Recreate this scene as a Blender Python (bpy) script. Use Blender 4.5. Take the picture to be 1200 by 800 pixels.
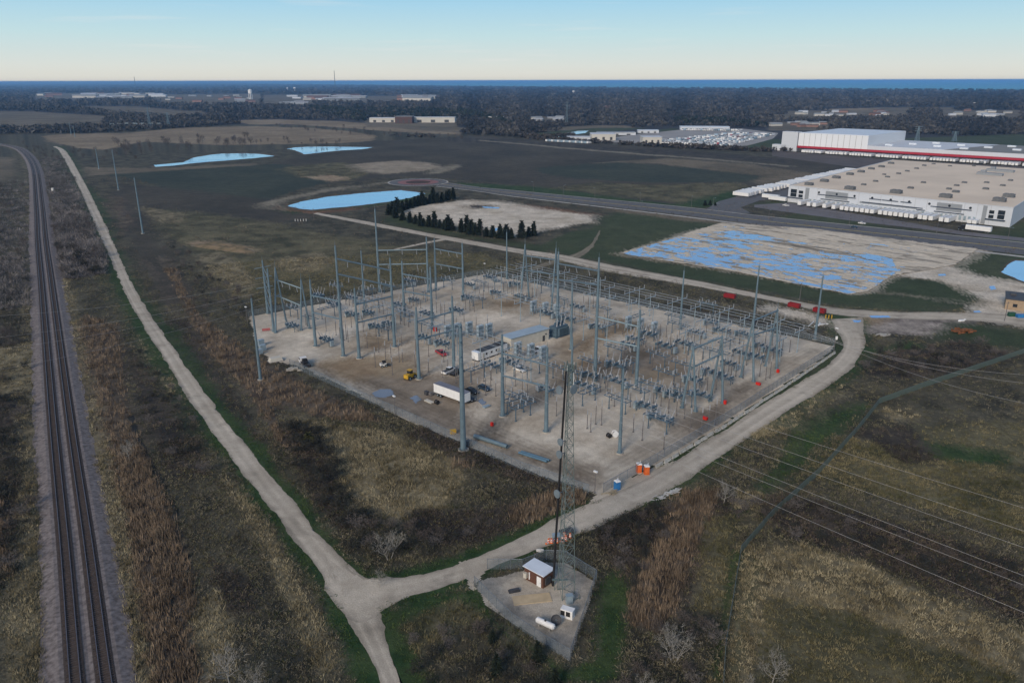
import bpy, math, random
import numpy as np
from mathutils import Matrix, Vector
for o in list(bpy.data.objects): bpy.data.objects.remove(o, do_unlink=True)
sc = bpy.context.scene
COL = sc.collection
random.seed(11); rng = np.random.default_rng(11)
# ------------------------------------------------------------------ camera (a drone 92 m above the ground)
F, H0, ROLL, CAMZ = 900.0, 94.6, 0.0020, 92.0
PITCH = math.atan((400-H0)/F); CP, SP = math.cos(PITCH), math.sin(PITCH); CR, SR = math.cos(ROLL), math.sin(ROLL)
cam = bpy.data.cameras.new('camera'); camo = bpy.data.objects.new('camera', cam); COL.objects.link(camo)
cam.sensor_width = 36.0; cam.lens = 36.0*F/1200.0; cam.clip_start = 1.0; cam.clip_end = 250000.0
_R = Vector((1, 0, 0)); _D = Vector((0, -SP, -CP)); _Fw = Vector((0, CP, -SP))
_cx = _R*CR + _D*SR; _cd = _R*(-SR) + _D*CR
M = Matrix((( _cx.x, -_cd.x, -_Fw.x, 0), (_cx.y, -_cd.y, -_Fw.y, 0), (_cx.z, -_cd.z, -_Fw.z, CAMZ), (0, 0, 0, 1)))
camo.matrix_world = M
sc.camera = camo
# ------------------------------------------------------------------ sky, sun, exposure
SUN_EL, SUN_AZ = math.radians(27.0), math.radians(208.0)      # low sun behind the camera (azimuth from +Y, clockwise)
w = bpy.data.worlds.new('World'); sc.world = w; w.use_nodes = True
nt = w.node_tree; nt.nodes.clear()
def N(t, tree=None, **kw):
    n = (tree or nt).nodes.new(t)
    for k, v in kw.items(): setattr(n, k, v)
    return n
out = N('ShaderNodeOutputWorld'); bg = N('ShaderNodeBackground'); sky = N('ShaderNodeTexSky')
sky.sky_type = 'NISHITA'; sky.sun_disc = False; sky.sun_elevation = SUN_EL; sky.sun_rotation = SUN_AZ
sky.altitude = 100; sky.air_density = 1.0; sky.dust_density = 1.2; sky.ozone_density = 1.4
# thin high cloud and the pale band of haze low over the lake, by direction
tc = N('ShaderNodeTexCoord'); sep = N('ShaderNodeSeparateXYZ'); nt.links.new(tc.outputs['Generated'], sep.inputs[0])
rampf = N('ShaderNodeMapRange'); rampf.inputs['From Max'].default_value = 0.30; nt.links.new(sep.outputs['Z'], rampf.inputs['Value'])
ramp = N('ShaderNodeValToRGB'); nt.links.new(rampf.outputs[0], ramp.inputs[0]); el = ramp.color_ramp.elements
SKYC = [(0.0, (.745, .715, .630)), (.055, (.710, .740, .690)), (.17, (.545, .735, .770)), (.36, (.300, .610, .850)), (1.0, (.200, .400, .720))]
el[0].position, el[0].color = SKYC[0][0], (*SKYC[0][1], 1); el[1].position, el[1].color = SKYC[-1][0], (*SKYC[-1][1], 1)
for p_, c_ in SKYC[1:-1]: e_ = el.new(p_); e_.color = (*c_, 1)
boost = N('ShaderNodeVectorMath', operation='SCALE'); boost.inputs['Scale'].default_value = 1/0.15; nt.links.new(ramp.outputs[0], boost.inputs[0])
mr = N('ShaderNodeMapRange'); mr.interpolation_type = 'SMOOTHSTEP'
mr.inputs['From Min'].default_value = 0.10; mr.inputs['From Max'].default_value = 0.35; mr.inputs['To Min'].default_value = 1.0; mr.inputs['To Max'].default_value = 0.0
nt.links.new(sep.outputs['Z'], mr.inputs['Value'])
mixh = N('ShaderNodeMix', data_type='RGBA'); nt.links.new(mr.outputs[0], mixh.inputs['Factor'])
nt.links.new(sky.outputs[0], mixh.inputs['A']); nt.links.new(boost.outputs[0], mixh.inputs['B'])
mp = N('ShaderNodeMapping'); mp.inputs['Scale'].default_value = (5, 5, 90); nt.links.new(tc.outputs['Generated'], mp.inputs[0])
cn = N('ShaderNodeTexNoise'); cn.inputs['Scale'].default_value = 1.3; cn.inputs['Detail'].default_value = 5; nt.links.new(mp.outputs[0], cn.inputs['Vector'])
cr = N('ShaderNodeMapRange'); cr.inputs['From Min'].default_value = 0.60; cr.inputs['From Max'].default_value = 0.82; cr.inputs['To Max'].default_value = 0.30
nt.links.new(cn.outputs[0], cr.inputs['Value'])
mixc = N('ShaderNodeMix', data_type='RGBA'); nt.links.new(cr.outputs[0], mixc.inputs['Factor'])
nt.links.new(mixh.outputs['Result'], mixc.inputs['A']); mixc.inputs['B'].default_value = (5.6, 5.4, 5.2, 1)
nt.links.new(mixc.outputs['Result'], bg.inputs[0]); bg.inputs[1].default_value = 0.15
nt.links.new(bg.outputs[0], out.inputs[0])
sun = bpy.data.lights.new('sun', 'SUN'); sun.energy = 2.5; sun.angle = math.radians(18); sun.color = (1.0, 0.83, 0.64)
suno = bpy.data.objects.new('sun', sun); COL.objects.link(suno); suno.location = (0, -200, 200)
_sd = Vector((math.sin(SUN_AZ)*math.cos(SUN_EL), math.cos(SUN_AZ)*math.cos(SUN_EL), math.sin(SUN_EL)))
suno.rotation_euler = _sd.to_track_quat('Z', 'Y').to_euler()
vs = sc.view_settings; vs.view_transform = 'Standard'; vs.look = 'None'; vs.gamma = 1.0; vs.use_curve_mapping = False; vs.exposure = 0.0
sc.render.engine = 'CYCLES'
sc.cycles.max_bounces = 5; sc.cycles.diffuse_bounces = 2; sc.cycles.glossy_bounces = 2; sc.cycles.transparent_max_bounces = 12
sc.cycles.volume_bounces = 1; sc.cycles.use_denoising = True
# ------------------------------------------------------------------ pixel <-> ground helpers (photo pixels, 1200 x 800)
def ray(x, y):
    u, v = x-600.0, y-400.0
    a, b = u*CR - v*SR, u*SR + v*CR
    return a, F*CP - b*SP, -(F*SP + b*CP)
def gp(x, y, z=0.0):
    a, b, c = ray(x, y); t = (z-CAMZ)/c
    return Vector((a*t, b*t, z))
def ht(px, py, ty):                       # height of an upright thing with base (px, py) and top row ty
    g = gp(px, py); a, b, c = ray(px, ty); return CAMZ + c*g.y/b
def project(X, Y, Z=0.0):
    Zc = Z-CAMZ
    fw = Y*CP - Zc*SP; dn = -(Y*SP + Zc*CP); fw = np.where(np.abs(fw) < 1e-3, 1e-3, fw)
    a, b = X/fw*F, dn/fw*F
    return 600 + a*CR + b*SR, 400 - a*SR + b*CR, fw
_B, _A = gp(700, 577), gp(297, 392)
EU = (_A-_B).normalized(); EV = Vector((EU.y, -EU.x, 0)); ANG_U = math.atan2(EU.y, EU.x); ANG_V = math.atan2(EV.y, EV.x)
def S(u, v, z=0.0): q = _B + EU*u + EV*v; return Vector((q.x, q.y, z))
def uv_of(q): d = Vector(q)-_B; return d.dot(EU), d.dot(EV)
# ------------------------------------------------------------------ value noise
def vnoise(x, y, seed=0):
    xi, yi = np.floor(x).astype(np.int64), np.floor(y).astype(np.int64); fx, fy = x-xi, y-yi
    fx, fy = fx*fx*(3-2*fx), fy*fy*(3-2*fy)
    def h(a, b):
        n = (a*374761393 + b*668265263 + seed*974634541) & 0xffffffff
        n = ((n ^ (n >> 13))*1274126177) & 0xffffffff
        return ((n ^ (n >> 16)) & 0xffff)/65535.0
    return (h(xi, yi)*(1-fx)+h(xi+1, yi)*fx)*(1-fy) + (h(xi, yi+1)*(1-fx)+h(xi+1, yi+1)*fx)*fy
def fbm(x, y, seed=0, oct=4):
    s, a, t = 0.0, 0.5, 0.0
    for k in range(oct):
        s = s + a*vnoise(x*2**k+17.3*k, y*2**k-9.1*k, seed+k); t += a; a *= 0.55
    return s/t
def inside(px, py, poly):
    P = np.asarray(poly, float); r = np.zeros(px.shape, bool); n = len(P)
    bb = (px >= P[:, 0].min()) & (px <= P[:, 0].max()) & (py >= P[:, 1].min()) & (py <= P[:, 1].max())
    idx = np.nonzero(bb)[0]
    if not len(idx): return r
    x, y = px[idx], py[idx]; q = np.zeros(len(idx), bool); j = n-1
    for i in range(n):
        xi, yi, xj, yj = P[i, 0], P[i, 1], P[j, 0], P[j, 1]
        if yi != yj: q ^= ((yi > y) != (yj > y)) & (x < (xj-xi)*(y-yi)/(yj-yi)+xi)
        j = i
    r[idx] = q; return r
def seg_dist(X, Y, pts):
    d = np.full(X.shape, 1e9)
    for (a, b) in zip(pts[:-1], pts[1:]):
        vx, vy = b[0]-a[0], b[1]-a[1]; L = max(vx*vx+vy*vy, 1e-9)
        t = np.clip(((X-a[0])*vx + (Y-a[1])*vy)/L, 0, 1)
        d = np.minimum(d, np.hypot(X-a[0]-t*vx, Y-a[1]-t*vy))
    return d
# ------------------------------------------------------------------ materials
MATS = {}
def mat(name, col, rough=0.8, metal=0.0, var=0.25, scale=1.0, spec=0.3, bump=0.0, col2=None, coord='Object', detail=4):
    if name in MATS: return MATS[name]
    m = bpy.data.materials.new(name); m.use_nodes = True; t = m.node_tree; b = t.nodes['Principled BSDF']; MATS[name] = m
    b.inputs['Roughness'].default_value = rough; b.inputs['Metallic'].default_value = metal; b.inputs['Specular IOR Level'].default_value = spec
    c2 = col2 or tuple(c*(1-var) for c in col)
    tcn = N('ShaderNodeTexCoord', t); no = N('ShaderNodeTexNoise', t); no.inputs['Scale'].default_value = scale; no.inputs['Detail'].default_value = detail
    t.links.new(tcn.outputs[coord], no.inputs['Vector'])
    mr = N('ShaderNodeMapRange', t); mr.inputs['From Min'].default_value = .32; mr.inputs['From Max'].default_value = .68; t.links.new(no.outputs[0], mr.inputs['Value'])
    mx = N('ShaderNodeMix', t, data_type='RGBA'); t.links.new(mr.outputs[0], mx.inputs['Factor'])
    mx.inputs['A'].default_value = (*col, 1); mx.inputs['B'].default_value = (*c2, 1)
    t.links.new(mx.outputs['Result'], b.inputs['Base Color'])
    if bump:
        bn = N('ShaderNodeBump', t); bn.inputs['Strength'].default_value = bump; bn.inputs['Distance'].default_value = 0.1
        t.links.new(no.outputs[0], bn.inputs['Height']); t.links.new(bn.outputs[0], b.inputs['Normal'])
    return m
def mat_attr(name, rough=0.95, scales=((0.35, .35), (2.2, .35)), bump=0.6, spec=0.15, trans=0.0):
    """base colour from the 'albedo' attribute of the mesh, broken up by noise in metres"""
    m = bpy.data.materials.new(name); m.use_nodes = True; t = m.node_tree; b = t.nodes['Principled BSDF']; MATS[name] = m
    b.inputs['Roughness'].default_value = rough; b.inputs['Specular IOR Level'].default_value = spec
    at = N('ShaderNodeAttribute', t); at.attribute_name = 'albedo'; cur = at.outputs['Color']
    geo = N('ShaderNodeNewGeometry', t); last = None
    for (s, a) in scales:
        no = N('ShaderNodeTexNoise', t); no.inputs['Scale'].default_value = s; no.inputs['Detail'].default_value = 5; no.inputs['Roughness'].default_value = .65
        t.links.new(geo.outputs['Position'], no.inputs['Vector'])
        mr = N('ShaderNodeMapRange', t); mr.inputs['From Min'].default_value = .25; mr.inputs['From Max'].default_value = .75
        mr.inputs['To Min'].default_value = 1-a; mr.inputs['To Max'].default_value = 1+a; t.links.new(no.outputs[0], mr.inputs['Value'])
        mx = N('ShaderNodeVectorMath', t, operation='SCALE'); t.links.new(cur, mx.inputs[0]); t.links.new(mr.outputs[0], mx.inputs['Scale'])
        cur = mx.outputs[0]; last = no
    t.links.new(cur, b.inputs['Base Color'])
    if bump and last:
        bn = N('ShaderNodeBump', t); bn.inputs['Strength'].default_value = bump; bn.inputs['Distance'].default_value = 0.25
        t.links.new(last.outputs[0], bn.inputs['Height']); t.links.new(bn.outputs[0], b.inputs['Normal'])
    return m
def water_mat(name, col, rough=0.06, mixm=0.55):
    m = bpy.data.materials.new(name); m.use_nodes = True; t = m.node_tree; b = t.nodes['Principled BSDF']; MATS[name] = m
    b.inputs['Base Color'].default_value = (*col, 1); b.inputs['Roughness'].default_value = rough; b.inputs['Metallic'].default_value = mixm
    b.inputs['Specular IOR Level'].default_value = 0.6
    g = N('ShaderNodeNewGeometry', t); no = N('ShaderNodeTexNoise', t); no.inputs['Scale'].default_value = .25; no.inputs['Detail'].default_value = 3
    t.links.new(g.outputs['Position'], no.inputs['Vector'])
    mpw = N('ShaderNodeMapping', t); mpw.inputs['Scale'].default_value = (.010, .045, 1); t.links.new(g.outputs['Position'], mpw.inputs[0]); n2 = N('ShaderNodeTexNoise', t); n2.inputs['Scale'].default_value = 1; n2.inputs['Detail'].default_value = 4; t.links.new(mpw.outputs[0], n2.inputs['Vector'])
    mrw = N('ShaderNodeMapRange', t); mrw.inputs['From Min'].default_value = .35; mrw.inputs['From Max'].default_value = .65; mrw.inputs['To Min'].default_value = rough*.5; mrw.inputs['To Max'].default_value = rough+.16; t.links.new(n2.outputs[0], mrw.inputs['Value']); t.links.new(mrw.outputs[0], b.inputs['Roughness'])
    mxw = N('ShaderNodeMix', t, data_type='RGBA'); t.links.new(n2.outputs[0], mxw.inputs['Factor']); mxw.inputs['A'].default_value = (*[c*.72 for c in col], 1); mxw.inputs['B'].default_value = (*[min(1, c*1.22) for c in col], 1); t.links.new(mxw.outputs['Result'], b.inputs['Base Color'])
    bn = N('ShaderNodeBump', t); bn.inputs['Strength'].default_value = .04; bn.inputs['Distance'].default_value = .3
    t.links.new(no.outputs[0], bn.inputs['Height']); t.links.new(bn.outputs[0], b.inputs['Normal'])
    return m
# ------------------------------------------------------------------ object helpers
def link(o, parent=None):
    COL.objects.link(o)
    if parent is not None: o.parent = parent
    return o
def tag(o, label=None, cat=None, group=None, kind=None):
    if label: o['label'] = label
    if cat: o['category'] = cat
    if group: o['group'] = group
    if kind: o['kind'] = kind
    return o
def empty(name, loc=(0, 0, 0), rz=0.0):
    o = bpy.data.objects.new(name, None); o.empty_display_size = .5; COL.objects.link(o); o.location = loc; o.rotation_euler = (0, 0, rz); return o
KIDS = {}
def reg(o, parent):
    if parent is not None: o.parent = parent; KIDS.setdefault(parent.name, []).append(o)
    return o
def copy_tree(o, parent=None):
    c = o.copy(); COL.objects.link(c)
    if parent is not None: reg(c, parent)
    for ch in list(KIDS.get(o.name, [])): copy_tree(ch, c)
    return c
def np_mesh(name, V, faces_flat, loop_tot, mats, parent=None, attr=None, matidx=None, smooth=False):
    me = bpy.data.meshes.new(name); V = np.asarray(V, np.float32)
    me.vertices.add(len(V)); me.vertices.foreach_set('co', V.ravel())
    lt = np.asarray(loop_tot, np.int32); ff = np.asarray(faces_flat, np.int32)
    me.loops.add(len(ff)); me.loops.foreach_set('vertex_index', ff)
    me.polygons.add(len(lt)); st = np.zeros(len(lt), np.int32); st[1:] = np.cumsum(lt)[:-1]
    me.polygons.foreach_set('loop_start', st)
    try: me.polygons.foreach_set('loop_total', lt)
    except Exception: pass
    for m in (mats if isinstance(mats, (list, tuple)) else [mats]): me.materials.append(m)
    if matidx is not None: me.polygons.foreach_set('material_index', np.asarray(matidx, np.int32))
    if smooth: me.polygons.foreach_set('use_smooth', np.ones(len(lt), bool))
    me.update(calc_edges=True)
    if attr is not None:
        a = me.color_attributes.new('albedo', 'FLOAT_COLOR', 'POINT')
        c4 = np.ones((len(V), 4), np.float32); c4[:, :3] = attr; a.data.foreach_set('color', c4.ravel())
    o = bpy.data.objects.new(name, me); COL.objects.link(o); reg(o, parent); return o
class MB:
    def __init__(s): s.V, s.Fc, s.mi = [], [], []
    def add(s, vs, fs, m=0):
        k = len(s.V); s.V += [tuple(v) for v in vs]; s.Fc += [[i+k for i in f] for f in fs]; s.mi += [m]*len(fs); return s
    def box(s, c, d, rz=0.0, m=0, taper=1.0):
        x, y, z = d[0]/2, d[1]/2, d[2]/2; ca, sa = math.cos(rz), math.sin(rz); vs = []
        for zz in (-z, z):
            k = taper if zz > 0 else 1.0
            for (a, b) in ((-x, -y), (x, -y), (x, y), (-x, y)):
                vs.append((c[0]+(a*ca-b*sa)*k, c[1]+(a*sa+b*ca)*k, c[2]+zz))
        return s.add(vs, [(3, 2, 1, 0), (4, 5, 6, 7), (0, 1, 5, 4), (1, 2, 6, 5), (2, 3, 7, 6), (3, 0, 4, 7)], m)
    def bar(s, p, q, w, h=None, m=0):
        return s.tube(p, q, w*.7071, w*.7071, 4, m, off=math.pi/4, sq=(h or w)/w)
    def tube(s, p, q, r0, r1=None, n=8, m=0, cap=True, off=0.0, sq=1.0):
        p, q = Vector(p), Vector(q); r1 = r0 if r1 is None else r1; d = (q-p)
        if d.length < 1e-6: return s
        d.normalize(); up = Vector((0, 0, 1)) if abs(d.z) < .95 else Vector((1, 0, 0)); a = d.cross(up).normalized(); b = a.cross(d)
        vs = []
        for (c, r) in ((p, r0), (q, r1)):
            for i in range(n):
                t = off + 2*math.pi*i/n; vs.append(c + a*(r*math.cos(t)) + b*(r*sq*math.sin(t)))
        fs = [(i, (i+1) % n, n+(i+1) % n, n+i) for i in range(n)]
        if cap: fs += [tuple(range(n-1, -1, -1)), tuple(range(n, 2*n))]
        return s.add(vs, fs, m)
    def lathe(s, prof, n=10, c=(0, 0, 0), m=0):
        vs = []
        for (r, z) in prof:
            for i in range(n): t = 2*math.pi*i/n; vs.append((c[0]+r*math.cos(t), c[1]+r*math.sin(t), c[2]+z))
        fs = []
        for k in range(len(prof)-1):
            for i in range(n): fs.append((k*n+i, k*n+(i+1) % n, (k+1)*n+(i+1) % n, (k+1)*n+i))
        fs += [tuple(range(n-1, -1, -1)), tuple(range((len(prof)-1)*n, len(prof)*n))]
        return s.add(vs, fs, m)
    def prism(s, poly, z0, z1, m=0):
        n = len(poly); vs = [(x, y, z0) for x, y in poly]+[(x, y, z1) for x, y in poly]
        return s.add(vs, [tuple(range(n-1, -1, -1)), tuple(range(n, 2*n))]+[(i, (i+1) % n, n+(i+1) % n, n+i) for i in range(n)], m)
    def xprism(s, prof, y0, y1, m=0):      # profile in x,z swept along y
        n = len(prof); vs = [(x, y0, z) for x, z in prof]+[(x, y1, z) for x, z in prof]
        return s.add(vs, [tuple(range(n)), tuple(range(2*n-1, n-1, -1))]+[((i+1) % n, i, n+i, n+(i+1) % n) for i in range(n)], m)
    def mesh(s, name, mats):
        me = bpy.data.meshes.new(name); me.from_pydata(s.V, [], s.Fc)
        for m in (mats if isinstance(mats, (list, tuple)) else [mats]): me.materials.append(m)
        if any(s.mi): me.polygons.foreach_set('material_index', s.mi)
        me.update(); return me
    def build(s, name, mats, parent=None):
        o = bpy.data.objects.new(name, s.mesh(name, mats)); COL.objects.link(o); reg(o, parent); return o
def inst(name, me, parent, loc=(0, 0, 0), rz=0.0, sc_=None):
    o = bpy.data.objects.new(name, me); COL.objects.link(o); o.location = loc; o.rotation_euler = (0, 0, rz)
    if sc_: o.scale = sc_
    reg(o, parent); return o
ORD = 'nearest second third fourth fifth sixth seventh eighth ninth tenth eleventh twelfth thirteenth fourteenth fifteenth sixteenth'.split()
def rank_labels(items, marks, text):
    """items: things of one kind; marks: (point, phrase). Labels each by its rank of distance from the landmark it ranks best for."""
    used = {}
    for (q, ph) in marks:
        used[ph] = sorted(range(len(items)), key=lambda i: (items[i].matrix_basis.translation.xy-Vector(q).xy).length)
    for i, o in enumerate(items):
        ph = min(used, key=lambda p: used[p].index(i)); k = used[ph].index(i)
        o['label'] = '%s, %s to %s' % (text, ORD[k] if k == 0 else (ORD[k]+' nearest' if k < len(ORD) else 'far off, %dth nearest' % (k+1)), ph)
# ================================================================== GROUND
CLS = {  # albedo a, albedo b, patch size in metres
 'scrub': ((.032, .031, .023), (.082, .076, .053), 7), 'dark': ((.024, .022, .020), (.060, .052, .042), 7),
 'dry': ((.070, .060, .036), (.190, .165, .105), 5), 'olive': ((.045, .045, .026), (.120, .108, .064), 10),
 'reed': ((.050, .039, .030), (.120, .096, .072), 5), 'grass': ((.020, .046, .016), (.044, .068, .026), 5),
 'field': ((.030, .037, .028), (.044, .050, .036), 40), 'brown': ((.043, .039, .031), (.068, .060, .046), 50),
 'lawn': ((.036, .050, .024), (.052, .062, .032), 25), 'tan': ((.165, .130, .085), (.235, .190, .130), 40),
 'dull': ((.085, .073, .052), (.140, .118, .084), 50), 'wood': ((.030, .029, .032), (.050, .046, .046), 60),
 'mound': ((.220, .185, .135), (.290, .250, .190), 12), 'gravel': ((.335, .295, .235), (.465, .420, .350), 10), 'yard': ((.40, .345, .27), (.56, .505, .415), 9), 'cmp': ((.20, .185, .16), (.34, .315, .27), 3),
 'sand': ((.43, .375, .295), (.57, .515, .43), 12), 'dirt': ((.225, .165, .105), (.330, .265, .180), 7),
 'rock': ((.12, .10, .09), (.34, .30, .26), 5), 'wheel': ((.20, .165, .125), (.30, .255, .20), 6), 'asph': ((.085, .085, .092), (.12, .12, .125), 20),
 'rust': ((.11, .06, .04), (.17, .10, .06), 10), 'path': ((.16, .14, .105), (.22, .20, .15), 8),
}
# gravel road edges traced on the photograph: (left, right) pairs
ROAD_A = [((62, 172), (66, 171.5)), ((70, 178), (78, 178)), ((90, 215), (98, 212)), ((110, 260), (121, 258)), ((128, 300), (139, 298)), ((150, 350), (165, 351)), ((186, 410), (206, 411)),
          ((230, 480), (257, 482)), ((290, 560), (322, 562)), ((352, 640), (383, 635)), ((386, 692), (432, 682)), ((418, 742), (447, 735)), ((446, 800), (473, 798)), ((462, 840), (492, 838))]
ROAD_B = [((385, 640), (380, 690)), ((420, 673), (418, 730)), ((455, 677), (462, 706)), ((505, 671), (512, 689)), ((560, 651), (572, 667)), ((640, 613), (652, 636)), ((700, 586), (712, 612)),
          ((765, 556), (780, 577)), ((835, 512), (852, 530)), ((900, 470), (920, 484)), ((950, 440), (972, 452)), ((978, 421), (1003, 424)), ((988, 400), (1014, 404)), ((978, 384), (1012, 386)), ((972, 374), (1010, 372))]
ROAD_C = [((366, 250.5), (372, 249.3)), ((410, 259.3), (414, 256.6)), ((450, 267.5), (454, 264)), ((500, 277), (504, 273.5)), ((560, 288.5), (565, 284)), ((610, 297.5), (615, 292.5)), ((650, 304), (655, 298)), ((690, 314), (695, 306)),
          ((720, 320), (725, 312)), ((800, 333), (805, 327)), ((870, 346), (875, 341)), ((930, 358), (935, 353)), ((980, 369), (985, 361)), ((1040, 373), (1042, 365)), ((1100, 375), (1102, 366)), ((1150, 377), (1152, 366)), ((1230, 384), (1232, 374))]
ROAD_D = [((460, 293.5), (462, 291.5)), ((500, 285.5), (502, 283)), ((525, 281), (527, 278.5))]
ROAD_E = [((620, 315), (628, 316)), ((640, 307), (650, 309)), ((665, 300.5), (676, 304)), ((690, 288), (695, 289)), ((702, 270), (704, 270))]
PAVED = [((512, 217.5), (516, 213)), ((560, 223.5), (563, 219.8)), ((600, 229), (603, 223.6)), ((700, 240.5), (704, 233.5)), ((800, 252), (806, 243.5)), ((880, 262), (888, 253)), ((1000, 276), (1010, 265.5)), ((1100, 287), (1112, 276)), ((1200, 298.5), (1214, 286.5)), ((1260, 306), (1270, 293))]
RAILC = [(128, 1000), (121, 900), (107, 800), (90, 640), (73, 500), (60, 380), (54, 325), (49, 281), (46, 240), (40.5, 196), (28, 178), (12, 171.2), (-25, 166)]
def crom(P, n=6):
    P = [Vector(p) for p in P]; out = []
    for i in range(len(P)-1):
        p0, p1, p2, p3 = P[max(i-1, 0)], P[i], P[i+1], P[min(i+2, len(P)-1)]
        for k in range(n):
            t = k/n; out.append(.5*((2*p1)+(p2-p0)*t+(2*p0-5*p1+4*p2-p3)*t*t+(3*p1-p0-3*p2+p3)*t**3))
    out.append(P[-1]); return out
def centre(pairs): return [tuple(((gp(*a)+gp(*b))/2).xy) for a, b in pairs]
CEN = {'A': centre(ROAD_A), 'B': centre(ROAD_B[2:]), 'C': centre(ROAD_C)}
RAILW = [tuple(q.xy) for q in crom([gp(*q) for q in RAILC], 6)]
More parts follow.
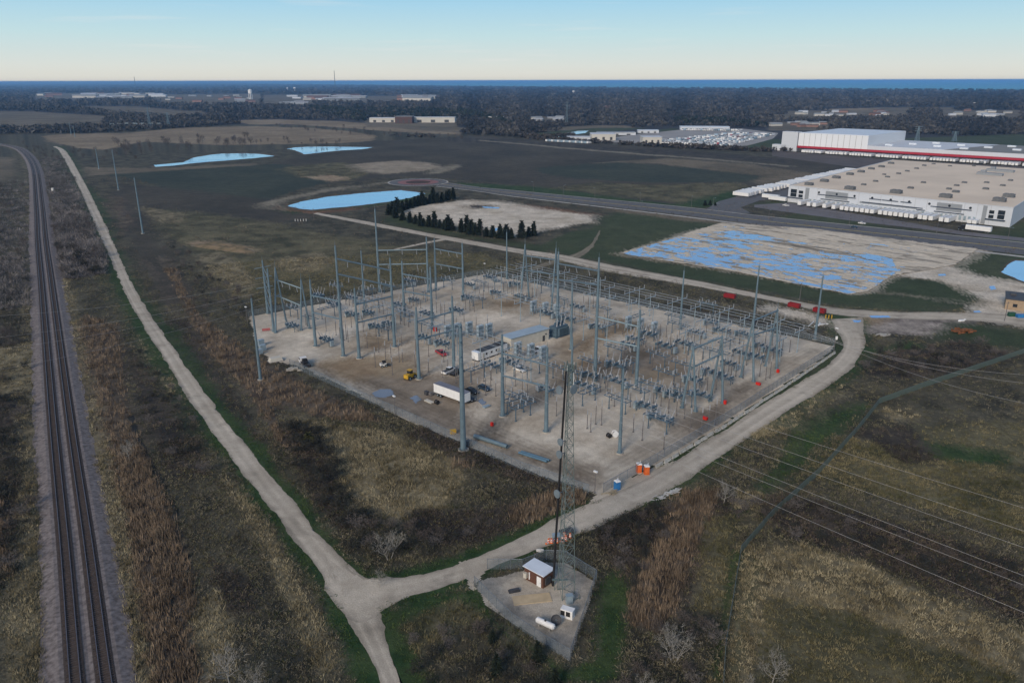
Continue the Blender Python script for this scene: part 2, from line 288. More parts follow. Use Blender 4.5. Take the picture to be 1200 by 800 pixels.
Z_FAR = [('wood', [(-400, 90), (1600, 90), (1600, 170), (900, 168), (600, 150), (440, 148), (300, 146), (-400, 160)]),
 ('dull', [(-200, 128), (40, 131), (70, 133), (125, 136), (120, 148), (40, 151), (-200, 154)]),
 ('dull', [(60, 124), (160, 125), (240, 132), (250, 136), (200, 138), (120, 132)]), ('dull', [(205, 130), (240, 130), (232, 137), (210, 136)]),
 ('tan', [(50, 160), (75, 157), (150, 156), (210, 150), (300, 148), (365, 150), (410, 154), (440, 159), (436, 166), (400, 168), (330, 169), (250, 170), (170, 166), (120, 176), (85, 173), (60, 166)]),
 ('tan', [(272, 141), (330, 140), (400, 142.5), (450, 146), (500, 150), (540, 153), (540, 158), (470, 155), (420, 151), (345, 146), (290, 146)]),
 ('dull', [(440, 142), (520, 146), (555, 152), (545, 156), (480, 152), (440, 147)]),
 ('dull', [(640, 150), (690, 147), (735, 147), (745, 151), (690, 152), (640, 154)]), ('tan', [(655, 133), (700, 132.4), (690, 134), (660, 135)]),
 ('lawn', [(610, 158), (640, 155), (700, 150), (760, 150), (700, 156), (640, 161)]), ('tan', [(955, 128), (1030, 126.5), (1060, 128.5), (1000, 131)]), ('dull', [(1020, 126), (1130, 126), (1120, 129), (1040, 130)]),
 ('dull', [(905, 134), (960, 135), (955, 141), (905, 139)]), ('lawn', [(1040, 163), (1200, 157), (1300, 160), (1300, 172), (1070, 170)]),
 ('brown', [(430, 166), (560, 159), (640, 165), (760, 172), (900, 184), (1020, 192), (1010, 212), (905, 234), (830, 243), (700, 231), (600, 219), (545, 211), (470, 207), (400, 215), (330, 205), (320, 190), (360, 181), (400, 176)]),
 ('dark', [(520, 160), (760, 175), (930, 187), (930, 192), (760, 181), (520, 165)]),
 ('path', [(560, 164), (700, 176), (830, 186), (930, 195), (930, 196.3), (830, 187.4), (700, 177.4), (560, 165.2)]),
 ('dull', [(690, 191), (780, 185), (880, 193), (960, 204), (905, 222), (880, 213), (840, 200), (770, 192)]), ('field', [(620, 197), (720, 190), (800, 195), (890, 206), (870, 213), (770, 214), (690, 210), (640, 205)]),
 ('olive', [(700, 214), (760, 217), (860, 213), (880, 222), (820, 240), (740, 231), (640, 221)]), ('grass', [(530, 214), (620, 219), (720, 230), (800, 240), (800, 243), (700, 234), (600, 224), (540, 219)]),
 ('grass', [(790, 240), (850, 224), (880, 225), (850, 240), (810, 245)]), ('lawn', [(850, 174), (900, 163), (925, 164), (925, 176), (880, 177)]),
 ('lawn', [(745, 156), (790, 150), (800, 155), (775, 160)]),
 ('field', [(112, 200), (180, 199), (300, 193), (330, 192), (395, 205), (385, 214), (320, 232), (290, 240), (240, 234), (170, 215)]),
 ('brown', [(130, 215), (240, 225), (330, 236), (390, 250), (330, 262), (260, 250), (170, 240)]),
 ('dull', [(95, 196), (180, 197), (300, 191), (300, 193.5), (180, 201), (105, 206)]),
 ('olive', [(330, 196), (400, 190), (440, 200), (410, 212), (360, 210)]), ('mound', [(408, 193), (440, 190), (470, 188), (500, 191), (513, 196), (490, 201), (450, 204.5), (425, 201)]),
 ('path', [(505, 198), (535, 192), (537, 195), (515, 203), (500, 204)]), ('dirt', [(360, 207), (390, 205), (410, 209), (395, 212), (370, 210)]), ('path', [(380, 222), (405, 219), (408, 222), (390, 224)]),
 ('grass', [(325, 245), (360, 236), (430, 226), (470, 222), (505, 226), (480, 236), (430, 243), (370, 250), (340, 250)]),
 ('path', [(303, 239), (330, 232), (400, 220), (470, 212), (470, 213.4), (400, 222), (335, 235), (320, 241), (335, 244), (332, 246), (310, 243)]),
 ('rust', [(330, 240), (370, 247), (420, 243), (420, 246), (365, 251), (335, 246)]), ('scrub', [(560, 258), (480, 240), (520, 235), (640, 243), (640, 247), (545, 238), (480, 250)]),
 ('rust', [(545, 234), (640, 242), (700, 252), (697, 258), (640, 248), (545, 238)]),
 ('lawn', [(455, 258), (470, 250), (560, 282), (640, 290), (640, 300), (560, 284), (470, 266)]),
 ('lawn', [(625, 290), (700, 262), (720, 249), (850, 262), (760, 288), (722, 298), (860, 320), (995, 346), (1018, 342), (1045, 325), (1100, 330), (1148, 347), (1148, 353), (1130, 364), (1085, 366), (985, 360), (860, 337), (730, 312), (690, 305)]),
 ('path', [(1018, 339), (1150, 359), (1150, 360.6), (1018, 341)]),
 ('dull', [(700, 241), (850, 259), (980, 274), (1200, 302), (1200, 306), (1100, 297), (980, 280), (850, 264), (720, 249)]),
 ('lawn', [(905, 258), (940, 246), (1000, 258), (1110, 275), (1200, 284), (1200, 289), (1100, 279), (1000, 268)]), ('lawn', [(880, 238), (940, 228), (960, 245), (930, 246)]),
 ('lawn', [(1180, 262), (1250, 250), (1300, 300), (1200, 286), (1140, 276)]),
 ('lawn', [(1116, 312), (1150, 296), (1200, 298), (1300, 310), (1300, 340), (1180, 329), (1140, 322)]),
 ('sand', [(470, 248), (490, 242), (545, 235), (585, 236), (640, 245), (697, 254), (694, 262), (660, 267), (625, 273), (600, 279), (565, 270), (500, 258)]),
 ('dark', [(553, 240), (585, 241), (585, 243.5), (560, 245)]),
 ('sand', [(728, 297), (845, 262), (960, 269), (1020, 278), (1147, 292), (1152, 297), (1118, 312), (1140, 323), (1200, 331), (1300, 345), (1300, 400), (1200, 384), (1140, 372), (1136, 364), (1150, 351), (1098, 329), (1046, 324), (1018, 342), (994, 345), (860, 319)]),
 ('dull', [(40, 109.5), (192, 109), (192, 117.5), (40, 119)]), ('dull', [(188, 111), (306, 110), (306, 124), (188, 123)]), ('dull', [(308, 111.5), (368, 111), (368, 125.5), (308, 125)]), ('dull', [(356, 113), (508, 112.5), (508, 120.5), (356, 121)]), ('dull', [(922, 130), (1064, 129.5), (1064, 139), (922, 139.5)]), ('dull', [(1102, 129.5), (1198, 129), (1198, 141), (1102, 140.5)]),
 ('dull', [(900, 143), (972, 143), (972, 153), (900, 153)]), ('dull', [(620, 137), (662, 137), (662, 144.5), (620, 145)]), ('dull', [(428, 139), (536, 139), (536, 149), (428, 149)]),
 ('path', [(640, 325), (760, 343), (850, 357), (905, 370), (905, 373), (850, 360), (760, 346), (640, 329)]), ('sand', [(902, 359), (930, 364), (975, 374), (985, 380), (960, 383), (930, 374), (898, 367)]), ('dark', [(690, 343), (780, 357), (860, 371), (960, 392), (960, 396), (860, 379), (780, 363)]), ('lawn', [(954, 367), (970, 363), (986, 369), (980, 375), (962, 374)]), ('rust', [(240, 275), (250, 273), (300, 290), (296, 293)]),
 ('rock', [(1000, 370), (1150, 374), (1140, 379), (1110, 385), (1080, 394), (1030, 390), (1000, 394), (975, 388)]), ('dirt', [(985, 366), (1045, 372), (1030, 379), (1000, 385), (975, 380)]),
]
Z_NEAR = [
 ('olive', [(200, 245), (330, 262), (440, 285), (560, 300), (600, 318), (420, 345), (300, 360), (240, 310), (185, 260)]), ('dry', [(220, 300), (260, 295), (300, 330), (290, 350), (250, 345), (232, 325)]),
 ('dry', [(320, 303), (380, 295), (400, 305), (370, 320), (325, 315)]), ('dry', [(160, 240), (220, 250), (210, 262), (180, 258)]), ('dry', [(440, 345), (480, 335), (470, 350), (440, 350)]),
 ('dirt', [(222, 284), (245, 282), (302, 294), (298, 297), (262, 294), (225, 288)]),
 ('brown', [(125, 225), (150, 260), (165, 300), (190, 360), (240, 350), (200, 290), (160, 235), (140, 220)]), ('scrub', [(170, 255), (215, 330), (240, 372), (290, 368), (250, 330), (200, 270)]),
 ('reed', [(180, 300), (195, 305), (230, 370), (300, 425), (340, 480), (420, 490), (440, 500), (400, 500), (340, 495), (355, 540), (330, 520), (285, 460), (240, 410), (200, 340)]), ('reed', [(300, 420), (420, 478), (443, 497), (400, 497), (300, 458)]),
 ('reed', [(125, 230), (140, 232), (160, 268), (152, 275)]), ('dark', [(180, 375), (215, 375), (330, 560), (380, 640), (405, 660), (360, 625), (280, 520), (220, 445)]),
 ('scrub', [(440, 497), (500, 510), (545, 530), (560, 600), (600, 620), (500, 668), (420, 660), (390, 610), (340, 520), (320, 475)]),
 ('dry', [(335, 482), (400, 497), (470, 512), (530, 530), (545, 560), (520, 600), (470, 612), (430, 600), (405, 565), (390, 530), (350, 505)]),
 ('dark', [(330, 500), (375, 500), (395, 540), (400, 580), (430, 610), (410, 625), (370, 590), (345, 540)]), ('dark', [(480, 600), (560, 600), (640, 580), (650, 600), (560, 640), (500, 640)]),
 ('reed', [(530, 520), (565, 525), (570, 550), (535, 550)]), ('reed', [(590, 600), (665, 570), (695, 575), (690, 586), (610, 620)]), ('dark', [(500, 500), (560, 528), (640, 556), (690, 570), (640, 575), (560, 552), (480, 512)]),
 ('reed', [(92, 370), (140, 380), (150, 470), (185, 560), (215, 620), (232, 700), (250, 800), (255, 840), (160, 840), (135, 720), (115, 560), (95, 450)]),
 ('dry', [(95, 440), (105, 440), (150, 640), (175, 800), (150, 800), (122, 590)]), ('dark', [(150, 400), (190, 440), (225, 500), (240, 560), (205, 560), (165, 480)]),
 ('dry', [(160, 365), (190, 400), (225, 470), (205, 470), (172, 420)]), ('dry', [(235, 700), (262, 690), (270, 740), (262, 800), (240, 800), (225, 730)]), ('dry', [(250, 550), (290, 590), (360, 690), (400, 770), (380, 800), (300, 640)]),
 ('scrub', [(200, 560), (260, 600), (300, 700), (260, 690), (215, 620)]), ('dark', [(240, 660), (290, 680), (300, 720), (260, 720)]),
 ('dark', [(-200, 380), (40, 400), (46, 520), (50, 620), (30, 680), (-200, 720)]), ('dry', [(-200, 420), (38, 405), (42, 450), (0, 470), (-200, 480)]), ('dry', [(30, 620), (54, 640), (56, 840), (30, 840), (10, 740)]), ('reed', [(-100, 580), (10, 590), (20, 680), (-100, 690)]),
 ('dull', [(-200, 183), (18, 184), (22, 200), (10, 212), (-200, 215)]),
 ('scrub', [(555, 668), (440, 720), (480, 840), (1300, 840), (1300, 400), (1010, 400)]),
 ('grass', [(440, 722), (555, 690), (575, 735), (665, 785), (700, 770), (705, 690), (740, 640), (745, 670), (730, 800), (560, 800), (470, 790)]),
 ('olive', [(458, 736), (535, 702), (556, 715), (572, 740), (640, 775), (640, 840), (500, 840), (478, 785)]), ('scrub', [(520, 745), (560, 730), (640, 780), (640, 840), (470, 840), (470, 790)]),
 ('dark', [(570, 664), (640, 640), (650, 650), (610, 664), (580, 674)]), ('dark', [(700, 610), (790, 585), (800, 610), (770, 640), (745, 690), (715, 650)]),
 ('reed', [(795, 572), (846, 576), (838, 615), (812, 660), (800, 710), (770, 740), (735, 725), (745, 690), (775, 625)]), ('dark', [(845, 576), (870, 590), (840, 640), (810, 715), (805, 690), (822, 640)]),
 ('olive', [(830, 610), (880, 600), (865, 650), (850, 720), (815, 720)]), ('dry', [(870, 645), (940, 640), (1010, 660), (1090, 700), (1200, 735), (1300, 760), (1300, 840), (810, 840), (845, 770), (860, 700)]),
 ('olive', [(900, 700), (1000, 720), (1100, 760), (1200, 790), (1200, 840), (880, 840)]),
 ('dark', [(900, 575), (1000, 600), (1200, 660), (1200, 725), (1090, 690), (1010, 655), (930, 632), (895, 610)]),
 ('olive', [(1000, 515), (1100, 500), (1300, 480), (1300, 640), (1200, 630), (1060, 590), (975, 570), (945, 555)]), ('dark', [(1000, 505), (1060, 500), (1120, 540), (1060, 545)]),
 ('grass', [(1090, 520), (1180, 530), (1170, 545), (1100, 540)]), ('grass', [(930, 500), (1010, 470), (1020, 475), (960, 530), (880, 610), (868, 605), (920, 540)]),
 ('grass', [(865, 650), (880, 650), (850, 800), (838, 800)]),
 ('grass', [(990, 425), (1060, 400), (1080, 405), (1000, 440), (930, 480), (860, 530), (830, 550), (850, 530)]),
 ('dark', [(1010, 415), (1150, 400), (1180, 420), (1130, 440), (1060, 445), (1010, 438)]), ('lawn', [(1120, 378), (1200, 388), (1300, 400), (1300, 425), (1200, 410), (1130, 400), (1080, 400)]),
 ('dry', [(900, 480), (950, 460), (1000, 455), (960, 475), (940, 500), (890, 520)]), ('dry', [(1030, 480), (1070, 478), (1080, 490), (1040, 495)]), ('dry', [(1180, 470), (1300, 460), (1300, 490), (1190, 485)]), ('dry', [(870, 575), (905, 580), (890, 600), (860, 600)]),
 ('scrub', [(950, 420), (985, 395), (990, 410), (960, 432)]), ('grass', [(975, 440), (990, 420), (1015, 405), (1030, 410), (1000, 430), (940, 466), (860, 522), (800, 562), (700, 610), (690, 616), (760, 575), (860, 515)]),
]
def paint(P, zones, base='scrub', warp=1.0, jitter=1.0, seed=3):
    """class of each ground point; borders wander and mix like vegetation does"""
    X, Y = P[:, 0], P[:, 1]
    dist = np.hypot(X, Y); k = np.clip(dist/220.0, .5, 2.2); kj = np.clip(dist/220.0, .5, 1.2)
    X0, Y0 = X, Y; X = X + warp*k*9*(fbm(X0/(38*k), Y0/(38*k), seed+11)-.5); Y = Y + warp*k*9*(fbm(X0/(38*k)+9, Y0/(38*k)+3, seed+12)-.5)
    Xw = X + warp*k*5.0*(fbm(X/(9*k), Y/(9*k), seed)-.5) + jitter*kj*rng.normal(0, .5, X.shape)
    Yw = Y + warp*k*5.0*(fbm(X/(9*k)+40, Y/(9*k)+7, seed+5)-.5) + jitter*kj*rng.normal(0, .5, X.shape)
    px, py, fw = project(Xw, Yw)
    ok = fw > 5; px = np.where(ok, px, -9e4); py = np.where(ok, py, 9e4)
    names = [base]; c = np.zeros(X.shape, np.int32)
    for (nm, poly) in zones:
        if nm not in names: names.append(nm)
        c[inside(px, py, poly)] = names.index(nm)
    return c, names, Xw, Yw
def verge(P, c, names, Xw, Yw):
    X, Y = P[:, 0], P[:, 1]; near = np.hypot(X, Y) < 1500; i = np.nonzero(near)[0]
    for nm in ('grass', 'rock', 'dark', 'dry'):
        if nm not in names: names.append(nm)
    x, y = Xw[i], Yw[i]; n = fbm(x/14, y/14, 8)
    dA = seg_dist(x, y, CEN['A']); dB = seg_dist(x, y, CEN['B']); r = dA
    g_ = fbm(x/3, y/3, 18); c[i[(dA < 3.0+4.2*n*(.5+g_))]] = names.index('grass')
    c[i[(dB < 3.0+4.6*n*(.5+g_))]] = names.index('grass')
    dR = seg_dist(x, y, RAILW); c[i[(dR < 7.4+3.0*n) & (dR > 5.6)]] = names.index('dry')
    return c
def colour(P, c, names, seed=21):
    X, Y = P[:, 0], P[:, 1]; dist = np.hypot(X, Y); out = np.zeros((len(X), 3), np.float32)
    for k, nm in enumerate(names):
        i = np.nonzero(c == k)[0]
        if not len(i): continue
        a, b, L = CLS[nm]; L = np.maximum(L, dist[i]*.006)
        n = fbm(X[i]/L, Y[i]/L, seed+k, 4); n = np.clip((n-.28)/.44, 0, 1) + rng.normal(0, .10, len(i))
        n = np.clip(n, -.1, 1.1)[:, None]; out[i] = (np.array(a)*(1-n)+np.array(b)*n)*(1.12 if nm in ('scrub', 'dark', 'dry', 'olive', 'reed', 'dull', 'field', 'lawn') else 1.0)
    return out
def ground_class(P): c, names, Xw, Yw = paint(P, Z_FAR+Z_NEAR); c = verge(P, c, names, Xw, Yw); return c, names
th = np.concatenate([np.radians(np.linspace(-180, -50, 40)), np.radians(np.linspace(-49.9, 49.9, 1000)), np.radians(np.linspace(50, 180, 40))])
dep = np.concatenate([np.linspace(46, 6, 690), np.linspace(6, 1.0, 200)[1:], np.linspace(1.0, .05, 110)[1:], [.02]])
rr = np.concatenate([[2, 30, 60, 80], CAMZ/np.tan(np.radians(dep))])
T, R_ = np.meshgrid(th, rr); GX, GY = (R_*np.sin(T)).ravel(), (R_*np.cos(T)).ravel(); GP = np.stack([GX, GY], 1)
galb = 0
for sd_ in (3, 23, 43):
    c_, n_, xw_, yw_ = paint(GP, Z_FAR+Z_NEAR, 'scrub', 1.25, 2.2, sd_); c_ = verge(GP, c_, n_, xw_, yw_); galb = galb + colour(GP, c_, n_)/3
nr, ncn = T.shape; I = np.arange(nr*ncn).reshape(nr, ncn)
Q = np.stack([I[:-1, :-1], I[:-1, 1:], I[1:, 1:], I[1:, :-1]], -1).reshape(-1, 4)
GV = np.stack([GX, GY, np.zeros_like(GX)], 1)
MG = mat_attr('ground_cover', scales=((.11, .30), (.9, .38), (4.0, .30)), bump=.8)
o = np_mesh('ground', GV, Q[:, ::-1].ravel(), np.full(len(Q), 4), MG, attr=galb); tag(o, kind='structure')
# ------------------------------------------------------------------ sheets lying on the ground
def densify(pts, step, jit, seed=0, closed=True):
    r = random.Random(seed); out = []; n = len(pts)
    for i in range(n if closed else n-1):
        a, b = Vector(pts[i]), Vector(pts[(i+1) % n]); L = (b-a).length; k = max(1, int(L/step)); d = (b-a)/max(L, 1e-6); nn = Vector((-d.y, d.x, 0))
        for j in range(k): out.append(a + (b-a)*(j/k) + nn*(r.uniform(-jit, jit) if j else 0))
    if not closed: out.append(Vector(pts[-1]))
    return out
def sheet(name, pix, z, material, step=3.0, jit=.5, seed=0, kind='structure', px=True):
    P = [gp(*q) for q in pix] if px else [Vector((q[0], q[1], 0)) for q in pix]
    P = densify(P, step, jit, seed)
    me = bpy.data.meshes.new(name); me.from_pydata([(p.x, p.y, z) for p in P], [], [list(range(len(P)))])
    me.materials.append(material); me.update()
    if me.polygons[0].normal.z < 0: me.flip_normals()
    o = bpy.data.objects.new(name, me); COL.objects.link(o)
    if kind: o['kind'] = kind
    return o
def strip(name, pairs, z, material, step=1.0, across=12, jit=.42, seed=0, zones=None, base='gravel', tracks=True):
    """a road: left and right edges, cut across and along; base colour per vertex, with the paler worn wheel paths"""
    Lp = crom([gp(*a) for a, b in pairs], 12); Rp = crom([gp(*b) for a, b in pairs], 12); rows = []; s = 0; ss = []
    for i in range(len(Lp)-1):
        L = max((Lp[i+1]-Lp[i]).length, (Rp[i+1]-Rp[i]).length); k = max(1, int(L/step))
        for j in range(k): rows.append((Lp[i].lerp(Lp[i+1], j/k), Rp[i].lerp(Rp[i+1], j/k)))
    rows.append((Lp[-1], Rp[-1])); V = []; tt = []; sl = []
    for ri, (a, b) in enumerate(rows):
        sl.append(s if not V else s); d = (b-a).normalized(); ja, jb = [jit*(4.2*(float(fbm(np.array([ri*step/7.0]), np.array([q_]), seed+5, 3)[0])-.5)+rng.normal(0, .22)) for q_ in (3.0, 91.0)]
        for k in range(across+1): t = k/across; p = a.lerp(b, t); p = p + d*(ja*(t < .01) + jb*(t > .99)); V.append((p.x, p.y, z)); tt.append(t)
    V = np.array(V); n = across+1; I = np.arange(len(V)).reshape(-1, n); Q = np.stack([I[:-1, :-1], I[:-1, 1:], I[1:, 1:], I[1:, :-1]], -1).reshape(-1, 4)
    tt = np.array(tt); c0, c1, Lw = CLS[base]; nz = fbm(V[:, 0]/7, V[:, 1]/7, seed, 4)[:, None]
    alb = np.array(c0)*(1-nz)+np.array(c1)*nz
    if tracks:
        sid = np.repeat(np.arange(len(rows)), n); wob = .05*(vnoise(sid/14.0, sid*0.0, seed)-.5)
        tr = np.exp(-((tt-.27+wob)/.07)**2)+np.exp(-((tt-.70+wob)/.07)**2); edge = np.clip(np.abs(tt-.5)*2-.72, 0, .3)/.3
        st = .85+.3*vnoise(tt*11, sid/30.0, seed+3)
        pot = np.clip((fbm(V[:, 0]/3.2, V[:, 1]/3.2, seed+61)-.62)/.1, 0, 1)*.22; big = .86+.28*fbm(V[:, 0]/28, V[:, 1]/28, seed+62)
        alb = alb*((1+.17*tr-.30*edge-pot)*st*big)[:, None]
    o = np_mesh(name, V, Q.ravel(), np.full(len(Q), 4), material, attr=alb); o['kind'] = 'structure'
    if o.data.polygons[0].normal.z < 0: o.data.flip_normals()
    return o
MGR = mat_attr('road_gravel', scales=((.5, .14), (3.5, .22)), bump=.5)
strip('gravel_road_railside', ROAD_A, .020, MGR, seed=1); strip('gravel_road_substation', ROAD_B, .026, MGR, seed=2)
strip('gravel_road_fields', ROAD_C, .024, MGR, seed=3, jit=.5); strip('gravel_track_spur', ROAD_D, .018, MGR, seed=4); strip('gravel_track_lot', ROAD_E, .016, MGR, seed=5, base='path')
ASPH = mat('asphalt', (.115, .117, .125), .9, var=.2, scale=.2); CONC = mat('concrete', (.42, .41, .38), .9, var=.2, scale=.4); PAINTW = mat('road_paint', (.7, .7, .68), .7)
def ribbon(name, pairs, z, m, h=None):
    Lp = crom([gp(*a) for a, b in pairs], 8); Rp = crom([gp(*b) for a, b in pairs], 8); b = MB(); n = len(Lp)
    vs = [(p.x, p.y, z) for p in Lp]+[(p.x, p.y, z) for p in Rp]; b.add(vs, [(i+n, i+n+1, i+1, i) for i in range(n-1)])
    o = b.build(name, m); o['kind'] = 'structure'
    if o.data.polygons[0].normal.z < 0: o.data.flip_normals()
    return o
ribbon('paved_road', PAVED, .030, ASPH)
def offs(pairs, t0, t1):
    return [((a[0]+(b[0]-a[0])*t0, a[1]+(b[1]-a[1])*t0), (a[0]+(b[0]-a[0])*t1, a[1]+(b[1]-a[1])*t1)) for a, b in pairs]
for k, (t0, t1, z) in enumerate(((-.24, -.12, .034), (1.02, 1.07, .034))): ribbon('kerb_path' if k == 0 else 'kerb', offs(PAVED, t0, t1), z, CONC)
ribbon('lane_marking', offs(PAVED, .48, .52), .036, mat('yellow_paint', (.45, .36, .10), .8))
sheet('paved_side_road', [(828, 245), (842, 236), (880, 226), (930, 217), (975, 205), (1012, 196), (1035, 192), (1045, 194), (990, 212), (950, 226), (925, 233), (890, 235), (868, 243), (880, 250), (860, 250)], .033, ASPH, 8, .1)
sheet('truck_court', [(884, 240), (925, 237.5), (1000, 250), (1090, 265), (1130, 271.5), (1200, 279), (1300, 292), (1300, 296), (1200, 283), (1130, 275.5), (1090, 269.5), (1000, 259), (915, 247.5), (884, 243)], .036, mat('court_asphalt', (.15, .145, .155), .9, var=.2, scale=.1), 8, .1)
sheet('vehicle_lot', [(690, 166), (740, 158), (800, 152), (870, 151), (912, 156), (905, 163), (875, 171), (850, 173), (800, 170.5), (755, 168)], .05, mat('lot_asphalt', (.30, .29, .28), .9, var=.2, scale=.02), 30, 1)
sheet('dock_yard', [(905, 176), (960, 181), (1050, 188), (1215, 196), (1215, 208), (1100, 200), (1000, 196), (905, 183)], .05, mat('yard', (.10, .085, .08), .9, var=.3, scale=.05), 30, 1)
# roundabout
def annulus(name, c, r0, r1, z, m, n=48):
    b = MB(); vs = [(c.x+r*math.cos(2*math.pi*i/n), c.y+r*math.sin(2*math.pi*i/n), z) for r in (r0, r1) for i in range(n)]
    b.add(vs, [(i, n+i, n+(i+1) % n, (i+1) % n) for i in range(n)] if r0 > 0 else [tuple(range(n, 2*n))]); o = b.build(name, m); o['kind'] = 'structure'
    if o.data.polygons[0].normal.z < 0: o.data.flip_normals()
RC = gp(490, 213.5)
annulus('roundabout_kerb', RC, 27.5, 29, .042, CONC); annulus('roundabout_road', RC, 19.5, 27.5, .040, ASPH)
annulus('roundabout_apron', RC, 12, 19.5, .044, mat('red_paving', (.26, .12, .12), .9)); annulus('roundabout_island', RC, 0, 12, .046, mat('dark_mulch', (.06, .035, .03), .95))
# ------------------------------------------------------------------ water
WAT = water_mat('pond_water', (.29, .55, .74)); 
for k, P in enumerate(([(337, 241.5), (352, 236.5), (385, 230.5), (430, 226), (470, 223), (499, 227), (480, 232), (452, 237), (420, 241), (382, 244.5), (366, 246), (350, 244.5)],
    [(180, 193.5), (214, 190.5), (222, 187), (226, 185), (246, 181.6), (260, 180.2), (287, 179.8), (304, 180.6), (322, 183), (300, 185.3), (262, 188.5), (230, 191), (200, 194.5), (182, 195.5)],
    [(336, 174.6), (345, 173), (360, 172.2), (380, 172), (410, 172.3), (438, 172.8), (425, 175), (400, 176.4), (380, 178.4), (357, 181), (352, 178.7), (345, 176)],
    [(1173, 318.5), (1182, 309.5), (1190, 305.5), (1230, 306), (1250, 338), (1200, 330)], [(636, 159.8), (655, 158.6), (665, 156), (678, 153.6), (690, 153.3), (686, 156), (672, 158), (662, 161), (650, 160.6)])):
    cx_, cy_ = sum(p[0] for p in P)/len(P), sum(p[1] for p in P)/len(P)
    sheet('pond_margin', [(cx_+(x-cx_)*1.035+(1 if x > cx_ else -1), cy_+(y-cy_)*1.10+(.35 if y > cy_ else -.35)) for x, y in P], .055, mat('pond_mud', (.10, .075, .05), .9, var=.5, scale=.05), 5, 1.2, k); sheet('pond_water', P, .06, WAT, 4, .9, k)
LAKE = water_mat('lake_water', (.012, .26, .38), .55, 0.0)
far = [(-90000, 240000), (-9200, 30000), (0, 13400), (2950, 8900), (4430, 7050), (7500, 4600), (22000, 1500), (240000, 1500), (240000, 240000)]
sheet('lake', far, .4, LAKE, 900, 60, 3, px=False)
# puddles
PUD = water_mat('puddle_water', (.20, .36, .60), .1, .5)
for k, P in enumerate(([(436, 461), (445, 456), (458, 456), (462, 462), (452, 466), (440, 465)], [(480, 466), (489, 463), (494, 468), (488, 473)], [(560, 470), (566, 467), (570, 472), (565, 475)], [(1018, 369.8), (1040, 369.8), (1044, 372), (1022, 372.6)], [(1140, 364.5), (1148, 364), (1151, 366), (1141, 366)],
    [(1159, 335.5), (1165, 335), (1167, 339), (1161, 340)], [(1099, 321.5), (1107, 320.8), (1109, 323), (1100, 323.4)], [(575, 268), (584, 267), (588, 269.5), (578, 271)], [(564, 242), (586, 243.2), (584, 244.6), (568, 243.8)], [(999, 375), (1010, 375.5), (1007, 378), (1000, 377.5)])):
    sheet('puddle', P, .075, PUD if k > 2 else water_mat('muddy_puddle%d' % k, (.22, .24, .27), .15, .3), .7, .35, k)
for k, P in enumerate(([(150, 486), (156, 487), (168, 520), (184, 548), (202, 582), (211, 603), (207, 604), (196, 584), (178, 550), (163, 521)], [(192, 655), (195, 655), (205, 715), (218, 790), (213, 790), (201, 716)])): sheet('ditch_shade_strip', P, .05, mat('ditch_mud_shade', (.022, .022, .018), .8, var=.5, scale=.6), 1.2, .3, k)  # flat strips of ditch mud, the ditch's shade put into their dark colour
# the flooded, rutted gravel lot: a bumpy bed dipping under one level of water
LOT = [(724, 297.5), (845, 261.5), (960, 269), (1020, 277), (1147, 292), (1120, 311), (1046, 324), (1018, 342.5), (994, 345.5), (860, 319)]
LW = np.array([gp(*q).xy for q in LOT]); x0, x1, y0, y1 = LW[:, 0].min(), LW[:, 0].max(), LW[:, 1].min(), LW[:, 1].max()
ca, sa = EU.x, EU.y; nx, ny = int((x1-x0)/.55), int((y1-y0)/.55); XX, YY = np.meshgrid(np.linspace(x0, x1, nx), np.linspace(y0, y1, ny))
xr, yr = XX*ca+YY*sa, -XX*sa+YY*ca
hh = (fbm(xr/22, yr/12, 31, 3)-.5)*.42 + (fbm(xr/5.5, yr/2.6, 37, 4)-.5)*.62 + (fbm(xr/2.0, yr/1.2, 39, 3)-.5)*.34
wetm = np.zeros(XX.shape)
lx, ly, _ = project(XX.ravel(), YY.ravel()); wet = inside(lx, ly, [(728, 298), (790, 276), (860, 270), (945, 285), (1045, 302), (1052, 318), (1018, 341), (994, 344), (905, 325), (860, 318), (760, 301)]).reshape(XX.shape)
wet2 = inside(lx, ly, [(845, 262), (925, 268), (950, 274), (850, 268)]).reshape(XX.shape) | inside(lx, ly, [(1015, 283), (1080, 290), (1100, 295), (1060, 298), (1020, 290)]).reshape(XX.shape); dryb = inside(lx, ly, [(865, 280), (920, 284), (990, 290), (930, 299), (880, 292)]).reshape(XX.shape)
hh = hh + np.where(wet, .028, .24) - np.where(wet2, .10, 0) + np.where(dryb, .12, 0)
inl = inside(lx, ly, LOT).reshape(XX.shape); hh = np.where(inl, hh, -.3) 
n1 = fbm(XX/9, YY/9, 5); n2 = fbm(xr/14, yr/3, 9)
al = 1.22*np.stack([.37+.12*n1, .325+.115*n1, .255+.105*n1], -1)*(1-.5*np.clip((n2-.55)/.1, 0, 1))[..., None]*np.where(hh < .05, .66, 1)[..., None]*np.where(dryb & (n2 > .47), .7, 1)[..., None]
V = np.stack([XX, YY, hh+.08], -1).reshape(-1, 3); I = np.arange(nx*ny).reshape(ny, nx); Q = np.stack([I[:-1, :-1], I[:-1, 1:], I[1:, 1:], I[1:, :-1]], -1).reshape(-1, 4)
keep = inl.ravel()[Q].all(1); Q = Q[keep]; uq, invq = np.unique(Q, return_inverse=True)
o = np_mesh('gravel_lot', V[uq], invq.reshape(-1), np.full(len(Q), 4), mat_attr('lot_gravel', scales=((.6, .15), (3, .2)), bump=.3), attr=al.reshape(-1, 3)[uq], smooth=True); o['kind'] = 'structure'
